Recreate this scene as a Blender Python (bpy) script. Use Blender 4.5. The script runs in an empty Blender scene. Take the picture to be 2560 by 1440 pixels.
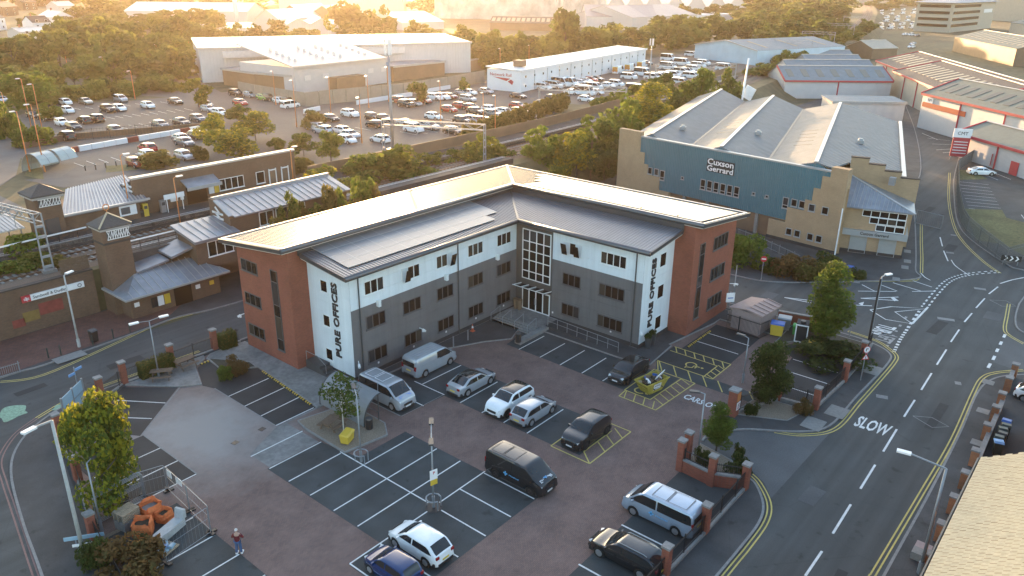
import bpy, math, random
from mathutils import Vector, Matrix
R=math.radians; sc=bpy.context.scene; COL=sc.collection
# ------------------------------------------------------------------ camera, sky, sun, exposure
FPX=1945.75; HC=32.5; PITCH,ROLL,YAW=R(21.747),R(.632),R(39.58)
_F=Vector((math.cos(YAW)*math.cos(PITCH),math.sin(YAW)*math.cos(PITCH),-math.sin(PITCH)))
_R0=Vector((math.sin(YAW),-math.cos(YAW),0)); _U0=_R0.cross(_F)
_R=_R0*math.cos(ROLL)+_U0*math.sin(ROLL); _U=_R.cross(_F)
cd=bpy.data.cameras.new('camera'); cam=bpy.data.objects.new('camera',cd); COL.objects.link(cam)
cam.matrix_world=Matrix(((_R.x,_U.x,-_F.x,0),(_R.y,_U.y,-_F.y,0),(_R.z,_U.z,-_F.z,HC),(0,0,0,1)))
cd.sensor_width=36; cd.lens=FPX/2560*36; cd.clip_start=.5; cd.clip_end=9000; sc.camera=cam
HAZE=.000085; SUN_AZ=R(50.5); SUN_EL=R(4.2)     # azimuth from +X towards +Y
w=bpy.data.worlds.new('World'); sc.world=w; w.use_nodes=True; wn=w.node_tree
bg=wn.nodes['Background']; sky=wn.nodes.new('ShaderNodeTexSky'); sky.sky_type='NISHITA'; sky.sun_disc=False
sky.sun_elevation=R(9); sky.sun_rotation=R(90)-SUN_AZ; sky.air_density=1.0; sky.dust_density=1.6; sky.ozone_density=1.0
wn.links.new(sky.outputs[0],bg.inputs[0]); bg.inputs[1].default_value=.15
ld=bpy.data.lights.new('sun','SUN'); ld.energy=3.0; ld.angle=R(.6); ld.color=(1,.6,.3)
sun=bpy.data.objects.new('sun',ld); COL.objects.link(sun)
_s=Vector((math.cos(SUN_AZ)*math.cos(SUN_EL),math.sin(SUN_AZ)*math.cos(SUN_EL),math.sin(SUN_EL)))
sun.rotation_euler=_s.to_track_quat('Z','Y').to_euler(); sun.location=(200,200,60)
vs=sc.view_settings; vs.view_transform='Standard'; vs.look='None'; vs.gamma=1; vs.exposure=2.25; vs.use_curve_mapping=False
# ------------------------------------------------------------------ pixel -> place helpers
def _ray(px,py): return _F+_R*((px-1280)/FPX)-_U*((py-720)/FPX)
def G(px,py,z=0.):
    d=_ray(px,py); t=(z-HC)/d.z; return Vector((d.x*t,d.y*t,z))
def topz(b,px,py):
    d=_ray(px,py); return HC+d.z*math.hypot(b.x,b.y)/math.hypot(d.x,d.y)
def mpp(p): return (Vector((p.x,p.y,p.z-HC))).dot(_F)/FPX     # metres per pixel at a place
# ------------------------------------------------------------------ object helpers
def tag(o,label=None,cat=None,group=None,kind=None):
    if label: o['label']=label
    if cat: o['category']=cat
    if group: o['group']=group
    if kind: o['kind']=kind
    return o
def thing(name,label,cat,loc=(0,0,0),rz=0,group=None):
    o=bpy.data.objects.new(name,None); COL.objects.link(o); o.location=loc; o.rotation_euler=(0,0,rz); o.empty_display_size=.3
    return tag(o,label,cat,group)
def obj(name,me,mat=None,parent=None,loc=None,rz=None,scale=None):
    o=bpy.data.objects.new(name,me); COL.objects.link(o)
    if parent: o.parent=parent
    if loc is not None: o.location=loc
    if rz is not None: o.rotation_euler=(0,0,rz)
    if scale is not None: o.scale=scale
    if mat:
        if not me.materials: me.materials.append(mat)
        elif me.materials[0]!=mat:
            o.material_slots[0].link='OBJECT'; o.material_slots[0].material=mat
    return o
def copy_tree(o,parent=None):
    c=o.copy(); COL.objects.link(c); c.parent=parent
    for ch in o.children: copy_tree(ch,c)
    return c
class MB:
    def __init__(s): s.v=[]; s.f=[]; s.mi=[]; s.m=0
    def add(s,vs,fs):
        n=len(s.v); s.v+=[tuple(v) for v in vs]
        for f in fs: s.f.append([i+n for i in f]); s.mi.append(s.m)
        return s
    def box(s,x0,y0,z0,x1,y1,z1):
        return s.add([(x0,y0,z0),(x1,y0,z0),(x1,y1,z0),(x0,y1,z0),(x0,y0,z1),(x1,y0,z1),(x1,y1,z1),(x0,y1,z1)],
          [(0,3,2,1),(4,5,6,7),(0,1,5,4),(1,2,6,5),(2,3,7,6),(3,0,4,7)])
    def obox(s,c,d,rz=0,rx=0):
        m=Matrix.Translation(c)@Matrix.Rotation(rz,4,'Z')@Matrix.Rotation(rx,4,'X'); a,b,e=d[0]/2,d[1]/2,d[2]/2
        vs=[m@Vector((x*a,y*b,z*e)) for z in(-1,1) for x,y in((-1,-1),(1,-1),(1,1),(-1,1))]
        return s.add(vs,[(0,3,2,1),(4,5,6,7),(0,1,5,4),(1,2,6,5),(2,3,7,6),(3,0,4,7)])
    def prism(s,poly,z0,z1,bottom=True):
        n=len(poly); a=sum(poly[i][0]*poly[(i+1)%n][1]-poly[(i+1)%n][0]*poly[i][1] for i in range(n))
        if a<0: poly=poly[::-1]
        vs=[(p[0],p[1],z0) for p in poly]+[(p[0],p[1],z1) for p in poly]
        fs=[list(range(n,2*n))]+([list(range(n))[::-1]] if bottom else [])
        fs+=[(i,(i+1)%n,n+(i+1)%n,n+i) for i in range(n)]
        return s.add(vs,fs)
    def sheet(s,poly,z):
        n=len(poly); a=sum(poly[i][0]*poly[(i+1)%n][1]-poly[(i+1)%n][0]*poly[i][1] for i in range(n))
        if a<0: poly=poly[::-1]
        return s.add([(p[0],p[1],z) for p in poly],[list(range(n))])
    def poly(s,pts): return s.add(pts,[list(range(len(pts)))])
    def slab(s,pts,t):   # any planar polygon thickened downwards (-z) by t
        n=len(pts); vs=[tuple(p) for p in pts]+[(p[0],p[1],p[2]-t) for p in pts]
        return s.add(vs,[list(range(n)),list(range(n,2*n))[::-1]]+[(i,n+i,n+(i+1)%n,(i+1)%n) for i in range(n)])
    def tube(s,p,q,r0,r1=None,n=6,cap=True):
        p=Vector(p); q=Vector(q); r1=r0 if r1 is None else r1; d=(q-p).normalized()
        u=d.orthogonal().normalized(); v=d.cross(u); vs=[]
        for c,r in((p,r0),(q,r1)):
            for i in range(n):
                a=2*math.pi*i/n; vs.append(c+u*(math.cos(a)*r)+v*(math.sin(a)*r))
        fs=[(i,(i+1)%n,n+(i+1)%n,n+i) for i in range(n)]
        if cap: fs+=[list(range(n))[::-1],list(range(n,2*n))]
        return s.add(vs,fs)
    def path(s,pts,r,n=6):
        for a,b in zip(pts,pts[1:]): s.tube(a,b,r,n=n)
        return s
    def beam(s,p,q,w,h):   # rectangular bar from p to q
        p=Vector(p); q=Vector(q); d=(q-p).normalized(); side=d.cross(Vector((0,0,1)))
        side=Vector((1,0,0)) if side.length<1e-4 else side.normalized(); up=side.cross(d)
        vs=[c+side*(a*w/2)+up*(b*h/2) for c in(p,q) for a,b in((-1,-1),(1,-1),(1,1),(-1,1))]
        return s.add(vs,[(0,1,2,3),(7,6,5,4),(0,4,5,1),(1,5,6,2),(2,6,7,3),(3,7,4,0)])
    def strip(s,pts,w,z,off=0.):     # flat ribbon along a polyline
        P=[Vector((p[0],p[1])) for p in pts]; L=[];n=len(P)
        for i in range(n):
            t=(P[min(i+1,n-1)]-P[max(i-1,0)]).normalized(); nn=Vector((-t.y,t.x)); L.append((P[i]+nn*(off+w/2),P[i]+nn*(off-w/2)))
        vs=[(q.x,q.y,z) for a in L for q in a]
        return s.add(vs,[(2*i,2*i+1,2*i+3,2*i+2) for i in range(n-1)])
    def kerb(s,pts,w,z0,z1,off=0.):
        P=[Vector((p[0],p[1])) for p in pts]; n=len(P); vs=[]
        for i in range(n):
            t=(P[min(i+1,n-1)]-P[max(i-1,0)]).normalized(); nn=Vector((-t.y,t.x))
            a=P[i]+nn*(off+w/2); b=P[i]+nn*(off-w/2); vs+=[(a.x,a.y,z0),(a.x,a.y,z1),(b.x,b.y,z1),(b.x,b.y,z0)]
        fs=[]
        for i in range(n-1):
            k=4*i; fs+=[(k,k+1,k+5,k+4),(k+1,k+2,k+6,k+5),(k+2,k+3,k+7,k+6)]
        return s.add(vs,fs+[(0,3,2,1),(4*n-4,4*n-3,4*n-2,4*n-1)])
    def disc(s,c,r,z,n=12): return s.add([(c[0]+r*math.cos(2*math.pi*i/n),c[1]+r*math.sin(2*math.pi*i/n),z) for i in range(n)],[list(range(n))])
    def mesh(s,name,smooth=False,mats=None):
        me=bpy.data.meshes.new(name); me.from_pydata(s.v,[],s.f)
        if mats:
            for m in mats: me.materials.append(m)
            me.polygons.foreach_set('material_index',s.mi)
        if smooth: me.polygons.foreach_set('use_smooth',[True]*len(s.f))
        me.update(); return me
    def build(s,name,mat,parent=None,smooth=False,loc=None,rz=None):
        return obj(name,s.mesh(name,smooth),mat,parent,loc,rz)
def curve(pts,n=6,closed=False):     # Catmull-Rom through points
    P=[Vector((p[0],p[1])) for p in pts]; out=[]; m=len(P)
    for i in range(m if closed else m-1):
        g=(lambda k:P[k%m]) if closed else (lambda k:P[max(0,min(m-1,k))])
        a,b,c,d=g(i-1),g(i),g(i+1),g(i+2)
        for k in range(n):
            t=k/n; q=.5*((2*b)+(c-a)*t+(2*a-5*b+4*c-d)*t*t+(3*b-a-3*c+d)*t**3); out.append((q.x,q.y))
    if not closed: out.append((P[-1].x,P[-1].y))
    return out
def text_mesh(s,size,depth=.02,bold=0.):
    c=bpy.data.curves.new('t','FONT'); c.body=s; c.size=size; c.extrude=depth/2; c.offset=bold; c.resolution_u=2
    c.align_x='CENTER'; c.align_y='CENTER'
    o=bpy.data.objects.new('t',c); COL.objects.link(o); bpy.context.view_layer.update()
    me=bpy.data.meshes.new_from_object(o.evaluated_get(bpy.context.evaluated_depsgraph_get()))
    bpy.data.objects.remove(o); bpy.data.curves.remove(c); return me
def lettering(name,s,size,origin,right,up,mat,parent,width=None,depth=.03,bold=0.):
    me=text_mesh(s,size,depth,bold); xs=[v.co.x for v in me.vertices]; sx=1. if width is None else width/(max(xs)-min(xs))
    r=Vector(right).normalized(); u=Vector(up).normalized(); n=r.cross(u); o_=Vector(origin)
    for v in me.vertices: c=v.co; v.co=o_+r*(c.x*sx)+u*c.y+n*c.z
    if not me.materials: me.materials.append(mat)
    me.materials[0]=mat
    return obj(name,me,None,parent)
# ------------------------------------------------------------------ materials
def _nt(name):
    m=bpy.data.materials.new(name); m.use_nodes=True; t=m.node_tree; return m,t,t.nodes,t.links,t.nodes['Principled BSDF']
def sc_(c,k): return tuple(min(1,x*k) for x in c[:3])+(1,)
def mat(name,col,rough=.8,var=.15,scale=2.,bump=0.,bscale=None,metal=0.,spec=.5,col2=None,big=.12,bigscale=.12,local=False,coat=0.,streak=0.):
    m,t,N,L,b=_nt(name); tc=N.new('ShaderNodeTexCoord'); geo=N.new('ShaderNodeNewGeometry')
    P=tc.outputs['Object'] if local else geo.outputs['Position']
    n=N.new('ShaderNodeTexNoise'); n.inputs['Scale'].default_value=scale; n.inputs['Detail'].default_value=6; n.inputs['Roughness'].default_value=.65; L.new(P,n.inputs[0])
    r=N.new('ShaderNodeValToRGB'); r.color_ramp.elements[0].position=.3; r.color_ramp.elements[1].position=.7
    r.color_ramp.elements[0].color=sc_(col,1-var); r.color_ramp.elements[1].color=sc_(col2,1) if col2 else sc_(col,1+var); L.new(n.outputs[0],r.inputs[0])
    n2=N.new('ShaderNodeTexNoise'); n2.inputs['Scale'].default_value=bigscale; n2.inputs['Detail'].default_value=3; L.new(P,n2.inputs[0])
    mr=N.new('ShaderNodeMapRange'); mr.inputs[1].default_value=.3; mr.inputs[2].default_value=.7; mr.inputs[3].default_value=1-big; mr.inputs[4].default_value=1+big; L.new(n2.outputs[0],mr.inputs[0])
    mx=N.new('ShaderNodeVectorMath'); mx.operation='SCALE'; L.new(r.outputs[0],mx.inputs[0]); L.new(mr.outputs[0],mx.inputs['Scale']); outc=mx.outputs[0]
    if streak:
        mp=N.new('ShaderNodeMapping'); mp.inputs['Scale'].default_value=(2.2,2.2,.16); L.new(P,mp.inputs[0]); n4=N.new('ShaderNodeTexNoise'); n4.inputs['Scale'].default_value=1; n4.inputs['Detail'].default_value=6; n4.inputs['Roughness'].default_value=.7; L.new(mp.outputs[0],n4.inputs[0])
        m4=N.new('ShaderNodeMapRange'); m4.inputs[1].default_value=.35; m4.inputs[2].default_value=.65; m4.inputs[3].default_value=1-streak; m4.inputs[4].default_value=1+streak*.5; L.new(n4.outputs[0],m4.inputs[0]); v4=N.new('ShaderNodeVectorMath'); v4.operation='SCALE'; L.new(outc,v4.inputs[0]); L.new(m4.outputs[0],v4.inputs['Scale']); outc=v4.outputs[0]
    L.new(outc,b.inputs['Base Color'])
    b.inputs['Roughness'].default_value=rough; b.inputs['Metallic'].default_value=metal; b.inputs['Specular IOR Level'].default_value=spec; b.inputs['Coat Weight'].default_value=coat
    if bump:
        bn=N.new('ShaderNodeTexNoise'); bn.inputs['Scale'].default_value=bscale or scale*4; bn.inputs['Detail'].default_value=4; L.new(P,bn.inputs[0])
        bp=N.new('ShaderNodeBump'); bp.inputs['Strength'].default_value=bump; bp.inputs['Distance'].default_value=.02; L.new(bn.outputs[0],bp.inputs['Height']); L.new(bp.outputs[0],b.inputs['Normal'])
    return m
def brick(name,c1,c2,mortar,bw=.225,bh=.075,flat=False,rough=.85,rot=0.,var=.25,dust=None):
    m,t,N,L,b=_nt(name); geo=N.new('ShaderNodeNewGeometry'); s=N.new('ShaderNodeSeparateXYZ'); L.new(geo.outputs['Position'],s.inputs[0])
    cb=N.new('ShaderNodeCombineXYZ')
    if flat:
        mp=N.new('ShaderNodeMapping'); mp.inputs['Rotation'].default_value[2]=rot; L.new(geo.outputs['Position'],mp.inputs[0]); src=mp.outputs[0]
    else:
        a=N.new('ShaderNodeMath'); a.operation='ADD'; L.new(s.outputs[0],a.inputs[0]); L.new(s.outputs[1],a.inputs[1]); L.new(a.outputs[0],cb.inputs[0]); L.new(s.outputs[2],cb.inputs[1]); src=cb.outputs[0]
    k=N.new('ShaderNodeTexBrick'); k.inputs['Scale'].default_value=1; k.inputs['Brick Width'].default_value=bw; k.inputs['Row Height'].default_value=bh; k.inputs['Mortar Size'].default_value=.010 if not flat else .008
    k.inputs['Color1'].default_value=sc_(c1,1); k.inputs['Color2'].default_value=sc_(c2,1); k.inputs['Mortar'].default_value=sc_(mortar,1); k.inputs['Bias'].default_value=0.; L.new(src,k.inputs[0])
    n=N.new('ShaderNodeTexNoise'); n.inputs['Scale'].default_value=.5; n.inputs['Detail'].default_value=8; n.inputs['Roughness'].default_value=.7; L.new(geo.outputs['Position'],n.inputs[0])
    mr=N.new('ShaderNodeMapRange'); mr.inputs[1].default_value=.3; mr.inputs[2].default_value=.7; mr.inputs[3].default_value=1-var; mr.inputs[4].default_value=1+var; L.new(n.outputs[0],mr.inputs[0])
    mx=N.new('ShaderNodeVectorMath'); mx.operation='SCALE'; L.new(k.outputs[0],mx.inputs[0]); L.new(mr.outputs[0],mx.inputs['Scale']); out=mx.outputs[0]
    if dust:   # pale cement dust spilt round a place: (x,y,radius,colour)
        d=N.new('ShaderNodeVectorMath'); d.operation='DISTANCE'; L.new(geo.outputs['Position'],d.inputs[0]); d.inputs[1].default_value=(dust[0],dust[1],0)
        n3=N.new('ShaderNodeTexNoise'); n3.inputs['Scale'].default_value=.35; n3.inputs['Detail'].default_value=7; n3.inputs['Roughness'].default_value=.7; L.new(geo.outputs['Position'],n3.inputs[0])
        a2=N.new('ShaderNodeMath'); a2.operation='MULTIPLY_ADD'; L.new(n3.outputs[0],a2.inputs[0]); a2.inputs[1].default_value=9.; L.new(d.outputs['Value'],a2.inputs[2])
        m2=N.new('ShaderNodeMapRange'); m2.inputs[1].default_value=dust[2]+8.5; m2.inputs[2].default_value=dust[2]+1; m2.inputs[3].default_value=0; m2.inputs[4].default_value=.85; L.new(a2.outputs[0],m2.inputs[0])
        mm=N.new('ShaderNodeMix'); mm.data_type='RGBA'; L.new(m2.outputs[0],mm.inputs[0]); L.new(out,mm.inputs[6]); mm.inputs[7].default_value=sc_(dust[3],1); out=mm.outputs[2]
    L.new(out,b.inputs['Base Color']); b.inputs['Roughness'].default_value=rough; b.inputs['Specular IOR Level'].default_value=.3
    bp=N.new('ShaderNodeBump'); bp.inputs['Strength'].default_value=.4; bp.inputs['Distance'].default_value=.01; bp.invert=True; L.new(k.outputs['Fac'],bp.inputs['Height']); L.new(bp.outputs[0],b.inputs['Normal'])
    return m
def roadmat(name,col,stretch=(.03,1.,1.)):
    m=mat(name,col,.85,.18,14,.25,60,big=.14,bigscale=.25); t=m.node_tree; N=t.nodes; L=t.links; b=N['Principled BSDF']; src=b.inputs['Base Color'].links[0].from_socket; geo=N.new('ShaderNodeNewGeometry')
    mp=N.new('ShaderNodeMapping'); mp.inputs['Scale'].default_value=stretch; L.new(geo.outputs['Position'],mp.inputs[0]); n=N.new('ShaderNodeTexNoise'); n.inputs['Scale'].default_value=.9; n.inputs['Detail'].default_value=3; L.new(mp.outputs[0],n.inputs[0])
    v=N.new('ShaderNodeTexVoronoi'); v.feature='DISTANCE_TO_EDGE'; v.inputs['Scale'].default_value=.16; L.new(geo.outputs['Position'],v.inputs[0]); cr=N.new('ShaderNodeMapRange'); cr.inputs[1].default_value=0; cr.inputs[2].default_value=.006; cr.inputs[3].default_value=.82; cr.inputs[4].default_value=1; L.new(v.outputs[0],cr.inputs[0])
    mr=N.new('ShaderNodeMapRange'); mr.inputs[1].default_value=.3; mr.inputs[2].default_value=.7; mr.inputs[3].default_value=.74; mr.inputs[4].default_value=1.2; L.new(n.outputs[0],mr.inputs[0])
    n5=N.new('ShaderNodeTexNoise'); n5.inputs['Scale'].default_value=1.1; n5.inputs['Detail'].default_value=5; L.new(geo.outputs['Position'],n5.inputs[0]); m5=N.new('ShaderNodeMapRange'); m5.inputs[1].default_value=.63; m5.inputs[2].default_value=.72; m5.inputs[3].default_value=1; m5.inputs[4].default_value=.6; L.new(n5.outputs[0],m5.inputs[0])
    n6=N.new('ShaderNodeTexNoise'); n6.inputs['Scale'].default_value=26; n6.inputs['Detail'].default_value=2; L.new(geo.outputs['Position'],n6.inputs[0]); m6=N.new('ShaderNodeMapRange'); m6.inputs[1].default_value=.72; m6.inputs[2].default_value=.78; m6.inputs[3].default_value=1; m6.inputs[4].default_value=2.2; L.new(n6.outputs[0],m6.inputs[0])
    m7=N.new('ShaderNodeMath'); m7.operation='MULTIPLY'; L.new(m5.outputs[0],m7.inputs[0]); L.new(m6.outputs[0],m7.inputs[1]); m8=N.new('ShaderNodeMath'); m8.operation='MULTIPLY'; L.new(m7.outputs[0],m8.inputs[0]); L.new(cr.outputs[0],m8.inputs[1])
    mu=N.new('ShaderNodeMath'); mu.operation='MULTIPLY'; L.new(mr.outputs[0],mu.inputs[0]); L.new(m8.outputs[0],mu.inputs[1]); s=N.new('ShaderNodeVectorMath'); s.operation='SCALE'; L.new(src,s.inputs[0]); L.new(mu.outputs[0],s.inputs['Scale']); L.new(s.outputs[0],b.inputs['Base Color']); return m
def ribbed(name,col,axis='x',pitch=.3,depth=.03,rough=.45,metal=0.,var=.1,spec=.5,tint=None):
    m,t,N,L,b=_nt(name); geo=N.new('ShaderNodeNewGeometry'); s=N.new('ShaderNodeSeparateXYZ'); L.new(geo.outputs['Position'],s.inputs[0])
    if axis=='h':
        a=N.new('ShaderNodeMath'); a.operation='ADD'; L.new(s.outputs[0],a.inputs[0]); L.new(s.outputs[1],a.inputs[1]); src=a.outputs[0]
    else: src=s.outputs['xyz'.index(axis)]
    q=N.new('ShaderNodeMath'); q.operation='MULTIPLY'; q.inputs[1].default_value=2*math.pi/pitch; L.new(src,q.inputs[0])
    sn=N.new('ShaderNodeMath'); sn.operation='SINE'; L.new(q.outputs[0],sn.inputs[0])
    bp=N.new('ShaderNodeBump'); bp.inputs['Strength'].default_value=.8; bp.inputs['Distance'].default_value=depth; L.new(sn.outputs[0],bp.inputs['Height']); L.new(bp.outputs[0],b.inputs['Normal'])
    n=N.new('ShaderNodeTexNoise'); n.inputs['Scale'].default_value=.6; n.inputs['Detail'].default_value=7; n.inputs['Roughness'].default_value=.7; L.new(geo.outputs['Position'],n.inputs[0])
    r=N.new('ShaderNodeValToRGB'); r.color_ramp.elements[0].position=.3; r.color_ramp.elements[1].position=.7; r.color_ramp.elements[0].color=sc_(col,1-var); r.color_ramp.elements[1].color=sc_(col,1+var); L.new(n.outputs[0],r.inputs[0])
    L.new(r.outputs[0],b.inputs['Base Color']); b.inputs['Roughness'].default_value=rough; b.inputs['Metallic'].default_value=metal; b.inputs['Specular IOR Level'].default_value=spec
    if tint: b.inputs['Specular Tint'].default_value=sc_(tint,1)
    return m
def plain(name,col,rough=.5,metal=0.,spec=.5,coat=0.,emit=None):
    m,t,N,L,b=_nt(name); b.inputs['Base Color'].default_value=sc_(col,1); b.inputs['Roughness'].default_value=rough; b.inputs['Metallic'].default_value=metal; b.inputs['Specular IOR Level'].default_value=spec; b.inputs['Coat Weight'].default_value=coat; b.inputs['Coat Roughness'].default_value=.05
    if emit: b.inputs['Emission Color'].default_value=sc_(emit[0],1); b.inputs['Emission Strength'].default_value=emit[1]
    n=N.new('ShaderNodeTexNoise'); n.inputs['Scale'].default_value=1.3; n.inputs['Detail'].default_value=4; tc=N.new('ShaderNodeTexCoord'); L.new(tc.outputs['Object'],n.inputs[0])
    mr=N.new('ShaderNodeMapRange'); mr.inputs[1].default_value=.3; mr.inputs[2].default_value=.7; mr.inputs[3].default_value=.93; mr.inputs[4].default_value=1.05; L.new(n.outputs[0],mr.inputs[0])
    vm=N.new('ShaderNodeVectorMath'); vm.operation='SCALE'; vm.inputs[0].default_value=col[:3]; L.new(mr.outputs[0],vm.inputs['Scale']); L.new(vm.outputs[0],b.inputs['Base Color'])
    return m
def leaf(name,c1,c2,trans=.35,c3=None):
    m,t,N,L,b=_nt(name); geo=N.new('ShaderNodeNewGeometry'); oi=N.new('ShaderNodeObjectInfo')
    n=N.new('ShaderNodeTexNoise'); n.inputs['Scale'].default_value=.9; n.inputs['Detail'].default_value=5; L.new(geo.outputs['Position'],n.inputs[0])
    ad=N.new('ShaderNodeMath'); ad.operation='MULTIPLY_ADD'; L.new(oi.outputs['Random'],ad.inputs[0]); ad.inputs[1].default_value=.35; L.new(n.outputs[0],ad.inputs[2])
    ri=N.new('ShaderNodeMath'); ri.operation='MULTIPLY_ADD'; L.new(geo.outputs['Random Per Island'],ri.inputs[0]); ri.inputs[1].default_value=.35; L.new(ad.outputs[0],ri.inputs[2])
    r=N.new('ShaderNodeValToRGB'); r.color_ramp.elements[0].position=.45; r.color_ramp.elements[1].position=1.1 if False else 1.0
    r.color_ramp.elements[0].color=sc_(c1,1); r.color_ramp.elements[1].color=sc_(c2,1)
    if c3: e=r.color_ramp.elements.new(.97); e.color=sc_(c2,1); r.color_ramp.elements[-1].color=sc_(c3,1)
    L.new(ri.outputs[0],r.inputs[0]); L.new(r.outputs[0],b.inputs['Base Color']); b.inputs['Roughness'].default_value=.75; b.inputs['Specular IOR Level'].default_value=.15
    tr=N.new('ShaderNodeBsdfTranslucent'); hs=N.new('ShaderNodeHueSaturation'); hs.inputs['Value'].default_value=2.2; hs.inputs['Hue'].default_value=.485; L.new(r.outputs[0],hs.inputs['Color']); L.new(hs.outputs[0],tr.inputs[0])
    mx=N.new('ShaderNodeMixShader'); mx.inputs[0].default_value=trans; L.new(b.outputs[0],mx.inputs[1]); L.new(tr.outputs[0],mx.inputs[2]); L.new(mx.outputs[0],N['Material Output'].inputs[0])
    return m
M={}
M['road']=roadmat('road asphalt',(.06,.065,.066))
M['road2']=mat('worn asphalt',(.085,.088,.092),.85,.2,10,.25,60,big=.18,bigscale=.3)
M['bay']=roadmat('bay asphalt',(.046,.052,.054),(.5,.5,1))
M['bay_new']=roadmat('new asphalt',(.03,.031,.033),(.5,.5,1))
M['pave']=roadmat('dark pavement asphalt',(.052,.053,.055),(.6,.6,1))
M['slab']=mat('concrete slabs',(.22,.215,.205),.9,.15,5,.15,30,big=.12)
M['kerb']=mat('kerb concrete',(.22,.215,.21),.9,.2,4,.1,20)
M['concrete']=mat('concrete',(.19,.185,.18),.9,.25,2.5,.2,30,big=.2,bigscale=.5)
M['paving']=brick('block paving',(.205,.13,.112),(.165,.112,.1),(.09,.078,.072),.21,.105,True,.85,0.,.25,dust=(24.3,51.,5.5,(.31,.295,.285)))
M['redpave']=brick('red forecourt paving',(.15,.075,.06),(.12,.065,.055),(.06,.05,.045),.3,.3,True,.85)
M['graveld']=mat('gravel bed',(.2,.16,.12),.95,.5,18,.5,40,big=.2)
M['soil']=mat('planting soil',(.05,.045,.03),.95,.4,6,.4,20)
M['grass']=mat('rough grass',(.085,.10,.035),.95,.35,3,.5,30,col2=(.17,.15,.06),big=.25,bigscale=.2)
M['scrub']=mat('far ground',(.08,.085,.04),.95,.4,.3,.3,5,col2=(.13,.115,.06),big=.3,bigscale=.02)
M['ballast']=mat('track ballast',(.12,.09,.07),.95,.4,10,.5,30)
M['farpark']=mat('station car park asphalt',(.10,.095,.09),.9,.2,3,.15,20,big=.15,bigscale=.06)
def paint(name,col):
    return mat(name,sc_(col,.78),.7,.0,7,.1,40,big=.12,bigscale=.7,col2=sc_(col,1.12))
M['white_line']=paint('white road paint',(.66,.67,.66)); M['old_line']=paint('worn white paint',(.3,.3,.3))
M['yellow_line']=paint('yellow road paint',(.52,.42,.12)); M['red_line']=paint('faded red paint',(.2,.11,.1))
M['brick']=brick('red brick',(.31,.088,.055),(.24,.07,.045),(.22,.11,.08),var=.16)
M['brick_brown']=brick('brown brick',(.16,.095,.06),(.12,.075,.05),(.13,.1,.08),var=.18)
M['brick_buff']=brick('buff brick',(.42,.29,.17),(.37,.25,.15),(.34,.26,.18),var=.12)
M['brick_dark']=brick('dark plinth brick',(.05,.045,.045),(.06,.05,.05),(.05,.05,.05))
M['brick_orange']=brick('orange brick',(.4,.16,.07),(.33,.12,.06),(.25,.18,.13))
M['white_clad']=mat('white cladding',(.73,.775,.8),.5,.02,1,.02,20,big=.03,bigscale=.3,streak=.07)
M['grey_clad']=mat('grey cladding',(.15,.147,.15),.5,.05,1,.02,20,big=.08,bigscale=.3,streak=.12)
M['brown_clad']=mat('dark brown-grey cladding',(.10,.088,.08),.5,.05,1,big=.06)
M['frame_w']=plain('white window frame',(.78,.8,.8),.4); M['frame_g']=plain('grey window frame',(.09,.09,.095),.4)
M['glass']=plain('dark window glass',(.016,.012,.01),.08,spec=.22); M['glass_b']=plain('pale window glass',(.10,.11,.12),.08)
M['gutter']=plain('grey metal gutter',(.11,.115,.125),.32,metal=.6); M['soffit']=plain('pale soffit trim',(.62,.6,.58),.5)
M['roof_rib']=plain('grey steel roof rib',(.19,.21,.24),.35,metal=.5); M['roof']=mat('grey steel roof',(.16,.175,.2),.35,.1,1,metal=.5)
M['roof_top']=ribbed('pale steel roof',(.11,.125,.155),'x',.33,.04,.25,.9,.14,.4,(.32,.34,.38)); M['roof_top_y']=ribbed('pale steel roof y',(.11,.125,.155),'y',.33,.04,.25,.9,.14,.4,(.32,.34,.38))
M['trim_w']=plain('bright roof trim',(.46,.45,.44),.4,metal=.2)
M['solar']=mat('solar panel',(.2,.215,.23),.3,.08,.8,spec=.5,big=.06); M['solar_f']=plain('solar panel frame',(.42,.42,.42),.4,metal=.2)
M['black']=plain('black metal',(.02,.02,.022),.5); M['dgrey']=plain('dark grey metal',(.06,.062,.065),.5); M['galv']=plain('galvanised steel',(.3,.32,.34),.45,metal=.5)
M['steel']=plain('grey steel post',(.28,.3,.32),.45,metal=.4); M['white']=plain('white paint',(.8,.8,.8),.45); M['lampg']=plain('lamp glass',(.75,.73,.68),.3)
M['orange']=plain('orange lamp post',(.55,.2,.06),.5); M['yellow']=plain('yellow plastic',(.62,.42,.05),.5); M['blue']=plain('blue plastic',(.03,.11,.4),.45)
M['green']=plain('green plastic',(.05,.3,.06),.5); M['red']=plain('red paint',(.5,.04,.05),.5); M['red_trim']=plain('red trim',(.45,.05,.06),.55)
M['wood']=mat('weathered wood',(.14,.095,.065),.85,.25,6,.2,30,local=True); M['palewood']=mat('pale timber',(.34,.27,.19),.85,.25,6,.2,30,local=True)
M['zinc']=mat('zinc roof',(.25,.27,.30),.42,.12,1.2,metal=.45,big=.15,bigscale=.5); M['zinc_t']=plain('zinc trim',(.36,.37,.37),.5,metal=.2)
M['teal']=ribbed('teal ribbed cladding',(.06,.165,.205),'h',.33,.05,.5,0,.08); M['roof_blue']=ribbed('pale blue roof sheet',(.165,.19,.205),'y',.33,.05,.65,0,.14,.25)
M['roof_blue_x']=ribbed('pale blue roof sheet x',(.21,.255,.28),'x',.33,.04,.65,0,.12,.25)
M['roof_buff']=ribbed('weathered buff roof sheet',(.42,.37,.29),'x',.33,.03,.55,0,.12)
M['roof_slate']=mat('dark slate roof',(.06,.06,.06),.8,.3,6,.3,20)
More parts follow.
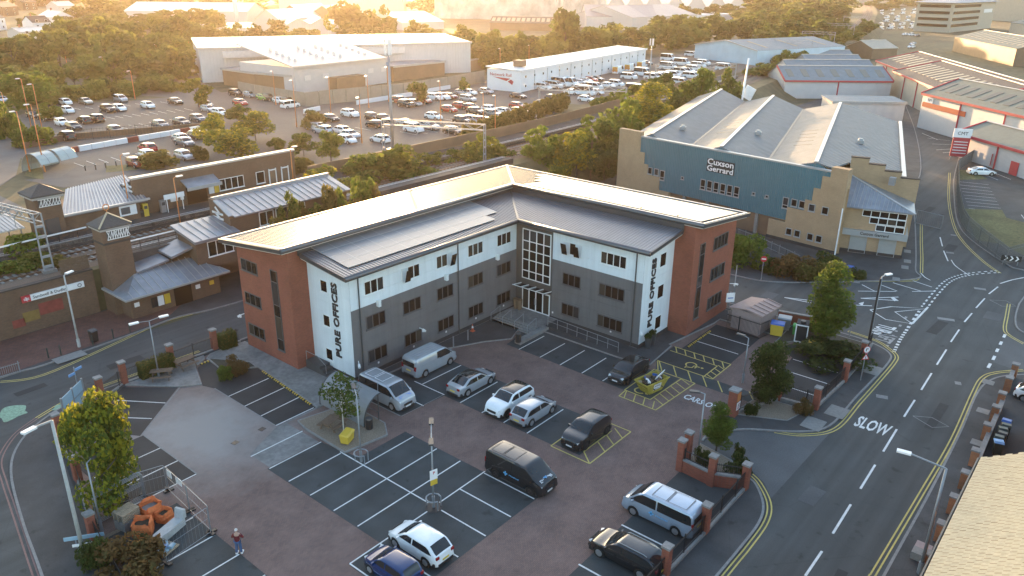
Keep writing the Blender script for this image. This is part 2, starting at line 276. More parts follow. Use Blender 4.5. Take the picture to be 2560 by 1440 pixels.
M['clad_pale']=ribbed('pale grey cladding',(.5,.5,.5),'h',.4,.03,.5,0,.05); M['clad_white']=mat('far white cladding',(.74,.75,.77),.5,.04,.4,big=.05)
M['clad_blue']=mat('pale blue cladding',(.45,.58,.66),.5,.05,.3); M['clad_brown']=mat('brown cladding',(.2,.13,.08),.6,.1,.5)
M['roof_far']=ribbed('far roof sheet',(.5,.5,.5),'h',.8,.03,.45,.2,.1); M['roof_green']=ribbed('green-grey roof',(.13,.155,.135),'h',.5,.03,.7,0,.15)
M['roof_brown']=ribbed('brown-grey roof',(.055,.048,.045),'h',.5,.03,.7,0,.2); M['roof_lite']=plain('roof light',(.3,.27,.19),.6)
M['tile']=mat('cream roof tile',(.44,.37,.25),.75,.12,4,.1,30,local=False,big=.08); M['tile_d']=mat('dark slate tile',(.05,.05,.055),.7,.2,4)
M['palisade']=plain('grey palisade',(.17,.18,.18),.5,metal=.3); M['rail']=plain('rail steel',(.16,.1,.07),.45,metal=.7); M['rail_grey']=plain('gantry grey',(.3,.32,.34),.5,metal=.2)
M['skin']=plain('skin',(.45,.27,.2),.6); M['jumper']=plain('dark red jumper',(.12,.012,.018),.9); M['jeans']=plain('blue jeans',(.06,.1,.2),.9); M['hair']=plain('grey hair',(.55,.52,.5),.9)
M['leaf']=leaf('green leaves',(.03,.048,.012),(.09,.13,.022)); M['leaf_y']=leaf('yellow and sunlit leaves',(.05,.068,.012),(.1,.125,.022),.35,(.22,.21,.02))  # leaf_y: yellow trees, and others with their sunlit tone put into the colour
M['leaf_n']=leaf('green leaves with sunlit yellow',(.032,.05,.013),(.085,.115,.02),.35,(.2,.2,.02)); M['leaf_d']=leaf('dark leaves',(.02,.033,.012),(.055,.075,.02)); M['leaf_far']=leaf('far leaves',(.03,.046,.014),(.095,.125,.03)); M['leaf_far2']=leaf('far bright leaves',(.06,.08,.018),(.15,.17,.04))  # leaf_n: the crown's sunlit yellow is put into its leaf colour
M['leaf_r']=leaf('reddish shrub leaves',(.045,.06,.02),(.12,.075,.03)); M['leaf_hedge']=leaf('clipped hedge leaves',(.05,.055,.014),(.12,.11,.03))
M['shutter']=ribbed('grey roller shutter',(.36,.36,.34),'z',.12,.02,.5); M['shelter']=plain('greenish shelter glazing',(.42,.47,.45),.15)
M['clad_sheet']=ribbed('grey-brown sheet fence',(.26,.24,.2),'h',.3,.02,.7); M['clad_stain']=mat('stained pale wall',(.52,.5,.46),.8,.3,.15,big=.2,bigscale=.05); M['roof_grey']=ribbed('mid grey roof',(.25,.26,.28),'h',.8,.03,.5,.1,.08); M['clad_cream']=ribbed('cream cladding',(.42,.38,.31),'h',.5,.03,.6,0,.08); M['roof_lite2']=plain('dull roof light',(.2,.2,.17),.6); M['roof_slit']=plain('dark roof slit',(.1,.09,.06),.5); M['orange_r']=plain('orange-red stripe',(.5,.09,.03),.5)
M['lampc']=mat('pale concrete post',(.42,.42,.41),.8,.15,3); M['dgreen']=plain('dark green metal',(.03,.045,.04),.5); M['hoard']=plain('pale blue panel',(.28,.42,.52),.5); M['blue2']=plain('sky blue plastic',(.16,.34,.62),.5); M['pinkwall']=mat('pinkish render',(.32,.25,.24),.9,.1,2); M['pinkroof']=mat('pinkish sheet roof',(.33,.24,.22),.7,.12,2); M['skip']=mat('scuffed yellow paint',(.42,.33,.05),.6,.3,5,local=True,col2=(.5,.4,.08)); M['tile_gap']=mat('roof underlay',(.2,.13,.07),.9,.2,3); M['sack']=mat('orange woven sack',(.7,.19,.06),.8,.15,4,local=True); M['shelter_g']=plain('grey shelter panel',(.2,.21,.22),.3)
M['bark']=mat('bark',(.09,.075,.06),.95,.3,8,.4,20,local=True); M['bark_w']=mat('birch bark',(.5,.48,.44),.9,.3,8,.2,20,local=True)
def struct(name,m,mb,**k): o=mb.build(name,M[m] if isinstance(m,str) else m,**k); o['kind']='structure'; return o
# ------------------------------------------------------------------ ground, terrain, roads
def gp(*px,z=0.): return [(G(a,b,z).x,G(a,b,z).y) for a,b in px]
ground=struct('ground','scrub',MB().sheet([(-400,-400),(2600,-400),(2600,2600),(-400,2600)],-.06))
PL=4.5
RAILC=[(-60,85.3),(20,85.3),(60,85.3),(120,86),(150,89),(200,96),(260,106),(369,127),(443,143),(603,182),(850,251),(1200,360)]
edge=[(-398,79.8),(31,79.8),(46,80.2),(60,79),(100,78.5),(150,80),(200,87),(260,97),(369,118),(443,134),(603,173),(850,242),(1200,350),(2598,900)]
m=MB(); n=len(edge)      # raised railway land: top and its bank
m.sheet(edge+[(2598,2598),(-398,2598),(-398,79.8)],PL)
low=[(x+(0 if x<50 else 1.5),y-(0.0 if x<50 else 7)) for x,y in edge]
for i in range(n-1): m.poly([(low[i][0],low[i][1],-.06),(low[i+1][0],low[i+1][1],-.06),(edge[i+1][0],edge[i+1][1],PL),(edge[i][0],edge[i][1],PL)])
plateau=struct('embankment','scrub',m)
road=struct('road','road',MB().sheet([(-90,-120),(340,-120),(340,55),(100,82),(60,71.5),(-90,71.5)],0))
_mk=[0]
def mark(name,mb,m='white_line'):
    _mk[0]+=1; dz=.0003*(_mk[0]%60); mb.v=[(a,b,c+dz) for a,b,c in mb.v]; return mb.build(name,M[m],road)
ZL=.007
# main road centre dashes
for a,b in zip(*[iter(gp((2013,1440),(2055,1378),(2082,1334),(2127,1261),(2151,1222),(2188,1162),(2208,1129),(2242,1073),(2260,1042),(2287,1000),(2303,975),(2329,933),(2342,912),(2366,874),(2377,855),(2398,824),(2411,805),(2430,783),(2440,770),(2462,746),(2472,735),(2495,717)))]*2):
    mark('centre_dash',MB().strip([a,b],.15,ZL))
for x in (35.5,29.5,23.5): mark('centre_dash',MB().strip([(x-.5,9.6),(x+2.7,9.65)],.15,ZL))
mark('centre_dash',MB().strip(curve(gp((2500,709),(2530,700),(2560,694))),.15,ZL))
# give way lines
gw=curve(gp((2235,880),(2250,850),(2270,820),(2300,775)),10); 
for k in range(0,len(gw)-1,2): mark('give_way_dash',MB().strip(gw[k:k+2],.3,ZL))
for k in range(0,len(gw)-3,4): mark('give_way_dash',MB().strip([(p[0]-.2,p[1]+.75) for p in gw[k:k+2]],.25,ZL),'old_line')
mark('stop_line',MB().strip(gp((2281,809),(2318,770)),.22,ZL))
g2=curve(gp((2318,770),(2345,736),(2372,708),(2400,694),(2440,686),(2500,681)),9)
for o_ in (0,.55):
    for k in range(0,len(g2)-1,2): mark('give_way_dash',MB().strip(g2[k:k+2],.2,ZL,off=o_))
for k,(a,b) in enumerate(zip(gp((2509,844),(2500,862),(2491,880),(2482,900),(2470,920)),gp((2513,836),(2504,854),(2495,872),(2487,890),(2476,909)))): mark('give_way_dash',MB().strip([a,b],.25,ZL))
for q in ([(2378,650),(2390,666),(2425,690)],[(2302,683),(2312,693),(2326,701)]): mark('edge_line',MB().strip(curve(gp(*q)),.12,ZL))
for a in ([(2350,593),(2356,616)],[(2359,627),(2370,653)]): mark('centre_dash',MB().strip(gp(*a),.15,ZL))
# chevron hatching and arrows on the side street
for q in ([(2145,728),(2240,729)],[(2155,712),(2186,728)],[(2196,710),(2243,728)],[(2232,707),(2302,728)],[(2282,702),(2330,718)],[(2280,729),(2336,728)]): mark('hatch_line',MB().strip(gp(*q),.13,ZL),'white_line')
for q in ([(1961,744),(2047,754)],[(1961,744),(2030,758)],[(2152,746),(2246,743)],[(2152,746),(2246,752)],[(2228,744),(2237,753)],[(2137,763),(2180,765)]): mark('arrow_line',MB().strip(gp(*q),.16,ZL))
mark('arrow_head',MB().sheet(gp((2226,744),(2234,743),(2246,752),(2238,752)),ZL+.003)); mark('arrow_head',MB().sheet(gp((2146,759),(2160,755),(2156,765)),ZL+.003))
for q in ([(2175,775),(2228,767),(2318,772),(2237,780),(2281,810),(2214,799),(2175,775)],): mark('hatch_outline',MB().strip(gp(*q),.14,ZL))
# lettering on the road
def road_text(s,px,size,right,up,width,m='white_line',z=ZL): 
    c=G(*px); return lettering('road_lettering',s,size,(c.x,c.y,z),right,up,M[m],road,width,.001,.022*size)
road_text('SLOW',(2181,1066),2.6,(0,-1,0),(1,0,0),2.5); road_text('TURN',(2205,825),2.3,(-1,.05,0),(0,-1,0),3.0); road_text('LEFT',(2213,845),2.0,(-1,.05,0),(0,-1,0),2.2,'old_line')
# double yellow lines
def dy(pts,m='yellow_line',n=6,gap=.26):
    c=curve(pts,n)
    for o_ in (-gap/2,gap/2): mark('yellow_line',MB().strip(c,.1,ZL,off=o_),m)
dy(gp((2181,1440),(2300,1240),(2380,1102),(2432,985),(2455,946),(2490,932),(2560,926)))
dy([(-20,6.75),(20,6.72),(41.7,6.7)]); dy([(-20,13.2),(20,13.2),(35.9,13.3),(39.2,13.3),(42.3,13.45),(44.3,14.1),(46.0,15.5),(46.6,16.4)])
dy(gp((1935,1080),(2010,1088),(2090,1072),(2150,1006),(2200,950),(2235,908),(2241,890),(2222,872),(2190,852),(2120,828)),n=8)
dy(gp((2296,398),(2297,430),(2296,480)) if False else [(99.0,18.0),(101.5,18.6),(105.3,19.5),(112,21.2),(121,23.4)]); dy([(96.8,17.8),(95.2,18.4),(91.7,22.2),(86.8,27.5)])
dy(gp((2374,432),(2372,500),(2385,565),(2410,607),(2460,655),(2500,683)))
dy(gp((2522,760),(2517,790),(2512,820),(2520,836),(2560,860)))
dy(gp((0,955),(110,937),(290,858),(400,808),(480,785))); dy([(31.5,63.6),(26,63.6),(22,63.6),(19.5,63.3),(17,62.3)])
dy([(17,62.3),(14.9,60.9),(13.0,58.2),(12.2,55),(11.6,52),(10.4,46),(9.2,40),(7,30)],'red_line')
M['spill']=mat('spilt green paint',(.2,.33,.23),.7,.4,5)
for q,s_ in (((30,1032),1.0),((150,1020),.5)):
    c=G(*q); rr=random.Random(7); mark('green_paint_spill',MB().sheet(curve([(c.x+math.cos(a)*s_*(.8+.7*rr.random()),c.y+math.sin(a)*s_*1.3*(.7+rr.random()*.6)) for a in [2*math.pi*i/13 for i in range(13)]],5,True),ZL+.002),'spill')
# patches, covers
for q,wd in (((2365,798),1.6),((2205,992),.9),((2395,958),.5),((2450,722),1.2),((2140,705),.8),((2375,632),.9),((2384,588),.7)):
    c=G(*q); mark('manhole_cover',MB().obox((c.x,c.y,.0),(.6,wd,.012),.3),'kerb')
for q in ([(2215,1408-110),(2370,1407-107)],): pass
lp=[(2282,1040),(2330,1044),(2372,1067),(2330,1069),(2282,1040)]; mark('loop_seal',MB().strip(gp(*lp),.05,ZL),'old_line')
lp=[(2474,750),(2515,752),(2540,766),(2506,766),(2474,750)]; mark('loop_seal',MB().strip(gp(*lp),.05,ZL),'old_line')
rp_=random.Random(9)
for x,y,a,b in ((64,8.3,5,.7),(47,12.2,2.2,1.1),(83,12.6,4,1.0),(38,8.0,6,.6),(90,8.8,2.4,1.6),(26,66.5,3,1.1),(18.5,67.5,2.4,.8),(112,17.6,3,1.2),(130,24.5,4,1.0),(78.5,40,1.2,5),(80,29,2,1.4)): mark('repair_patch',MB().obox((x,y,.0),(a,b,.006),rp_.uniform(-.06,.06)),'bay_new' if rp_.random()<.6 else 'road2')
# entrance apron of older surface
struct('entrance_apron','road2',MB().sheet([(44.9,14.2),(46.2,15.2),(47.4,17),(47.8,21),(52,21),(53.2,18),(54.6,15.2),(56.4,14)],.003))
struct('side_road_apron','road2',MB().sheet(gp((2482,905),(2512,838),(2640,880),(2640,960)),.003))
# pavements, each a raised slab with kerb stones
def pavement(name,poly,kerbline,m='pave',z=.1,kn=6):
    o=struct(name,m,MB().prism(poly,-.05,z))
    if kerbline: MB().kerb(kerbline,.16,-.02,z+.006).build('kerb',M['kerb'],o)
    return o
k=[(-90,13.65),(35.7,13.65),(38.7,13.65),(41.8,13.75),(43.8,14.3),(45.6,15.6),(46.0,16.4)]; kc=k[:2]+curve(k[1:],4)[1:]
pavement('pavement',kc+[(45.2,16.9),(44.2,16.4),(-90,16.4)],kc)
kc=curve([(48.2,21),(49.4,20.9),(51.8,19.3),(54.2,16.0),(56.6,14.4),(62.7,14.25),(71.0,14.05),(73.4,14.6),(74.6,16.6),(75,20),(74.8,30),(74.7,50),(74.7,63)],5)
o=pavement('pavement',kc+[(73.15,63),(73.15,30.2),(70.3,30.2),(70.3,16.2),(58.4,16.2),(57.6,19.2),(53.2,21.6)],kc)
for c in gp((2092,1032),(2033,1062),(2180,927)): MB().obox((c[0],c[1],.1),(1.9,1.5,.03)).build('paving_slab',M['slab'],o)
kc=curve([(-60,71.4),(0,71.4),(17.6,71.6),(21,71.3),(29.5,71.8),(34.2,72.3),(40,71.2),(60,70.9),(74,70.6),(80,72)],4)
pavement('station_pavement',kc+[(80,79.5),(-60,79.7)],kc,'pave')
struct('red_forecourt','redpave',MB().prism([(-30,71.65),(17.5,71.8),(29,72.1),(33,72.6),(36,75),(31,79.3),(-30,79.3)],.09,.108))
c=G(700/4,720+700/4); MB().obox((c.x,c.y,.11),(2.6,1.4,.02)).build('paving_slab',M['slab'],bpy.data.objects['red_forecourt'])
kc=curve([(36,62.75),(31.9,62.7),(26.9,62.7),(20.6,62.8),(17.1,61.5),(14.6,59.2),(12.9,55.8),(11.4,49.7),(10.2,43.5),(8.6,36),(6,24)],5)
pavement('pavement',kc+[(10,24),(12.1,36),(13.4,44.4),(16.8,58),(21.3,61.6),(24.5,62.4),(36,62.4)],kc)
kc=curve([(-60,6.25),(0,6.2),(42,6.15),(52.8,6.15),(62.6,6.3),(70.5,6.6),(74.2,6.0),(76.6,4.3),(78.3,2),(79,-4),(79.3,-30)],5)
o=pavement('pavement',kc+[(79.3,-60),(-60,-60)],kc)
for q in ((2470,958+0),(2457,1030),(2443,1110)): c=G(*q); MB().obox((c.x,c.y,.1),(.9,.9,.03)).build('paving_slab',M['slab'],o)
kc=curve(gp((2640,640),(2560,744),(2545,768),(2538,800),(2548,826),(2600,850),(2640,870)),5); pavement('pavement',kc,kc+[])
kc=curve([(82.8,75),(82.9,60),(83.1,45),(83.2,34.5),(83.8,31),(86.3,27.6),(91.2,22.6),(95,18.9),(97.3,17.7),(99.2,18.7),(105.3,20.2),(120.4,24.1),(139.7,29.3),(160,33),(200,44),(245,58)],4)
o=pavement('factory_pavement',kc+[(245,80),(84,80)],kc)
for q in ((2268,655),(2262,670),(2240,700),(2268,630)): c=G(*q); MB().obox((c.x,c.y,.1),(1.3,.8,.03),.25).build('paving_slab',M['slab'],o)
kc=curve([(245,36),(200,33),(161,27.4),(139,22.9),(124.5,19.3),(117.2,16.2),(109.6,10.9),(108.4,9.2),(109.5,6),(118,-2),(140,-14)],4)
o=pavement('yard_pavement',kc+[(245,-40)],kc)
struct('yard_tarmac','bay',MB().sheet([(245,28),(200,27),(163,24.5),(141,20),(127,17),(133,-30),(245,-30)],.106))
struct('grass_verge','grass',MB().sheet(gp((2412,522),(2505,525),(2516,545),(2560,556),(2640,580),(2640,640),(2560,640),(2510,612),(2440,600),z=.1),.125))
struct('weedy_verge','grass',MB().sheet(gp((2390,425),(2430,425),(2470,448),(2400,450),z=.1),.122))
yt=bpy.data.objects['yard_tarmac']
for i in range(9):
    y=454+i*8.4; MB().strip(gp((2396+i*3.2,y),(2472+i*4.2,y+8),z=.1),.1,.114).build('bay_line',M['white_line'],yt)
for q in ([(2483,431),(2527,449)],[(2514,430),(2560,448)],[(2460,436),(2495,450)],[(2553,537),(2575,565)]): MB().strip(gp(*q,z=.1),.1,.114).build('bay_line',M['white_line'],yt)
for q in ([(2305,333),(2345,350)],[(2318,345),(2375,352)],[(2340,375),(2385,372)],[(2357,382),(2385,380)],[(2330,360),(2383,362)]): MB().strip(gp(*q,z=.1),.15,.114).build('bay_line',M['white_line'],yt)
# ------------------------------------------------------------------ car park
park=struct('car_park','paving',MB().sheet([(11.3,24),(12.4,36.2),(13.7,44.6),(17,58),(21.6,61.2),(24.7,62.3),(35,62.3),(35.2,48),(58.8,48),(58.8,33),(73,33),(73,30.5),(70,30.5),(70,16.3),(58.6,16.3),(57.8,19.2),(53,21.2),(48,21),(43.9,20.4),(43.6,18),(44.6,16.3),(20,16.3)],.004))
ZB=.008; ZM=.018; _bk=[0]; _lk=[0]
def bay(poly,m='bay'):
    _bk[0]+=1; return MB().sheet(poly,ZB+.0005*_bk[0]).build('tarmac_bay',M[m],park)
def rc(x0,y0,x1,y1): return [(x0,y0),(x1,y0),(x1,y1),(x0,y1)]
def ln(a,b,wd=.1,m='white_line',name='bay_line'): _lk[0]+=1; return MB().strip([a,b],wd,ZM+.0003*(_lk[0]%50)).build(name,M[m],park)
bay([(24.8,42.8),(24.8,30.8),(22.3,30.7),(22.3,26.2),(36.6,26.2),(36.6,30.9),(34.5,30.9),(34.5,39.0),(29.9,39.0),(29.4,42.8)])
for y in (45,42.7,40.4): ln((24.9,y),(29.4,y))
for y in (38.0,35.5,33.1): ln((24.9,y),(34.4,y))
ln((29.5,40.6),(29.5,31.3)); ln((24.8,30.8),(22.4,30.8)); ln((22.4,30.8),(22.4,26.3)); ln((24.75,30.8),(28.9,30.8)); ln((29.9,30.85),(34.6,30.9)); ln((24.75,30.8),(24.75,26.3))
for x in (27.0,29.5,31.95,34.4,36.5): ln((x,30.2 if x<31 else 30.8),(x,26.3))
struct('concrete_patch','concrete',MB().sheet([(25,42.85),(29.3,42.85),(29.3,46.9),(33.2,46.9),(33.0,47.2),(28.6,47.1),(25,45.3)],.008))
bay([(40.4,29.3),(45.4,29.3),(45.4,44.0),(45.4,46.9),(35.8,46.9),(35.8,41),(40.4,40.6)])
for y in (38.8,36.4,34.1,31.75): ln((40.4,y),(45.1,y))
ln((40.5,44.3),(40.5,40.7)); ln((40.6,43.4),(45.3,43.3)); ln((38.1,41.9),(38.1,40.7)); ln((35.7,46.5),(35.8,41),.12,'kerb'); ln((35.8,40.85),(40.4,40.75),.06,'kerb')
ye='yellow_line'; bay(rc(40.6,27.0,45.0,29.3))
for a,b in (((40.2,25.8),(45.8,25.8)),((45.8,25.8),(45.8,29.3)),((40.2,25.8),(40.2,29.3)),((40.2,29.3),(45.8,29.3)),((41.2,27),(45.0,27)),((41.2,27),(40.2,25.8))): ln(a,b,.1,ye)
for x in (42.2,43.4,44.6): ln((x,25.8),(x+.8,27),.1,ye)
bay([(51.1,29.7),(55.8,29.7),(55.8,44.6),(52.6,43.2),(51.3,43)])
for y in (41.4-.0,38.9,36.6,34.2,32.0): 
    if y!=41.4: ln((51.2,y),(55.1,y))
ln((51.2,41.4),(55.1,41.4)); bay(rc(51.1,27.2,56,29.7))
for a,b in (((49.9,26),(56.1,25.7)),((49.9,26),(49.9,29.5)),((49.9,29.5),(51.1,29.6)),((51.1,27.2),(56,27.0)),((51.1,27.2),(51.1,29.7)),((56.1,25.7),(56.1,29.6)),((56.1,29.7),(51.1,29.7))): ln(a,b,.1,ye)
for i in range(6): ln((51.0+i*.9,25.9),(51.6+i*.9,27.1),.09,ye)
for i in range(4): ln((49.9,26.3+i*.9),(51.1,26.8+i*.9),.09,ye)
bay([(57.6,30.6),(61.4,30.7),(61.5,29.9),(68.8,29.9),(68.7,25.2),(57.8,24.9)],'bay_new'); bay([(56.1,29.6),(57.7,30.4),(57.8,25),(57.8,16.4),(56.2,17.5),(56.1,25.7)])
for x in (66.3,63.9): ln((x,29.7),(x,25.3))
for a,b in (((61.4,30.6),(61.5,24.9)),((61.5,24.9),(57.8,24.9)),((57.8,24.9),(57.8,30.4)),((60.4,30.5),(60.4,25.7)),((60.4,25.7),(57.8,25.7)),((57.7,30.3),(56.2,29.4))): ln(a,b,.1,ye)
for i in range(6): ln((60.4,29.8-i*.95),(61.45,30.5-i*.95),.1,ye)
for i in range(4): ln((57.9+i*.75,24.9),(58.3+i*.75,25.7),.1,ye)
for i in range(8): ln((56.2,29.0-i*1.45),(57.8,30.2-i*1.45),.1,ye)
def wheelchair(cx,cy,s,rot):
    mt=Matrix.Rotation(rot,3,'Z'); f=lambda x,y:tuple((mt@Vector((x*s,y*s,0)))[:2]); g=lambda p:(f(*p)[0]+cx,f(*p)[1]+cy); m=MB()
    m.strip([g((.32*math.cos(a)-.02,.32*math.sin(a)-.2)) for a in [R(110+i*20) for i in range(12)]],.09*s,ZM+.003)
    m.strip([g((-.05,.35)),g((-.02,.0)),g((.28,0)),g((.42,-.35)),g((.55,-.33))],.09*s,ZM+.003); m.disc(g((-.06,.5)),.09*s,ZM+.003); m.strip([g((0,.16)),g((.25,.16))],.08*s,ZM+.003)
    return m.build('wheelchair_symbol',M[ye],park)
wheelchair(59.0,27.3,1.5,R(180)); wheelchair(52.2,28.6,1.5,R(-90))
bay([(58.4,19.2),(58.8,16.5),(69.6,16.4),(69.8,22.2),(67.5,23),(66.6,21.2),(58.3,20.5)],'bay_new')
for x,y1 in ((66.25,21.0),(63.6,20.5),(60.8,20)): ln((x,16.7),(x,y1))
ln((68,23.0),(66.9,21.6),.12,ye); ln((66.4,23.6),(65.4,22.0),.12,ye)
bay([(43.7,20.4),(43.6,18),(44.6,16.4),(20,16.4),(20,20.2),(31.2,20.3)])
for x in (40.85,35.95,31.2,28.6): ln((x,20.4),(x,16.8),.12)
bay([(28.6,56.1),(28.5,47.2),(32.2,47.1),(33.1,56.6),(30.8,58.4),(31.0,61.6),(29.6,60.6),(28.2,57.3)],'bay_new')
for y in (54.0,51.6,49.3): ln((28.6,y),(32.6,y+.2))
ln((28.5,47.2),(32.1,47.2)); ln((28.5,47.2),(28.6,56.1),.12,'kerb')
bay([(26.7,58.6),(23.7,62.1),(21.9,60.8),(18.4,58.2),(21,53.7)],'bay_new'); ln((22.2,60.5),(24.7,56.9)); ln((20.1,59),(22.8,55.4)); ln((26.8,58.5),(21,53.6),.12,'kerb')
bay(rc(16.2,45.9,21.2,53.6),'bay_new')
for y in (51.0,48.5,46.0): ln((16.4,y-.1),(21.2,y))
ln((21.25,53.6),(21.25,46),.12,'kerb')
bay([(13.3,38),(12.4,34),(11.4,26),(18.6,26),(18.7,44.0),(14.0,44.0)])
for y in (41.8,39.2,36.5,33.8): ln((14.6,y-.05),(18.6,y))
MB().sheet([(13.8,44.4),(16.8,44.2),(16.6,40),(13.8,39.6)],.0115).build('spilt_sand',M['graveld'],park)
for q in ((655,1073),(588,1107),(1190,829)): c=G(*q); MB().obox((c.x,c.y,.01),(.5,.45,.012),.2).build('drain_grate',M['black'],park)
road_c=G(1757,1001); lettering('car_park_lettering','CARS ONLY',1.15,(53.5,23.4,ZM),(0,-1,0),(1,0,0),M['white_line'],park,3.9,.001,.022)
# footways round the office, kerb edged
def footway(poly,m='concrete',z=.1):
    o=MB().prism(poly,-.02,z).build('footway',M[m],park); MB().kerb(poly+[poly[0]],.12,-.01,z+.004).build('kerb',M['kerb'],o); return o
footway([(33.2,56.7),(32.3,47.0),(34.5,46.9),(35.2,46.6),(37.2,47.9),(37.2,54),(35.3,54),(35.3,62.2),(31.8,62.2),(31.1,61.6),(30.9,58.5)])
footway([(24.0,62.3),(26.8,58.6),(28.2,57.5),(29.5,60.8),(30.9,61.7),(31.2,62.3)],'concrete')
footway([(37,47),(46,47),(50.2,45.0),(52.5,43.4),(55.9,44.8),(55.9,33.5),(56.2,30.4),(61.3,30.9),(61.4,31.2),(68.8,30.2),(70.2,30.2),(70.2,24.2),(72.9,24.2),(72.9,31),(64.2,31),(64.2,33.1),(58.6,33.1),(58.6,47.9),(37,47.9)],'pave',.09)
footway([(29.6,40.2),(33.2,39.6),(34.2,41),(34.3,45.5),(30.0,46.4),(29.7,45)],'graveld',.125)
footway([(30.7,58.3),(33.0,56.8),(33.2,58.0),(31.2,61.4)],'soil',.12)
bed=footway([(46.2,16.9),(47.2,18.2),(47.7,20.9),(44.2,20.4),(44,18),(44.9,16.5)],'graveld',.125); footway([(53.3,21),(55.2,17.2),(57.8,16.6),(57.6,19.2),(58.2,20.6),(56.6,20.6)],'graveld',.125)
footway([(69.9,22.4),(69.9,16.4),(74,16.6),(74.3,24),(68.0,23.6)],'soil',.125)
rr=random.Random(5)
def stud(pts,n):   # yellow and black rubber wheel stops at bay ends
    for k in range(n):
        t=(k+.5)/n; x=pts[0][0]+(pts[1][0]-pts[0][0])*t; y=pts[0][1]+(pts[1][1]-pts[0][1])*t; a=math.atan2(pts[1][1]-pts[0][1],pts[1][0]-pts[0][0])
        o=MB().obox((0,0,.05),(.9,.15,.1)).build('wheel_stop',M['black'],park,loc=(x,y,.01),rz=a)
        for q in (-.3,0,.3): MB().obox((q,0,.056),(.15,.153,.1)).build('yellow_stripe',M['yellow'],o)
stud([(33.0,55.8),(32.2,47.6)],8); stud([(66.9,29.6),(62,29.55)],5); stud([(22.6,61.1),(18.6,58.1)],4); stud([(30.2,61.0),(30.9,61.0)],1)
# ------------------------------------------------------------------ windows (shared meshes)
_wc={}; rw_=random.Random(21)
M['glass_w']=plain('glass before a blind',(.06,.05,.04),.1,spec=.25); M['glass_l']=plain('paler glossy glass',(.035,.036,.038),.05,spec=.5)  # paler panes mixed in at random for variety
def window(parent,o,rz,w,h,n=3,fm='frame_w',gm='glass',rows=1,sill=True,open_=(),fw=.07,name='window',rowh=None,pm='pane'):
    key=(round(w,2),round(h,2),n,rows,fw,str(rowh))
    hs=rowh or [1.]*rows; tot=sum(hs); zs=[0]
    for q in hs: zs.append(zs[-1]+q/tot*h)
    if key not in _wc:
        m=MB()
        m.box(0,-.06,0,fw,.02,h).box(w-fw,-.06,0,w,.02,h).box(fw,-.058,0,w-fw,.02,fw).box(fw,-.058,h-fw,w-fw,.02,h)
        for i in range(1,n): x=w*i/n; m.box(x-fw*.55,-.056,fw,x+fw*.55,.02,h-fw)
        for z in zs[1:-1]: m.box(fw,-.054,z-fw*.5,w-fw,.018,z+fw*.5)
        pw=(w/n-fw*1.3); g=MB().box(0,-.03,0,pw,-.01,1); s=MB().box(-.06,-.12,-.07,w+.06,.02,-.002)
        _wc[key]=(m.mesh(name),g.mesh('pane'),s.mesh('sill'),pw)
    me,g,s,pw=_wc[key]
    win=obj(name,me,M[fm],parent,o,rz)
    for r in range(len(hs)):
        for i in range(n):
            a=obj(pm,g,M[gm if gm!='glass' or rw_.random()>.22 else rw_.choice(('glass_w','glass_l'))],win,(w*i/n+fw*.65,0,zs[r]+fw*.5)); a.scale=(1,1,zs[r+1]-zs[r]-fw)
            if i in open_ and r==0: a.rotation_euler=(R(-13),0,0); a.location=(w*i/n+fw*.65,-.05,zs[r]+fw*.5) ; a.rotation_euler=(R(14),0,0); a.location.y=-.06-.25*h
    if sill: obj('sill',s,M[fm],win)
    return win
FY=0.; FX=R(-90)      # walls facing -Y / facing -X
# ------------------------------------------------------------------ office building
off=thing('office_building','L-shaped three storey office with white, grey and red brick walls and PURE OFFICES lettering','office building',(35,48,0))
off.location=(0,0,0)
m=MB()
zw=lambda y:9.72+(y-48)*.118
for a,b in ((37.1,64.2),):
    v=[(48,0),(48,zw(48)),(53.6,zw(53.6)),(53.6,0)]; m.add([(a,y,z) for y,z in v]+[(b,y,z) for y,z in v],[(0,1,2,3),(7,6,5,4),(0,4,5,1),(1,5,6,2),(2,6,7,3)])
m.build('wall',M['grey_clad'],off)
m=MB(); v=[(58.7,0),(58.7,zw(48)),(64.3,zw(53.6)),(64.3,0)]
m.add([(x,33.0,z) for x,z in v]+[(x,47.99,z) for x,z in v],[(3,2,1,0),(4,5,6,7),(1,5,4,0),(2,6,5,1),(3,7,6,2)]); m.build('wall',M['grey_clad'],off)
zu=lambda d:11.28-d*.117
m=MB(); v=[(53.5,0),(53.5,zu(.7)),(61.3,zu(8.5)),(61.3,0)]
m.add([(35.2,y,z) for y,z in v]+[(64.1,y,z) for y,z in v],[(0,1,2,3),(7,6,5,4),(0,4,5,1),(1,5,6,2),(2,6,7,3)]).build('brick_wall',M['brick'],off)
m=MB(); v=[(64.1,0),(64.1,zu(.3)),(73.1,zu(9.2)),(73.1,0)]
m.add([(x,30.9,z) for x,z in v]+[(x,53.49,z) for x,z in v],[(3,2,1,0),(4,5,6,7),(1,5,4,0),(2,6,5,1),(3,7,6,2)]).build('brick_wall',M['brick'],off)
MB().box(64.101,53.5,0,73.1,61.3,10.0).build('brick_wall',M['brick'],off)
# plinth
MB().box(37.0,47.9,0,58.6,48,.45).build('plinth',M['brick_dark'],off); MB().box(58.6,32.9,0,58.7,47.9,.45).build('plinth',M['brick_dark'],off)
MB().box(58.71,32.88,0,64.1,33,.45).build('plinth',M['brick_dark'],off); MB().box(36.98,48.01,0,37.1,53.5,.45).build('plinth',M['brick_dark'],off)
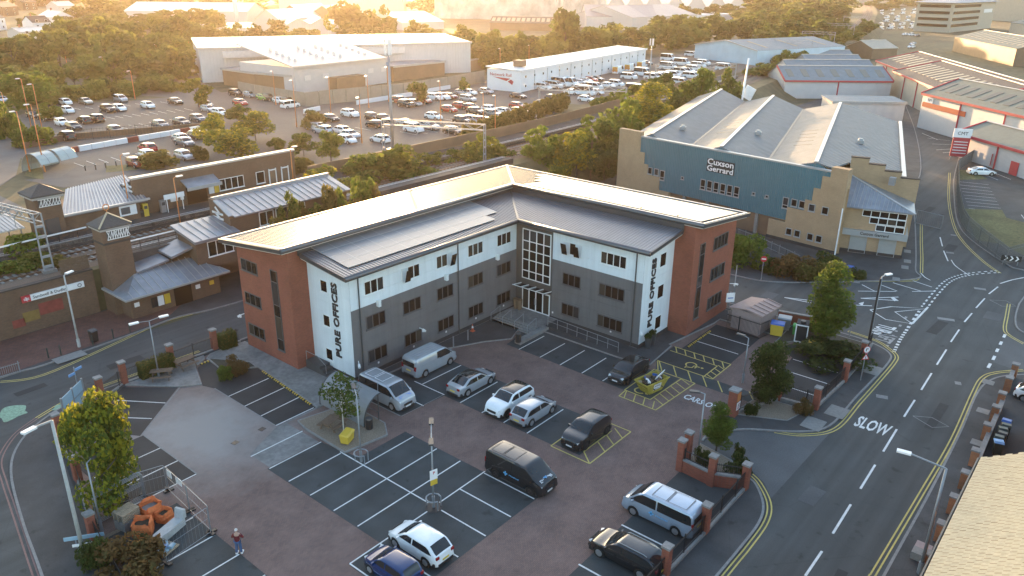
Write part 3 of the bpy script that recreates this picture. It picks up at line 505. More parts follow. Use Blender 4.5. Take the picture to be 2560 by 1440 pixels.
# cladding panels, each its own piece, three rows to a storey
def panels(o,rz,cols,zrows,fmat,topf=None):
    for i in range(len(cols)-1):
        for j in range(len(zrows)-1):
            x0,x1=cols[i]+.008,cols[i+1]-.008; z0,z1=zrows[j]+.008,zrows[j+1]-.008
            zt0=z1 if topf is None or j<len(zrows)-2 else topf(x0); zt1=z1 if topf is None or j<len(zrows)-2 else topf(x1)
            mb=MB().add([(x0,-.05,z0),(x1,-.05,z0),(x1,-.05,zt1),(x0,-.05,zt0),(x0,0,z0),(x1,0,z0),(x1,0,zt1),(x0,0,zt0)],[(0,1,2,3),(0,4,5,1),(1,5,6,2),(2,6,7,3),(3,7,4,0)])
            mb.build('cladding_panel',M[fmat(i,(z0+z1)/2)],off,loc=o,rz=rz)
zr=[.46,1.5,2.54,3.58,4.6,5.62,6.62,7.66,8.7,9.7]
wg=lambda i,z:'white_clad' if z>6.6 else 'grey_clad'
panels((37.1,48,0),FY,[0,1.06,4.3,8.55,12.8,17.05,21.54],zr,lambda i,z:'white_clad' if z>6.6 else 'grey_clad')
panels((58.7,47.93,0),FX,[0,.55,4.6],zr,lambda i,z:'brown_clad')
panels((58.7,47.93,0),FX,[4.62,9.3,13.9,14.93],zr,wg)
panels((37.1,53.5,0),FX,[0,2.75,5.5],zr[:-1]+[9.72],lambda i,z:'white_clad',lambda x:zw(48)+(5.5-x)*.118)
panels((58.7,33,0),FY,[0,2.7,5.4],zr[:-1]+[9.72],lambda i,z:'white_clad',lambda x:zw(48)+x*.118)
# windows
for k in range(5):
    for z,fm,op in ((1.2,'frame_g',()),(4.42,'frame_g',()),(7.58,'frame_w',{1:(0,),2:(2,)}.get(k,()))):
        window(off,(38.58+4.24*k,47.95,z),FY,2.15,1.24,3,fm,open_=op)
for z,fm in ((1.1,'frame_g'),(4.32,'frame_g'),(7.56,'frame_w')):
    window(off,(58.65,41.98,z),FX,2.15,1.24,3,fm,open_=(0,2) if z>7 else ()); window(off,(58.65,37.66,z),FX,2.84,1.24,4,fm)
window(off,(58.64,47.12,3.72),FX,3.62,5.34,4,'frame_w',rowh=[.85,1.15,.95,.95,1.2],rows=5,fw=.1,sill=False)
door=window(off,(58.64,47.06,.36),FX,3.6,2.3,4,'frame_w',fw=.11,sill=False,name='entrance_door')
for x in (1.72,1.88): MB().tube((x,-.14,.8),(x,-.14,1.5),.02).build('door_handle',M['galv'],door)
for z in (1.08,4.3,7.5): window(off,(37.05,51.76,z),FX,.96,1.12,1,'frame_w'); window(off,(61.4,32.95,z-.1),FY,1.18,1.4,1,'frame_w')
for z in (1.42,4.57,7.8): window(off,(35.19,60.75,z),FX,2.5,1.12,3,'frame_g'); window(off,(68.2,30.89,z),FY,3.1,1.35,4,'frame_g')
window(off,(35.19,56.25,1.25),FX,1.0,7.66,1,'frame_g',rows=5,rowh=[.8,1.6,.8,1.6,.8]); window(off,(65.35,30.89,1.4),FY,1.0,7.8,1,'frame_g',rows=5,rowh=[.8,1.6,.8,1.6,.8])
# lower roofs, with a mitred valley at the inner corner
zl=lambda d:10.06+d*.1207
A1=[(36.2,47.2,zl(0)),(57.9,47.2,zl(0)),(63.8,53.1,zl(5.9)),(36.2,53.1,zl(5.9))]; B1=[(57.9,47.2,zl(0)),(57.9,32.1,zl(0)),(63.8,32.1,zl(5.9)),(63.8,53.1,zl(5.9))]
ra=MB().slab(A1,.22).build('roof',M['roof'],off); rb=MB().slab(B1,.22).build('roof',M['roof'],off)
m=MB(); x=36.35
while x<63.6:
    y0=47.3 if x<57.9 else 47.2+(x-57.9)+.05; m.obox((x,(y0+53.05)/2,zl((y0+53.05)/2-47.2)+.022),(.07,(53.05-y0),.045),0,math.atan(.1207)); x+=.333
o=m.build('roof_ribs',M['roof_rib'],ra); o['kind']='stuff'
m=MB(); y=32.2
while y<52.9:
    x0=58.0 if y<47.2 else 57.9+(y-47.2)+.05; d=(x0+63.75)/2-57.9
    c=Vector(((x0+63.75)/2,y,zl(d)+.022)); a=math.atan(.1207); L_=63.75-x0
    m.beam((x0,y,zl(x0-57.9)+.022),(63.75,y,zl(63.75-57.9)+.022),.07,.045); y+=.333
o=m.build('roof_ribs',M['roof_rib'],rb); o['kind']='stuff'
MB().beam((57.95,47.25,zl(0)+.06),(63.7,53.0,zl(5.8)+.06),.22,.06).build('valley_flashing',M['gutter'],off)
def gutter(pts,r,parent=off):
    m=MB()
    for a,b in zip(pts,pts[1:]): m.tube(a,b,r,n=10)
    return m.build('gutter',M['gutter'],parent,smooth=True)
ge=zl(0)-.12
gutter([(36.1,47.15,ge),(57.85,47.15,ge)],.24); gutter([(57.85,47.15,ge),(57.85,32.0,ge)],.24)
MB().beam((36.12,47.2,zl(0)-.12),(36.12,53.0,zl(5.8)-.12),.12,.36).build('verge_trim',M['gutter'],off); MB().beam((58.0,32.02,zl(0)-.12),(63.7,32.02,zl(5.8)-.12),.12,.36).build('verge_trim',M['gutter'],off)
MB().beam((36.3,47.5,zl(0)-.36),(36.3,53.0,zl(5.6)-.36),.3,.08).build('soffit_trim',M['soffit'],off); MB().beam((58.3,32.2,zl(0)-.36),(63.7,32.2,zl(5.4)-.36),.3,.08).build('soffit_trim',M['soffit'],off)
# clerestory below the upper roof
MB().box(36.2,53.3,10.5,64,53.5,11.3).build('clerestory',M['gutter'],off); MB().box(63.9,32.1,10.5,64.09,53.3,11.3).build('clerestory',M['gutter'],off)
# upper roofs falling to the outside
zt=lambda d:11.66-d*.1165
A2=[(34.2,52.8,zt(0)),(63.9,52.8,zt(0)),(73.9,62.2,zt(9.4)),(34.2,62.2,zt(9.4))]; B2=[(63.9,30.1,zt(0)),(73.9,30.1,zt(9.4)),(73.9,62.2,zt(9.4)),(63.9,52.8,zt(0))]
ua=MB().slab(A2,.3).build('upper_roof',M['roof_top'],off); ub=MB().slab(B2,.3).build('upper_roof',M['roof_top_y'],off)
gu=zt(0)-.14
gutter([(34.1,52.75,gu),(63.85,52.75,gu)],.22); gutter([(63.85,52.75,gu),(63.85,30.0,gu)],.22)
for a,b in (((34.3,53.0,zt(0)-.42),(64.0,53.0,zt(0)-.42)),((64.1,52.9,zt(0)-.42),(64.1,30.2,zt(0)-.42)),((34.45,53.1,zt(.3)-.42),(34.45,62,zt(9.2)-.42)),((64.2,30.35,zt(.3)-.42),(73.8,30.35,zt(9.2)-.42))): MB().beam(a,b,.3,.1).build('soffit_trim',M['soffit'],off)
for a,b in (((34.15,52.6,zt(0)-.13),(34.15,62.3,zt(9.5)-.13)),((63.7,30.05,zt(0)-.13),(74.1,30.05,zt(9.6)-.13))): MB().beam(a,b,.14,.34).build('verge_trim',M['gutter'],off)
for a,b in (((34.35,53.0,zt(.2)+.05),(34.35,62.1,zt(9.3)+.05)),((34.3,62.05,zt(9.25)+.05),(73.8,62.05,zt(9.25)+.05)),((34.3,52.95,zt(.15)+.05),(63.8,52.95,zt(.15)+.05)),((64.0,52.7,zt(.1)+.05),(64.0,30.3,zt(.1)+.05)),((64.0,30.25,zt(.1)+.055),(73.8,30.25,zt(9.3)+.055)),((73.75,30.3,zt(9.3)+.06),(73.75,62.1,zt(9.3)+.06)),((63.95,52.85,zt(0)+.07),(73.85,62.15,zt(9.4)+.07))): MB().beam(a,b,.24,.06).build('roof_edge_trim',M['trim_w'],off)
for x,y in ((40,53.3),(48,53.3),(56,53.3),(63,53.5),(64.3,49),(64.3,43),(64.3,37),(64.3,33)): MB().tube((x,y,zt(.5)),(x,y,zt(.5)+.35),.03).obox((x,y,zt(.5)+.3),(.1,.1,.06)).build('roof_anchor',M['dgrey'],off)
# solar panels
sp=MB().box(-.82,-.6,0,.82,.6,.045).mesh('solar_panel'); spe=MB().box(-.835,-.6,.0,-.815,.6,.05).box(.815,-.6,.0,.835,.6,.05).box(-.835,.595,0,.835,.615,.05).box(-.835,-.615,0,.835,-.595,.05).mesh('frame')
def solar(x,y,z,eul):
    o=obj('solar_panel',sp,M['solar'],off); o.location=(x,y,z); o.rotation_euler=eul; obj('frame',spe,M['solar_f'],o); return o
sx=1.665; al=math.atan(.1207)
sp2=MB().box(-.82,-.62,0,.82,.62,.045).mesh('solar_panel')
for r in range(4):
    y=48.98+r*1.245; n_=12 if r==0 else 12
    x0=38.3; nn={0:11,1:12,2:12,3:12}[r]
    for c in range(nn): solar(x0+c*sx+.02*r,y,zl(y-47.2)+.09,(al,0,0))
be=math.atan(.1165)
for r in range(5):
    x=65.2+r*1.66
    for c in range(17+ (0,0,1,2,3)[r]):
        o=solar(x,31.3+c*1.235,zt(x-63.9)+.09,(0,be,0))
# downpipes, floodlights, small wall fittings
for x in (37.95,49.9): MB().tube((x,47.86,.1),(x,47.86,9.8),.06).build('downpipe',M['dgrey'],off)
MB().tube((58.56,33.75,.1),(58.56,33.75,9.8),.06).build('downpipe',M['dgrey'],off)
for x,z in ((39.95,6.55),(48.2,6.55),(55.5,6.6)): MB().box(x-.13,47.6,z-.3,x+.13,47.95,z+.25).box(x-.1,47.55,z+.15,x+.1,47.8,z+.3).build('wall_light',M['frame_w'],off)
for k in range(5): MB().box(39.6+4.24*k,47.9,.85,39.75+4.24*k,47.96,1.02).build('number_plate',M['white'],off)
for y in (43.0,36.0): MB().box(58.6,y,.82,58.66,y+.15,1.0).build('number_plate',M['white'],off)
for p,d in (((37.3,47.7,2.05),(-.35,-.5,0)),((58.4,32.8,2.2),(-.4,-.4,0)),((35.1,61.2,3.3),(-.4,0,0)),((73.0,30.8,3.0),(.3,-.4,0)),((44.6,47.8,2.6),(0,-.45,0))):
    q=Vector(p)+Vector(d); MB().tube(p,q,.04).tube(q,q+Vector(d)*.7+Vector((0,0,-.1)),.09,.11,8).tube(q+Vector((0,0,-.25)),q,.1,.1,8).build('security_camera',M['white'],off)
# lettering
for o_,r_,u_ in (((37.0,49.87,5.25),(0,0,1),(0,1,0)),((60.4,32.9,5.2),(0,0,1),(-1,0,0))): lettering('lettering','PURE OFFICES',.98,o_,r_,u_,M['black'],off,6.9,.08,.022)
# entrance canopy, landing, steps, ramp and rails
cn=MB().slab([(57.3,47.3,3.25),(57.3,43.2,3.25),(58.6,43.2,3.05),(58.6,47.3,3.05)],.05).build('canopy',M['glass'],off)
for y in (47.2,46.2,45.25,44.3,43.3): MB().beam((57.2,y,3.3),(58.6,y,3.12),.06,.08).build('canopy_bracket',M['frame_w'],cn)
MB().beam((57.25,43.2,3.3),(57.25,47.3,3.3),.06,.06).build('canopy_edge',M['frame_w'],cn)
MB().box(55.8,42.4,0,58.58,47.88,.36).build('landing',M['concrete'],off)
for i in range(4): MB().box(54.4+.35*i,42.7,0,54.4+.35*i+.36 if i<3 else 55.79,47.85,.09*(i+1)-.01*0).build('step',M['slab'],off)
for y in (42.9,44.5,46.1,47.6):
    MB().tube((54.3,y,0),(54.3,y,.95),.025).tube((55.7,y,.3),(55.7,y,1.3),.025).tube((54.3,y,.95),(55.7,y,1.3),.025).build('handrail',M['galv'],off)
rp=MB(); rp.slab([(56.6,42.4,.36),(56.6,33.9,.1),(58.58,33.9,.1),(58.58,42.4,.36)],.3); rp.build('ramp',M['pave'],off)
m=MB()
for i in range(8):
    y=42.2-i*1.18; z=.36-.26*i/7; m.tube((56.7,y,z),(56.7,y,z+1.0),.025)
m.tube((56.7,42.2,1.36),(56.7,33.95,1.1),.025).tube((56.7,42.2,.86),(56.7,33.95,.6),.018).build('handrail',M['galv'],off)
MB().slab([(52.0,42.6,.35),(52.0,41.9,.3),(56.5,41.9,.35),(56.5,42.5,.35)],.32).build('kerb_wall',M['concrete'],off)
st=MB().box(34.7,50.7,0,36.9,53.3,.75).box(34.3,50.2,0,36.9,50.69,.5).box(34.0,49.7,0,36.9,50.19,.25); st=MB().box(35.9,51.3,.1,36.97,53.3,.85).box(35.9,50.9,.1,36.97,51.29,.6).box(35.9,50.5,.1,36.97,50.89,.35).build('side_steps',M['dgrey'],off)
MB().path([(35.95,50.5,.4),(35.95,50.5,1.2),(35.95,51.6,1.75),(35.95,53.2,1.75),(35.95,53.2,.9)],.025).build('handrail',M['galv'],off)
# ------------------------------------------------------------------ vehicles
def lerp(a,b,t): return a+(b-a)*t
def prof(pts,x):     # smooth curve through (x,value) that never overshoots
    if x<=pts[0][0]: return pts[0][1]
    if x>=pts[-1][0]: return pts[-1][1]
    n=len(pts); d=[(pts[i+1][1]-pts[i][1])/(pts[i+1][0]-pts[i][0]) for i in range(n-1)]
    def sl(k):
        if k==0: return d[0]
        if k==n-1: return d[-1]
        return 0. if d[k-1]*d[k]<=0 else 2*d[k-1]*d[k]/(d[k-1]+d[k])
    for i in range(n-1):
        (a,va),(b,vb)=pts[i],pts[i+1]
        if x<=b:
            t=(x-a)/(b-a); m0,m1=sl(i)*(b-a),sl(i+1)*(b-a); return (2*t**3-3*t*t+1)*va+(t**3-2*t*t+t)*m0+(-2*t**3+3*t*t)*vb+(t**3-t*t)*m1
# side outline (x along the car, nose at +), belt, plan half width, cabin: cowl, roof front, roof rear, tail
SPEC={
 'hatch':dict(L=4.3,W=1.8,top=[(-2.15,.62),(-2.1,.95),(-1.95,1.02),(-1.45,1.40),(-.9,1.48),(.2,1.46),(.55,1.38),(1.25,.97),(1.75,.85),(2.05,.66),(2.15,.5)],belt=[(-2.15,.55),(-2,.98),(1.2,.92),(1.8,.78),(2.15,.5)],ws=(.52,1.22),rw=(-1.98,-1.45),wh=.33,wx=(1.33,-1.3)),
 'saloon':dict(L=4.7,W=1.82,top=[(-2.35,.6),(-2.28,1.0),(-1.75,1.06),(-.95,1.40),(-.4,1.45),(.25,1.43),(.5,1.36),(1.2,.96),(1.85,.83),(2.25,.64),(2.35,.48)],belt=[(-2.35,.5),(-2.2,.98),(1.2,.92),(1.95,.74),(2.35,.48)],ws=(.45,1.2),rw=(-1.78,-.95),wh=.34,wx=(1.45,-1.4)),
 'estate':dict(L=4.75,W=1.84,top=[(-2.37,.65),(-2.3,1.02),(-2.05,1.2),(-1.7,1.44),(-1,1.5),(.25,1.48),(.55,1.38),(1.25,.99),(1.9,.9),(2.25,.72),(2.37,.5)],belt=[(-2.37,.55),(-2.2,1.0),(1.2,.95),(1.95,.84),(2.37,.48)],ws=(.5,1.25),rw=(-2.2,-1.72),wh=.35,wx=(1.45,-1.42)),
 'suv':dict(L=4.6,W=1.9,top=[(-2.3,.75),(-2.25,1.1),(-2.05,1.2),(-1.65,1.6),(-.9,1.68),(.2,1.66),(.5,1.58),(1.15,1.14),(1.85,1.04),(2.2,.85),(2.3,.6)],belt=[(-2.3,.65),(-2.1,1.15),(1.1,1.08),(1.9,.97),(2.3,.58)],ws=(.45,1.12),rw=(-2.1,-1.65),wh=.38,wx=(1.4,-1.4)),
 'mpv':dict(L=4.5,W=1.85,top=[(-2.25,.7),(-2.2,1.05),(-2.1,1.2),(-1.85,1.6),(-1,1.67),(.35,1.62),(.75,1.5),(1.5,1.02),(1.9,.93),(2.2,.72),(2.25,.55)],belt=[(-2.25,.6),(-2.1,1.05),(1.4,.98),(1.9,.88),(2.25,.52)],ws=(.7,1.47),rw=(-2.13,-1.86),wh=.33,wx=(1.4,-1.35)),
 'small':dict(L=3.7,W=1.66,top=[(-1.85,.62),(-1.8,1.0),(-1.7,1.08),(-1.4,1.44),(-.8,1.5),(.2,1.46),(.5,1.36),(1.05,1.0),(1.5,.92),(1.78,.74),(1.85,.55)],belt=[(-1.85,.55),(-1.7,1.0),(1.0,.95),(1.55,.85),(1.85,.5)],ws=(.45,1.03),rw=(-1.72,-1.4),wh=.3,wx=(1.18,-1.15)),
 'van':dict(L=5.1,W=1.98,top=[(-2.55,.75),(-2.53,1.3),(-2.45,1.85),(-2.25,1.95),(-1,1.98),(.9,1.97),(1.2,1.88),(2.0,1.25),(2.35,1.1),(2.52,.9),(2.55,.6)],belt=[(-2.55,.6),(-2.45,1.12),(1.6,1.14),(2.2,1.02),(2.55,.55)],ws=(1.15,1.98),rw=(-2.52,-2.44),wh=.34,wx=(1.62,-1.45)),
 'svan':dict(L=4.4,W=1.8,top=[(-2.2,.7),(-2.18,1.3),(-2.1,1.75),(-1.9,1.82),(-.4,1.84),(.55,1.8),(.8,1.7),(1.5,1.12),(1.9,1.0),(2.15,.8),(2.2,.55)],belt=[(-2.2,.6),(-2.1,1.05),(1.4,1.06),(1.85,.94),(2.2,.52)],ws=(.75,1.48),rw=(-2.17,-2.1),wh=.32,wx=(1.4,-1.3)),
 'hvan':dict(L=5.9,W=2.05,top=[(-2.95,.75),(-2.93,1.5),(-2.88,2.45),(-2.6,2.55),(-1,2.58),(1.2,2.54),(1.5,2.35),(2.25,1.4),(2.7,1.2),(2.92,.95),(2.95,.6)],belt=[(-2.95,.6),(-2.88,1.2),(1.9,1.25),(2.5,1.1),(2.95,.55)],ws=(1.55,2.22),rw=(-2.92,-2.88),wh=.36,wx=(1.95,-1.7)),
}
SPEC['coupe']=dict(SPEC['saloon'],top=[(-2.3,.65),(-2.2,1.02),(-1.9,1.1),(-1.0,1.42),(-.4,1.47),(.3,1.43),(.6,1.33),(1.3,.95),(1.85,.86),(2.2,.68),(2.3,.5)],rw=(-1.95,-1.0),L=4.6)
def is_van(k): return k in('van','svan','hvan')
def carsurf(sp,van):
    L,W=sp['L'],sp['W']; hl=L/2; roof=max(v for _,v in sp['top'])
    def hw(x):
        a=abs(x)/hl; return W/2*(1-.22*max(0,(a-.58)/.42)**2.1) if not van else W/2*(1-.10*max(0,(a-.7)/.3)**2.5)
    def zt_(x): return prof(sp['top'],x)
    def zb(x): return min(prof(sp['belt'],x),zt_(x)-.03)
    def zl_(x):
        z=.22 if abs(x)<hl-.25 else .22+.1*(abs(x)-hl+.25)/.25
        for wx in sp['wx']:
            d=abs(x-wx); r=sp['wh']+.06
            if d<r: z=max(z,sp['wh']+math.sqrt(r*r-d*d))
        return z
    def wt(x):
        k=max(0,min(1,(zt_(x)-zb(x))/(roof-1.0+.001))); return hw(x)*lerp(.94,.78 if not van else .90,k)
    return hw,zt_,zb,zl_,wt,roof,hl
def car_meshes(kind,detail):
    sp=SPEC[kind]; van=is_van(kind); hw,zt_,zb,zl_,wt,roof,hl=carsurf(sp,van); n=64 if detail else 26
    if detail:
        xs=sorted(set([-hl+2*hl*i/n for i in range(n+1)]))
    else:
        xs=[-hl+2*hl*i/n for i in range(n+1)]
    m=MB(); K=0; rows=[]
    for x in xs:
        w_=hw(x); a=zl_(x); b=zb(x); t=zt_(x); q=wt(x); mid=max(a+.02,min(b-.08,.55)); e=min(.07,(t-b)*.5)
        half=[(w_*.95,a),(w_*.995,max(a+.01,min(.45,mid))),(w_,mid),(w_*.975,b-.02),(lerp(w_*.95,q,.12),b+(t-b)*.12),(lerp(w_*.95,q,.85),b+(t-b)*.85),(q*.9,t-min(.015,(t-b)*.05)),(q*.6,t+.012),(0,t+.025)]
        rows.append([(x,y,z) for y,z in half]+[(x,-y,z) for y,z in half[-2::-1]])
    K=len(rows[0]); vs=[p for r in rows for p in r]; fs=[]
    for i in range(len(rows)-1):
        for j in range(K-1): a=i*K+j; fs.append((a,a+K,a+K+1,a+1))
    fs.append(list(range(K))); fs.append([(len(rows)-1)*K+j for j in range(K)][::-1]); m.add(vs,fs)
    out={'body':m.mesh('body',True)}; out['body'].set_sharp_from_angle(angle=R(38))
    # underside
    out['underbody']=MB().box(-hl+.15,-hw(0)*.9,.2,hl-.15,hw(0)*.9,.5).mesh('underbody')
    def topz_(x,y): q=wt(x); k=abs(y)/q; return zt_(x)+.025-(.013*k/.6 if k<.6 else .013+.027*(k-.6)/.3)
    def patch(x0,x1,f,nx=6,ny=6,eps=.012):
        mb=MB(); P=[]
        for i in range(nx+1):
            x=lerp(x0,x1,i/nx); q=wt(x)*f
            for j in range(ny+1): y=-q+2*q*j/ny; P.append((x+(eps if x0>0 else -eps),y,topz_(x,y)+eps))
        return mb.add(P,[(i*(ny+1)+j,(i+1)*(ny+1)+j,(i+1)*(ny+1)+j+1,i*(ny+1)+j+1) for i in range(nx) for j in range(ny)])
    out['windscreen']=patch(sp['ws'][0],sp['ws'][1],.86).mesh('windscreen',True)
    if van: xr=-hl; z0,z1=1.15,min(1.75,roof-.35) if kind!='hvan' else 1.9; out['rear_window']=MB().box(-hl-.012,-.72*hw(0),z0,-hl+.02,.72*hw(0),z1).mesh('rear_window')
    else: out['rear_window']=patch(sp['rw'][0],sp['rw'][1],.84).mesh('rear_window',True)
    def xf(z):   # where the windscreen reaches height z
        x=sp['ws'][1]
        while x>-hl and zt_(x)<z+.06: x-=.02
        return x
    def xb(z):
        x=-hl
        while x<hl and zt_(x)<z+.07: x+=.02
        return x
    def side(s,fa,fb,mid=None):
        mb=MB(); P=[]; nz=4; nx=8; zlo=zb(0)+.04; zhi=roof-.13
        for i in range(nz+1):
            z=lerp(zlo,zhi,i/nz); x1=xf(z)-.06; x0=xb(z)+.10; a,b=lerp(x0,x1,fa),lerp(x0,x1,fb)
            if mid is not None: a=mid[0] if mid[0] is not None else a; b=mid[1] if mid[1] is not None else b; a=min(a,b-.02)
            for j in range(nx+1):
                x=lerp(a,b,j/nx); k=(z-zb(x))/max(.01,zt_(x)-zb(x)); k=max(0,min(.85,k)); y=lerp(hw(x)*.95,wt(x),k)+.012; P.append((x,s*y,z))
        fs=[(i*(nx+1)+j,i*(nx+1)+j+1,(i+1)*(nx+1)+j+1,(i+1)*(nx+1)+j) for i in range(nz) for j in range(nx)]
        if s<0: fs=[f[::-1] for f in fs]
        return mb.add(P,fs)
    B=sp['ws'][0]-1.15 if van else -.12
    for s,nm in ((1,'l'),(-1,'r')):
        out['fw'+nm]=side(s,0,1,(B+.05,None)).mesh('side_window',True); out['bw'+nm]=side(s,0,1,(None,B-.05)).mesh('side_window',True)
    # wheels
    r=sp['wh']; t=MB(); ri=MB(); N=18 if detail else 10
    t.tube((0,-.1,0),(0,.1,0),r,n=N); t=t.mesh('tyre',False); ri.tube((0,-.108,0),(0,-.09,0),r*.66,n=N)
    if detail:
        for k in range(5): a=2*math.pi*k/5; ri.beam((0,-.115,0),(math.cos(a)*r*.62,-.115,math.sin(a)*r*.62),.05,.03)
    out['tyre']=t; out['rim']=ri.mesh('rim')
    xe=hl-.16; ye=hw(xe)*.72
    out['headlight']=MB().obox((0,0,0),(.2,.3,.1),0).mesh('headlight'); out['taillight']=MB().obox((0,0,0),(.1,.24,.18 if not van else .4),0).mesh('taillight')
    out['plate']=MB().box(-.015,-.26,-.055,.015,.26,.055).mesh('number_plate'); out['mirror']=MB().obox((0,0,0),(.1,.2,.15)).mesh('mirror')
    out['grille']=MB().box(-.03,-.45,-.1,.03,.45,.1).mesh('grille')
    out['bumper']=MB().box(-.03,-.62,-.09,.03,.62,.09).mesh('bumper')
    return out
_cm={}
CC={'white':(.78,.8,.81),'silver':(.42,.44,.47),'grey':(.16,.165,.175),'black':(.012,.013,.015),'dark blue':(.02,.03,.09),'blue':(.006,.028,.11),'red':(.4,.02,.02),'dark red':(.18,.02,.02),'pale blue-silver':(.36,.43,.52),'beige':(.42,.38,.31),'green':(.25,.42,.1),'dark grey':(.05,.053,.06),'yellow':(.65,.4,.02)}
CP={k:plain('car paint '+k,v,.2,metal=.35 if k in('silver','grey','pale blue-silver','beige','dark grey') else 0.,coat=.8,spec=.5) for k,v in CC.items()}
M['car_glass']=plain('car glass',(.02,.022,.024),.05,spec=.7); M['tyre']=plain('tyre rubber',(.015,.015,.015),.8); M['rim']=plain('alloy rim',(.4,.4,.41),.35,metal=.7); M['rim_d']=plain('dark rim',(.05,.05,.055),.35,metal=.6)
M['hl']=plain('headlight glass',(.6,.62,.63),.1); M['tl']=plain('tail light',(.25,.01,.012),.25); M['plate_y']=plain('yellow plate',(.6,.45,.06),.5); M['plate_w']=plain('white plate',(.7,.7,.7),.5); M['roof_glass']=plain('black roof',(.012,.012,.013),.12,coat=.5)
def car(kind,colour,x,y,rz,label,group=None,z=0.,detail=False,rearside=True,roof=None,rim='rim',name=None,cat=None,glassrear=None,mirrors=True):
    key=(kind,detail)
    if key not in _cm: _cm[key]=car_meshes(kind,detail)
    c=_cm[key]; sp=SPEC[kind]; hl=sp['L']/2; van=is_van(kind); hw,zt_,zb,zl_,wt,rf,_=carsurf(sp,van)
    t=thing(name or ('parked_van' if van else 'parked_car'),label,cat or('van' if van else 'car'),(x,y,z),rz,group)
    obj('body',c['body'],CP[colour],t); obj('underbody',c['underbody'],M['black'],t)
    obj('windscreen',c['windscreen'],M['car_glass'],t); obj('rear_window',c['rear_window'],M['car_glass'],t)
    for k in('fwl','fwr')+(('bwl','bwr') if rearside else ()): obj('side_window',c[k],M['car_glass'],t)
    for wx in sp['wx']:
        for s in(1,-1):
            w_=obj('wheel',c['tyre'],M['tyre'],t,(wx,s*(hw(wx)-.1),sp['wh']),0 if s<0 else math.pi); obj('rim',c['rim'],M[rim],w_)
    for s in(1,-1):
        xh=hl-.2; h=obj('headlight',c['headlight'],M['hl'],t,(xh,s*hw(xh)*.74,min(zt_(xh)-.05,.8 if not van else .95))); h.rotation_euler=(0,R(20),R(-22*s))
        xt=-hl+.06; obj('taillight',c['taillight'],M['tl'],t,(xt,s*hw(xt)*.84,.88 if not van else 1.1))
        if mirrors: xm=sp['ws'][1]-.25 if not van else sp['ws'][1]-.3; obj('mirror',c['mirror'],CP[colour],t,(xm,s*(hw(xm)+.05),zb(xm)+.05))
    if detail:
        obj('number_plate',c['plate'],M['plate_w'],t,(hl+.01,0,.42)); obj('number_plate',c['plate'],M['plate_y'],t,(-hl-.012,0,.62 if not van else .8))
        obj('grille',c['grille'],M['black'],t,(hl-.02,0,.6)); obj('bumper',c['bumper'],M['black'],t,(hl-.01,0,.32)); obj('bumper',c['bumper'],M['black'],t,(-hl+.0,0,.36))
        if not van:
            mb=MB()
            for s in(1,-1):
                for xx in(.3,-.75): mb.obox((xx,s*(hw(xx)-.0),.78),(.16,.03,.035))
            mb.build('door_handles',CP[colour],t)
    if roof:   # panoramic / contrasting roof panel
        mb=MB(); P=[]; nx,ny=8,6; x0,x1=sp['rw'][1]+.02,sp['ws'][0]-.04
        for i in range(nx+1):
            xx=lerp(x0,x1,i/nx); q=wt(xx)*.88
            for j in range(ny+1): yy=-q+2*q*j/ny; k=abs(yy)/wt(xx); P.append((xx,yy,zt_(xx)+.03-(.013*k/.6 if k<.6 else .013+.027*(k-.6)/.3)+.008))
        mb.add(P,[(i*(ny+1)+j,(i+1)*(ny+1)+j,(i+1)*(ny+1)+j+1,i*(ny+1)+j+1) for i in range(nx) for j in range(ny)]); mb.build('roof_panel',M[roof],t,smooth=True)
    return t
PI=math.pi; near='vehicles in the office car park'
def cross_logo(t,side,x,z,hwid,text):
    y=side*(hwid+.02); r=(side*-1 if side<0 else -1,0,0); r=(1,0,0) if side<0 else (-1,0,0)
    m=MB(); m.obox((x,y,z),(.34,.012,.1)).obox((x,y,z),(.1,.012,.34)); m.build('cross_emblem',M['cyan'],t)
    lettering('side_lettering',text,.16,(x+(.75 if side<0 else -.75),y,z-.02),r,(0,0,1),M['cyan'],t,.85,.01)
M['cyan']=plain('light blue vinyl',(.12,.42,.75),.5)
v=car('van','silver',43.15,45.1,0,'long silver panel van with ribbed roof parked along the grey office wall',near,detail=True,rearside=False)
for s in range(5): MB().box(-2.2,-.62+.31*s-.03,1.99,.7,-.62+.31*s+.03,2.03).build('roof_rib',CP['silver'],v)
for s in (1,-1): MB().box(-2.0,s*.985-.01,1.22,.3,s*.985+.01,1.26).build('side_trim',CP['silver'],v)
v=car('van','silver',36.9,43.75,-PI/2,'silver minibus with reversed bonnet lettering beside the curved smoking shelter',near,detail=True)
c0=G(0,0)
def bonnet(v,text,m,mirror=True,x=2.22,size=.3):
    o=lettering('bonnet_lettering',text,size,(0,0,0),(0,1,0),(-1,0,0),M[m],v,1.25,.005,.006); o.location=(x,0,1.175); o.rotation_euler=(0,R(24),0)
    if mirror: o.scale=(1,-1,1)
bonnet(v,'AMBULANCE','blue')
for a in ((-1.9,-.9),(-.7,.25)):
    MB().strip([(a[0],-.6),(a[1],-.6),(a[1],.6),(a[0],.6),(a[0],-.6)],.06,2.025).build('roof_panel_seam',M['white'],v)
v=car('van','black',35.45,28.35,-PI/2,'black minibus with blue cross emblem parked across the middle bays',near,detail=True,rim='rim_d')
bonnet(v,'AMBULANCE','white'); cross_logo(v,-1,-.55,.85,.98,'Medical')
m=MB(); m.obox((2.1,.0,1.245),(.1,.3,.02)).obox((2.1,0,1.245),(.3,.1,.02)); m.build('cross_emblem',M['cyan'],v)
for a in ((-2.1,-1.1),(-1.0,.0)): MB().strip([(a[0],-.65),(a[1],-.65),(a[1],.65),(a[0],.65),(a[0],-.65)],.05,2.025).build('roof_panel_seam',M['dgrey'],v)
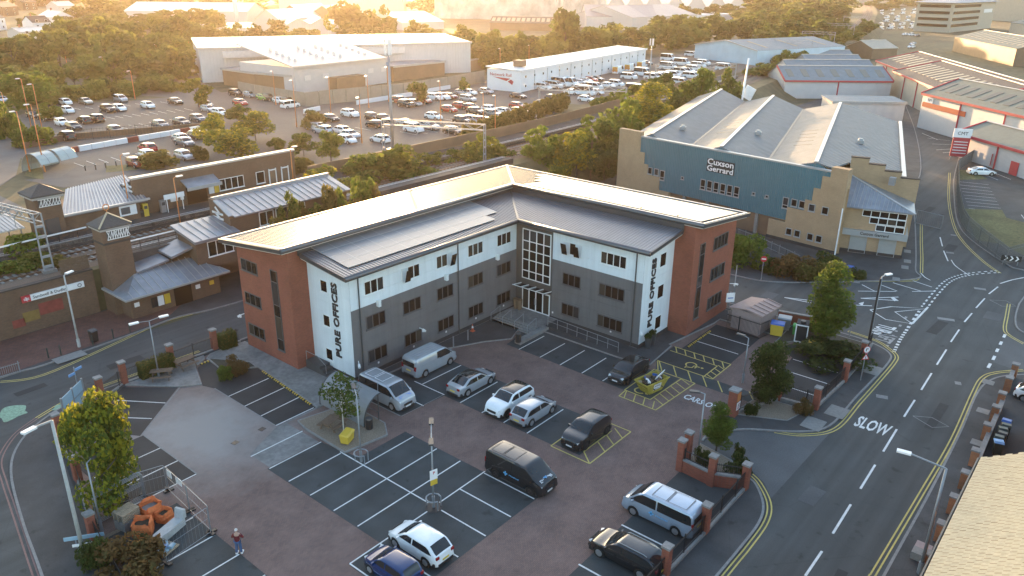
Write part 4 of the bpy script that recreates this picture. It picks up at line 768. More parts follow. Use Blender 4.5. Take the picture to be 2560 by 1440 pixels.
v=car('van','pale blue-silver',38.2,18.75,PI/2,'pale blue-grey minibus with cross emblem backed up to the boundary railings',near,detail=True)
cross_logo(v,1,.3,.85,.98,'Medical')
for a in ((-1.9,-.6),(-.5,.5)): MB().strip([(a[0],-.65),(a[1],-.65),(a[1],.65),(a[0],.65),(a[0],-.65)],.05,2.025).build('roof_panel_seam',M['dgrey'],v)
car('saloon','silver',43.0,39.9,0,'silver saloon with black roof in the row facing the office door',near,detail=True,roof='roof_glass')
car('suv','white',42.6,35.3,PI,'white crossover with black glass roof facing the camera in the middle row',near,detail=True,roof='roof_glass',rim='rim_d')
car('hatch','silver',42.7,32.95,0,'silver hatchback with red tail lamps between the white crossover and the yellow bay',near,detail=True)
car('suv','black',42.9,27.95,PI,'black four by four parked in the yellow-lined bay',near,detail=True,rim='rim_d')
car('coupe','black',53.6,30.85,PI,'glossy black car parked beside the yellow skip',near,detail=True,roof='roof_glass',rim='rim_d')
car('hatch','white',26.0,28.5,PI/2,'white hatchback with rear towards the camera in the front middle bays',near,detail=True)
car('small','blue',23.45,28.1,PI/2,'small blue hatchback cut by the bottom edge next to the white hatchback',near,detail=True)
v=car('estate','black',33.4,18.4,PI/2,'black estate car with chrome roof bars at the bottom edge',near,detail=True)
for s in (1,-1): MB().path([(-1.6,s*.6,1.5),(-1.4,s*.6,1.56),(.2,s*.6,1.55),(.4,s*.6,1.47)],.025).build('roof_bar',M['galv'],v)
c=G(2545,1035); car('hatch','white',71.9,2.0,-PI*.53,'white car with red tail lamp on the drive at the right edge',None,detail=True)
c=G(2452,437,.1); car('saloon','white',c.x,c.y,R(-55),'white saloon alone in the fenced yard on the right',None,z=.1)
# --- far cars by row: (px,py,kind,colour,nose towards -y?)
def row(lst,phrase,z,group,rz=-PI/2):
    lst=sorted(lst,key=lambda q:q[0]); 
    od=['first','second','third','fourth','fifth','sixth','seventh','eighth','ninth','tenth','eleventh','twelfth','thirteenth','fourteenth','fifteenth','sixteenth','seventeenth','eighteenth','nineteenth','twentieth']
    cnt={}
    nm={'small':'small hatchback','hatch':'hatchback','suv':'off-roader','mpv':'people carrier','coupe':'coupe','saloon':'saloon','estate':'estate car','van':'panel van','svan':'small van','hvan':'high-roof van'}
    tot={}
    for q in lst: tot[(q[2],q[3])]=tot.get((q[2],q[3]),0)+1
    for q in lst:
        k=(q[2],q[3]); cnt[k]=cnt.get(k,0)+1; p=G(q[0],q[1],z)
        lab=f"{od[cnt[k]-1]} {q[3]} {nm[q[2]]} from the left, {phrase}" if tot[k]>1 else f"the one {q[3]} {nm[q[2]]} {phrase}"
        r_=q[4] if len(q)>4 else rz
        car(q[2],q[3],p.x,p.y,r_,lab,group,z=z,mirrors=False)
cp='cars in the station car park'; N_=-PI/2; S_=PI/2
row([(165,262,'hatch','white'),(215,260,'saloon','beige'),(302,254,'mpv','silver'),(439,260,'coupe','black'),(5,256,'hatch','silver')],'back row of left station car park',PL,cp)
row([(171,283,'small','white'),(271,280,'suv','black'),(299,277,'hatch','white'),(370,270,'hatch','white'),(521,279,'hatch','silver'),(515,268,'hatch','grey'),(85,294,'saloon','dark grey'),(114,300,'saloon','black')],'second row of left station car park',PL,cp)
row([(155,314,'small','white'),(185,324,'hatch','black'),(212,308,'hatch','black',S_),(241,305,'suv','black',S_),(454,312,'saloon','dark grey'),(402,319,'hatch','grey'),(495,303,'hatch','grey'),(290,333,'hatch','dark grey'),(168,349,'suv','black',S_)],'fence side of left station car park',PL,cp)
row([(370,378,'hatch','red',S_),(462,364,'saloon','grey'),(372,397,'hatch','white'),(340,417,'small','dark red'),(461,398,'hatch','silver'),(455,354,'saloon','silver'),(492,347,'hatch','dark grey')],'in bays behind the station roof',PL,cp)
row([(590,239,'suv','dark grey'),(625,243,'hatch','silver'),(601,263,'hatch','red'),(550,288,'hatch','white'),(659,250,'hatch','green'),(674,252,'suv','dark grey'),(700,258,'hatch','white'),(722,261,'suv','black'),(726,270,'svan','white',0)],'beside the grey depot fence',PL,cp)
row([(875,292,'suv','white'),(827,303,'hatch','black'),(931,299,'small','dark grey'),(959,303,'saloon','black'),(937,318,'hatch','black',S_),(787,325,'mpv','silver',S_),(807,334,'mpv','pale blue-silver',S_),(852,333,'hatch','white',S_),(875,344,'saloon','silver'),(867,357,'hatch','white'),(951,356,'hatch','white',S_)],'left part of middle station car park',PL,cp)
row([(1000,258,'suv','dark red'),(1015,267,'suv','dark grey'),(1035,264,'hatch','silver'),(1060,258,'hatch','dark red'),(1087,250,'suv','white'),(1105,249,'suv','white'),(1124,247,'hatch','dark red'),(1157,238,'estate','silver'),(1174,237,'hatch','white'),(1215,234,'hatch','silver'),(1170,254,'mpv','silver')],'back row of middle station car park',PL,cp)
row([(1122,280,'hatch','red'),(1152,271,'hatch','red'),(1177,275,'hatch','dark red'),(1190,287,'suv','dark grey'),(1225,279,'hatch','white'),(1232,293,'suv','grey'),(1262,286,'hatch','white'),(1084,298,'hatch','white'),(1295,246,'saloon','black'),(1294,271,'hatch','red'),(1357,266,'hatch','dark grey'),(1382,251,'hatch','dark grey'),(1320,268,'saloon','grey') if False else (1351,278,'suv','black')],'middle rows of right station car park',PL,cp)
row([(1015,315,'saloon','silver'),(1034,330,'svan','white'),(1074,323,'estate','silver'),(1132,335,'hatch','black'),(1157,310,'suv','dark grey'),(1181,308,'suv','silver'),(1202,311,'suv','dark red'),(1221,311,'hatch','dark grey'),(1297,285,'hatch','dark grey'),(1320,294,'hatch','white'),(1292,294,'saloon','white')],'front row along railway hedge',PL,cp)
yd='vehicles in the rail depot yard'
row([(1360,224,'svan','white'),(1385,220,'van','white'),(1402,216,'hvan','white'),(1422,216,'hvan','white'),(1452,211,'estate','white'),(1464,207,'hatch','white'),(1477,204,'hatch','red'),(1491,202,'saloon','black'),(1430,236,'saloon','white'),(1462,238,'hvan','white'),(1490,236,'hatch','white'),(1485,224,'van','white'),(1520,219,'hatch','white'),(1541,216,'svan','white')],'before the long white depot block',PL,yd)
row([(1572,198,'van','white'),(1607,190,'hvan','white'),(1630,199,'van','white'),(1645,198,'van','white'),(1664,196,'van','white'),(1682,193,'van','white'),(1703,185,'van','white'),(1716,184,'van','white'),(1670,174,'hvan','white'),(1705,164,'hvan','white'),(1733,178,'van','white'),(1746,169,'van','white'),(1758,163,'van','white')],'in the packed middle of depot yard',PL,yd)
row([(1672,209,'svan','white'),(1694,205,'hatch','white'),(1727,196,'van','white'),(1742,191,'hatch','white'),(1590,234,'hvan','white'),(1810,177,'hvan','white'),(1615,163,'suv','dark grey'),(1670,152,'hvan','white'),(1465,254,'hatch','white'),(1727,141,'van','white'),(1650,166,'hatch','grey') if False else (1700,212,'van','white')],'on railway side of depot yard',PL,yd)
for i,q in enumerate(((1545,184),(1575,178),(1605,171))):
    p=G(*q,PL); v=car('hvan','white',p.x,p.y,R(12),['nearest','middle','farthest'][i]+' of three white vans with chevron tails by the depot block',yd,z=PL,rearside=False,mirrors=False)
    o=MB().box(-2.965,-.85,.9,-2.945,.85,2.3).build('chevron_tail',M['yellow'],v)
    for k in range(4):
        for s in(1,-1): MB().add([(-2.97,0,2.2-k*.35),(-2.97,s*.8,1.8-k*.35),(-2.97,s*.8,1.62-k*.35),(-2.97,0,2.02-k*.35)],[(0,1,2,3)]).build('chevron',M['red'],o)
row([(2180,88,'hatch','white'),(2179,97,'saloon','white'),(2178,105,'hatch','grey'),(2176,115,'suv','white'),(2160,134,'van','white'),(2262,88,'hatch','white'),(2277,89,'svan','white'),(2292,91,'saloon','dark grey'),(2278,120,'suv','white'),(2282,112,'hatch','silver')],'on far road past industrial units',0,'cars by the industrial estate',R(160))
row([(2232,226,'hatch','dark grey'),(2238,229,'hatch','silver'),(2245,232,'estate','silver'),(2254,236,'suv','dark red')],'nosed to the red-trimmed unit',.1,'cars by the industrial estate',R(-75))
# distant van compound
k=0
for r_ in range(6):
    for c_ in range(11):
        p=G(2150+c_*27+r_*6-(r_%2)*8,30+r_*9.0-c_*.9,0)
        if 2300<2150+c_*27+r_*6<2480 and r_>1: continue
        k+=1; car('hvan' if (k*7)%3 else 'van','white',p.x,p.y,R(70 if r_%2 else 160),f"distant white van, {['top','second','third','fourth','fifth','bottom'][r_]} compound row, place {['one','two','three','four','five','six','seven','eight','nine','ten','eleven'][c_]} from left",'white vans in the distant compound',z=0,mirrors=False,rearside=False)
# ------------------------------------------------------------------ trees and shrubs
def crown_mesh(name,seed,leaves,size,shape='round',lobes=14):
    rd=random.Random(seed); L=[]; AS={'bush':.9,'cone':.32,'near':.36}.get(shape,.42); ZF={'bush':.8,'cone':.32,'near':.34}.get(shape,.42)
    for k in range(lobes):
        while True:
            x,y,z=rd.uniform(-1,1),rd.uniform(-1,1),rd.uniform(0,1)
            if shape=='cone': lim=(1.02-z)**.75*(.35+1.2*min(z,.5))
            elif shape=='bush': lim=math.sqrt(max(0,1-z*z))*.9
            elif shape=='tall': lim=.75*math.sin(math.pi*min(1,.12+z*.85))**.6
            else: lim=math.sqrt(max(0,1-(2*z-.92)**2))
            if x*x+y*y<=(lim*.78)**2: break
        r=rd.uniform(.2,.38)*(.6+.5*lim); L.append((x,y,z*.82+.08,r))
    V=[];F=[]; tw=[l[3]**2 for l in L]
    for i in range(leaves):
        lx,ly,lz,lr=rd.choices(L,tw)[0]; d=Vector((rd.gauss(0,1),rd.gauss(0,1),rd.gauss(.25,1))).normalized(); k=lr*(1.12-.45*rd.random()**2)
        p=Vector((lx,ly,lz))+Vector((d.x*k,d.y*k,d.z*k*ZF))
        if p.z<0: p.z=rd.random()*.1
        nn=(d+Vector((rd.gauss(0,.6),rd.gauss(0,.6),rd.gauss(0,.6)))).normalized(); u=nn.orthogonal().normalized(); v=nn.cross(u); a=rd.random()*6.28; u,v=u*math.cos(a)+v*math.sin(a),v*math.cos(a)-u*math.sin(a)
        s=size*rd.uniform(.4,1.55); b=len(V); u=Vector((u.x,u.y,u.z*AS)); v=Vector((v.x,v.y,v.z*AS)); V+=[p+u*s,p+v*s*.6,p-u*s,p-v*s*.6]
        F.append((b,b+1,b+2,b+3))
    rr_=sorted(math.hypot(q.x,q.y) for q in V)[int(len(V)*.97)]; zz=sorted(q.z for q in V); z0,z1=zz[int(len(zz)*.01)],zz[int(len(zz)*.99)]
    me=bpy.data.meshes.new(name); me.from_pydata([(q.x/rr_,q.y/rr_,(q.z-z0)/(z1-z0)) for q in V],[],F); me.update(); return me
def trunk_mesh(seed,limbs=5,fat=.03):
    rd=random.Random(seed); m=MB(); m.tube((0,0,-.02),(.01,.01,.4),fat,fat*.75,7).tube((.01,.01,.4),(0.,.0,.8),fat*.75,fat*.3,6)
    for i in range(limbs):
        a=6.28*i/limbs+rd.random(); z=rd.uniform(.28,.55); r=rd.uniform(.18,.3); m.tube((0,0,z),(math.cos(a)*r,math.sin(a)*r,z+rd.uniform(.15,.3)),fat*.5,fat*.15,5)
    return m.mesh('trunk')
CR={}
def crowns(key,n,leaves,size,shape,lobes): CR[key]=[crown_mesh('crown',hash((key,i))%9999 if False else 31*i+len(CR)*101+7,leaves,size,shape,lobes) for i in range(n)]
crowns('near',2,7000,.05,'near',26); crowns('cone',2,8000,.042,'cone',30); crowns('birch',1,1500,.05,'tall',16)
crowns('mid',4,2300,.085,'round',16); crowns('midtall',3,2300,.085,'tall',16); crowns('far',6,800,.14,'round',12); crowns('fartall',3,700,.14,'tall',11); crowns('bush',3,1500,.09,'bush',12); crowns('farbush',3,500,.16,'bush',9); crowns('nbush',2,2600,.06,'bush',14)
TR=[trunk_mesh(i) for i in range(3)]
rt=random.Random(11); ntree=[0]
def tree(p,h,rad,key,lm,label,group=None,trunk='bark',cat='tree',name=None,lift=.16,tw=1.):
    ntree[0]+=1; k=CR[key]; bush='bush' in key
    t=thing(name or ('shrub' if bush else 'tree'),label,'shrub' if bush and cat=='tree' else cat,p,rt.random()*6.28,group)
    me=k[ntree[0]%len(k)]
    if bush: obj('foliage',me,M[lm],t,scale=(rad,rad,h))
    else:
        obj('crown',me,M[lm],t,loc=(0,0,h*lift),scale=(rad,rad,h*(1-lift))); o=obj('trunk',TR[ntree[0]%3],M[trunk],t,scale=(h*.62*tw,h*.62*tw,h))
    return t
def ptree(bx,by,ty,w,key,lm,label,group=None,z=0.,**kw):      # base pixel, top pixel row, crown width in pixels
    p=G(bx,by,z); h=topz(p,bx,ty)-z; return tree((p.x,p.y,z),max(h,1),w*mpp(p)/2,key,lm,label,group,**kw)
ptree(266,1268,1000,180,'near','leaf_n','yellow-topped leafy tree by the bottom-left fence',lift=.02)
ptree(860,1085,940,105,'birch','leaf','thin birch with white trunk in the gravel island beside the shelter',trunk='bark_w',lift=.3,tw=.6)
ptree(2062,868,655,112,'cone','leaf','tall conical tree with yellow top beside the bins',lift=.16)
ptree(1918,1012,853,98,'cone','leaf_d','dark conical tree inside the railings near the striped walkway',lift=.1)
ptree(1790,1128,1012,74,'cone','leaf','small leafy tree by the entrance brick wall',lift=.18)
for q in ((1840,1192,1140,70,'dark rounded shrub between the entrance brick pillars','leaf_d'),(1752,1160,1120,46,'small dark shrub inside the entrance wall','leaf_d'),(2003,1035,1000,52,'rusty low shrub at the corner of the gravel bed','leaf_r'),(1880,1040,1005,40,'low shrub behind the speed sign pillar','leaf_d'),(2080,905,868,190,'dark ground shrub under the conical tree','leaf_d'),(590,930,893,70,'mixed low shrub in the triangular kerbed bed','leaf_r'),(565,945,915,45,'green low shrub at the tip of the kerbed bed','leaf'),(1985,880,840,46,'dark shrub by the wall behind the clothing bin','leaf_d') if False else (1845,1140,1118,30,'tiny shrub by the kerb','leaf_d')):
    ptree(*q[:4],'nbush',q[5],q[4],None)
ptree(330,1440,1365,200,'nbush','leaf_r','red and green hedge bush along the bottom-left railings'); ptree(250,1420,1340,90,'nbush','leaf_d','dark bush behind the brick pier bottom left')
# shrubbery in front of the factory
for q in ((1865,660,590,130,'tall reedy olive shrub behind the office corner','leaf'),(1935,680,650,70,'low dark shrub by the no-entry sign','leaf_d'),(1985,690,640,110,'orange-tinted shrub before the factory railings','leaf_r'),(2030,700,655,90,'silver-green shrub in the factory bed','leaf_hedge'),(2060,680,635,85,'dark green shrub nearest the factory corner','leaf_d'),(2140,695,670,45,'dark shrub beside the blue grit bin','leaf_d')): ptree(*q[:4],'nbush',q[5],q[4],'shrubs before the factory')
# hedge blocks near the picnic benches
def hedge(a,b,wd,h,label,lm='leaf_hedge',z=0.,n=None,size=.12,group=None,cat='hedge'):
    a=Vector(a); b=Vector(b); L_=(b-a).length; rd=random.Random(int(L_*100)); V=[];F=[]; n=n or int(L_*(wd+2*h)*70*(.12/size)**2)
    core=MB().box(0,-wd/2+.08,0,L_,wd/2-.08,h-.08)
    for i in range(n):
        r=rd.random()*(wd+2*h+.0)
        if r<wd: p=Vector((rd.random()*L_,r-wd/2,h)); d=Vector((0,0,1))
        elif r<wd+h: p=Vector((rd.random()*L_,-wd/2,r-wd)); d=Vector((0,-1,0))
        else: p=Vector((rd.random()*L_,wd/2,r-wd-h)); d=Vector((0,1,0))
        if rd.random()<.12: p.x=0 if rd.random()<.5 else L_; p.y=rd.uniform(-wd/2,wd/2); p.z=rd.random()*h; d=Vector((-1,0,0))
        p+=Vector((rd.gauss(0,.05),rd.gauss(0,.05),rd.gauss(0,.06)))*(size/.12); nn=(d+Vector((rd.gauss(0,.5),rd.gauss(0,.5),rd.gauss(0,.5)))).normalized(); u=nn.orthogonal().normalized(); v=nn.cross(u); s=size*rd.uniform(.5,1.2); k=len(V); V+=[p+u*s,p+v*s*.6,p-u*s,p-v*s*.6]; F.append((k,k+1,k+2,k+3))
    t=thing('hedge',label,cat,(a.x,a.y,z),math.atan2((b-a).y,(b-a).x),group); me=bpy.data.meshes.new('foliage'); me.from_pydata([tuple(q) for q in V],[],F); me.update()
    obj('foliage',me,M[lm],t); core.build('inner_growth',M['leaf_d'],t); return t
hedge((25.3,62.2),(28.3,62.3),.9,1.5,'clipped rectangular hedge behind the picnic tables'); hedge((32.9,62.3),(34.4,62.2),1.0,1.6,'clipped hedge between brick pier and red office gable')
# station side
def pt(*a,**k): ptree(*a,z=PL,**k)
st='trees round the station'
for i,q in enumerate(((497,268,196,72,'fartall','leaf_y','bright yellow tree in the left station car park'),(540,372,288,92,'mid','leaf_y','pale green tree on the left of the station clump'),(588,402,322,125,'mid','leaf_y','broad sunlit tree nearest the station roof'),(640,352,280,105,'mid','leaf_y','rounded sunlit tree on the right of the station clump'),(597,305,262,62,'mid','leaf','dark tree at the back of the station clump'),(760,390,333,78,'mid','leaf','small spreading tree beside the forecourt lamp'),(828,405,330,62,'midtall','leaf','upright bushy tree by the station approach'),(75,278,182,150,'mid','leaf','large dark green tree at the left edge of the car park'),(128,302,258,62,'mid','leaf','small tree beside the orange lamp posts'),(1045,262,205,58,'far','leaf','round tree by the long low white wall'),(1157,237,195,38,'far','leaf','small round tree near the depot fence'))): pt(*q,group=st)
for q in ((18,345,262,70,'bush','leaf','tall bush at the far left edge'),(80,362,318,110,'bush','leaf','dark hedge bush in front of the left car park'),(405,418,378,98,'bush','leaf_hedge','rounded clipped bush by the red hatchback'),(500,398,365,55,'bush','leaf_hedge','smaller clipped bush beside the silver car'),(758,435,395,70,'bush','leaf_hedge','clipped bush at the end of the station building'),(690,370,345,45,'bush','leaf','low bush below the station clump'),(780,320,276,75,'farbush','leaf_hedge','square clipped bush in the middle car park')): pt(*q,group=st)
# railway side behind the office
rs='trees along the railway behind the office'
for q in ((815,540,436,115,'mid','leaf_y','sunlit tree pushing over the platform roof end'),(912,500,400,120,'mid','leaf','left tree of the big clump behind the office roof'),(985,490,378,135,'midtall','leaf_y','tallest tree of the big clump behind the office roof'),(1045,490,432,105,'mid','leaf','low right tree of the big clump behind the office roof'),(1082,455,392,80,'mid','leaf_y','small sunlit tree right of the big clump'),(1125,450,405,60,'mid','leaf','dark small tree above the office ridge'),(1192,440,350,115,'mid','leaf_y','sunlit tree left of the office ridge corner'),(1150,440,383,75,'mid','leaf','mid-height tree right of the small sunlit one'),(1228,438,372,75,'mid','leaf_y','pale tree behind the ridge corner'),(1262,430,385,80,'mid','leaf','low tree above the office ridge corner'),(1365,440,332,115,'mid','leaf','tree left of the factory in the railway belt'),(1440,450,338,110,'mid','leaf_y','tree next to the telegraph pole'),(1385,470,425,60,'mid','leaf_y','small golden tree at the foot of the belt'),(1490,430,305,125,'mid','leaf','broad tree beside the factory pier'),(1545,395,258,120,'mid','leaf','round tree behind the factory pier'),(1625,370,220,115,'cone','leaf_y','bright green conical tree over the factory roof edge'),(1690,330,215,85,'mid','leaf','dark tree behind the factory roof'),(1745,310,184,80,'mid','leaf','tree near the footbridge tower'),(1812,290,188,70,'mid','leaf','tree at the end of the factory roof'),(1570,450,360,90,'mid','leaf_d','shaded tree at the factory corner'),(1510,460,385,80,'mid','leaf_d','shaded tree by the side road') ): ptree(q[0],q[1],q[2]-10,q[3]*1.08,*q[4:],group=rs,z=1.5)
for i in range(9): tree((47.5+i*1.9,73.6+.6*(i%3),0),7.2+1.3*((i*5)%3)*.8,1.5+.3*(i%2),'mid','leaf' if i%2 else 'leaf_hedge',['first','second','third','fourth','fifth','sixth','seventh','eighth','ninth'][i]+' leafy tree from the left along the bank behind the office',rs)
for q in ((90,660,632,90,'olive bank shrub left of the gantry foot','leaf_y'),(150,665,640,70,'straw coloured shrub right of the gantry foot','leaf_hedge'),(40,680,650,90,'dark bank shrub at the left edge','leaf'),(70,635,585,110,'green bush behind the gantry legs','leaf')): ptree(*q[:4],'bush',q[5],q[4],'shrubs on the station bank',z=PL)
# hedge along the railway and car park
for i in range(12):
    bx=1165+i*22; by=352-i*7.2; ptree(bx,by,by-40,48,'bush','leaf_hedge',f"{['first','second','third','fourth','fifth','sixth','seventh','eighth','ninth','tenth','eleventh','last'][i]} bush from the left in the railway fence hedge",'railway fence hedge',z=PL)
for i in range(7):
    bx=1500+i*28; by=278-i*10; ptree(bx,by,by-34,50,'bush','leaf',f"{['first','second','third','fourth','fifth','sixth','last'][i]} bush of the hedge beside the depot yard",'depot yard hedge',z=PL)
# --- wooded belts, every tree its own object
OD=[a+b for b in ('',) for a in ('first','second','third','fourth','fifth','sixth','seventh','eighth','ninth','tenth','eleventh','twelfth','thirteenth','fourteenth','fifteenth','sixteenth','seventeenth','eighteenth','nineteenth','twentieth','twenty-first','twenty-second','twenty-third','twenty-fourth','twenty-fifth','twenty-sixth')]
def belt(pts,n,hr,wr,phrase,group,lms=('leaf_far','leaf_far','leaf_far2'),keys=('far','far','fartall'),z=PL,jx=10,jy=3,word='tree',seed=1):
    rd=random.Random(seed+n*7+int(pts[0][1])); 
    for i in range(n):
        t=(i+.5)/n*(len(pts)-1); k=min(int(t),len(pts)-2); f=t-k; bx=lerp(pts[k][0],pts[k+1][0],f)+rd.uniform(-jx,jx); by=lerp(pts[k][1],pts[k+1][1],f)+rd.uniform(-jy,jy)
        p=G(bx,by,z); h=rd.uniform(*hr); w_=rd.uniform(*wr)
        tree((p.x,p.y,z),h,w_,rd.choice(keys),rd.choice(lms),f"{OD[i]} {word} from the left, {phrase}",group,lift=.08)
bl='wooded belt behind the left car park'
belt([(60,258),(250,245),(420,225)],13,(2.5,4.5),(3,5),'low scrub edge of the left car park',bl,keys=('farbush',),word='bush',jy=6)
belt([(-20,235),(200,225),(380,205),(480,195)],11,(6,9),(4.5,6.5),'front of the left wooded belt',bl,jy=6)
belt([(-20,180),(130,190),(330,180),(480,170)],12,(9,13),(5.5,8),'second line of the left wooded belt',bl,jy=6)
belt([(120,150),(300,145),(480,140)],9,(10,14),(6,9),'third line of the left wooded belt',bl,jy=6)
belt([(210,95),(400,88),(560,92)],9,(9,13),(8,11),'upper line of the left wooded belt',bl,jy=5)
belt([(210,55),(420,52),(640,58)],10,(10,15),(11,15),'high line of the left wooded belt',bl,jy=4)
belt([(40,72),(110,60),(200,72)],6,(4,6),(4,6),'gardens among the far left houses',bl,jy=6)
bd='trees behind the grey depot'
belt([(500,128),(650,122),(830,122),(1010,122)],11,(7,11),(5,8),'directly behind the grey depot',bd,jx=14)
belt([(860,108),(900,105),(960,108)],4,(14,17),(8,11),'tall dark group behind the depot roof',bd,lms=('leaf_far',))
belt([(1030,128),(1100,140),(1190,150)],7,(8,12),(6,8),'right end of the grey depot',bd)
bc='tree belt behind the white depot block'
belt([(1170,175),(1260,168),(1350,160)],8,(8,12),(5,8),'left of the belt behind the white block',bc)
ptree(1412,150,25,92,'far','leaf_far','tallest broad round tree standing above the white depot block',bc,z=PL)
ptree(1392,160,98,70,'far','leaf_far2','pale tree below the tallest round tree',bc,z=PL)
belt([(1370,150),(1500,138),(1620,128),(1740,120)],14,(9,12),(6,8),'main row of the belt behind white block',bc)
belt([(1640,118),(1760,108),(1900,100)],9,(9,13),(8,10),'row running up to the blue shed',bc)
be_='woodland beside the curving railway'
belt([(1900,112),(1990,108),(2060,112)],9,(7,11),(6,9),'front edge of the railway woodland',be_)
belt([(1870,85),(1960,80),(2080,88)],9,(10,15),(9,12),'second line of the railway woodland',be_)
belt([(1860,58),(1980,52),(2100,58)],9,(11,16),(11,15),'third line of the railway woodland',be_)
belt([(1890,32),(2000,28),(2110,30)],8,(12,18),(15,20),'back line of the railway woodland',be_)
belt([(2030,150),(2090,125),(2150,95),(2165,75)],9,(5,8),(5,7),'hedge between railway and estate road',be_,z=2.)
belt([(1985,150),(2010,145)],3,(8,11),(5,7),'group at the end of the blue shed',be_,z=2.)
belt([(1880,215),(1950,185),(2010,170)],7,(5,8),(4,6),'bank behind the pale blue unit roofs',be_,z=2.)
bt='far woods on the skyline'
belt([(0,14),(300,18),(700,14),(1000,16)],16,(14,22),(20,30),'skyline wood above the depot',bt,jx=20,jy=4)
belt([(1000,40),(1300,30),(1500,22),(1700,26)],10,(10,14),(12,18),'far trees among the warehouses',bt,jx=20,jy=5)
belt([(1700,60),(1840,45)],4,(9,12),(9,12),'trees right of the far white gables',bt)
belt([(2180,28),(2330,12),(2560,10)],9,(10,15),(12,18),'far trees behind the pale office block',bt,jx=16,z=0)
# ------------------------------------------------------------------ factory with teal front
fac=thing('factory_building','factory with teal ribbed front, stepped buff brick corners and ridged roofs','factory')
FO=Vector((98.8,28.2)); _a=Vector((math.sin(R(7.5)),math.cos(R(7.5)))); _n=Vector((math.cos(R(7.5)),-math.sin(R(7.5)))); _e=Vector((math.cos(R(15.5)),math.sin(R(15.5))))
def FP(s,d,z): p=FO+_a*s+_n*d; return (p.x,p.y,z)           # on the front: along, in, up
def FE(s,d,z): p=FO+_a*s+_e*d; return (p.x,p.y,z)           # along the body axis
def fbox(s0,s1,d0,d1,z0,z1): return MB().prism([FP(s0,d0,0)[:2],FP(s1,d0,0)[:2],FP(s1,d1,0)[:2],FP(s0,d1,0)[:2]],z0,z1)
def stepped(prof_,d0,d1,mat_,name):    # stepped outline on the front face
    n=len(prof_); pts=[FP(s,d0,z) for s,z in prof_]+[FP(s,d1,z) for s,z in prof_]
    return MB().add(pts,[list(range(n))[::-1],list(range(n,2*n))]+[(i,(i+1)%n,n+(i+1)%n,n+i) for i in range(n)]).build(name,M[mat_],fac)
MB().prism([FP(36.3,.5,0)[:2],FP(-.2,.5,0)[:2],FE(-.2,7.6,0)[:2],FE(-6.8,10.5,0)[:2],FE(-6.8,58,0)[:2],FE(36.3,58,0)[:2]],0,8.6).build('wall',M['brick_buff'],fac)
fbox(2.25,32.5,.0,.5,2.95,10.3).build('teal_cladding',M['teal'],fac)
fbox(2.25,32.6,-.06,.6,10.3,10.5).build('parapet_cap',M['zinc_t'],fac)
stepped([(36.4,0),(36.4,11.1),(32.2,11.1),(32.2,8.1),(31.3,8.1),(31.3,6.4),(30.5,6.4),(30.5,4.9),(28.2,4.9),(28.2,2.94),(26.3,2.94),(26.3,0)],-.12,.6,'brick_buff','stepped_pier')
stepped([(9.7,0),(9.7,2.7),(7.3,2.7),(7.3,4.8),(5.0,4.8),(5.0,6.3),(4.1,6.3),(4.1,8.0),(3.2,8.0),(3.2,9.7),(2.2,9.7),(2.2,11),(0,11),(0,0)],-.12,1.0,'brick_buff','stepped_pier')
stepped([(9.75,0),(9.75,.5),(-.05,.5),(-.05,0)],-.2,-.1,'brick_dark','plinth')
for s in (11.5,15.5,19.5,23.5): fbox(s,s+.4,.1,.5,0,2.95).build('column',M['slab'],fac)
fbox(9.7,26.3,.45,.55,0,2.9).build('recessed_wall',M['clad_brown'],fac)
RZF=math.atan2(-_a.y,-_a.x)
def fwin(s,z,w,h,rows=1,d=-.02,fm='zinc_t',rowh=None): p=FP(s,d,z); return window(fac,p,RZF,w,h,1,fm,rows=rows,rowh=rowh,fw=.09)
for s in (30.4,29.2): fwin(s,5.05,.8,1.05,d=-.13)
for s in (28.2,21.0,19.9,18.8,17.7,16.6,15.5,8.1): fwin(s,4.5,.85,1.5,2,rowh=[.45,1.05])
for s in (24.4,12.7,10.7): fwin(s,5.3,.5,.45)
for s in (6.9,5.8): fwin(s,5.0,.85,1.0)
for s in (4.4,2.6): fwin(s,4.9,.9,1.0,d=-.13)
for s in (7.0,5.8,4.0,2.8): fwin(s,1.1,.85,.95,d=-.13)
sg=stepped([(20.2,7.35),(20.2,9.1),(15.85,9.1),(15.85,7.35)],-.12,.02,'black','sign_board')
r_=(-_a.x,-_a.y,0)
lettering('lettering','Cuxson',1.15,FP(18.0,-.15,8.72),r_,(0,0,1),M['white'],sg,4.2,.03,.02); lettering('lettering','Gerrard',1.1,FP(18.0,-.15,7.8),r_,(0,0,1),M['white'],sg,4.2,.03,.02)
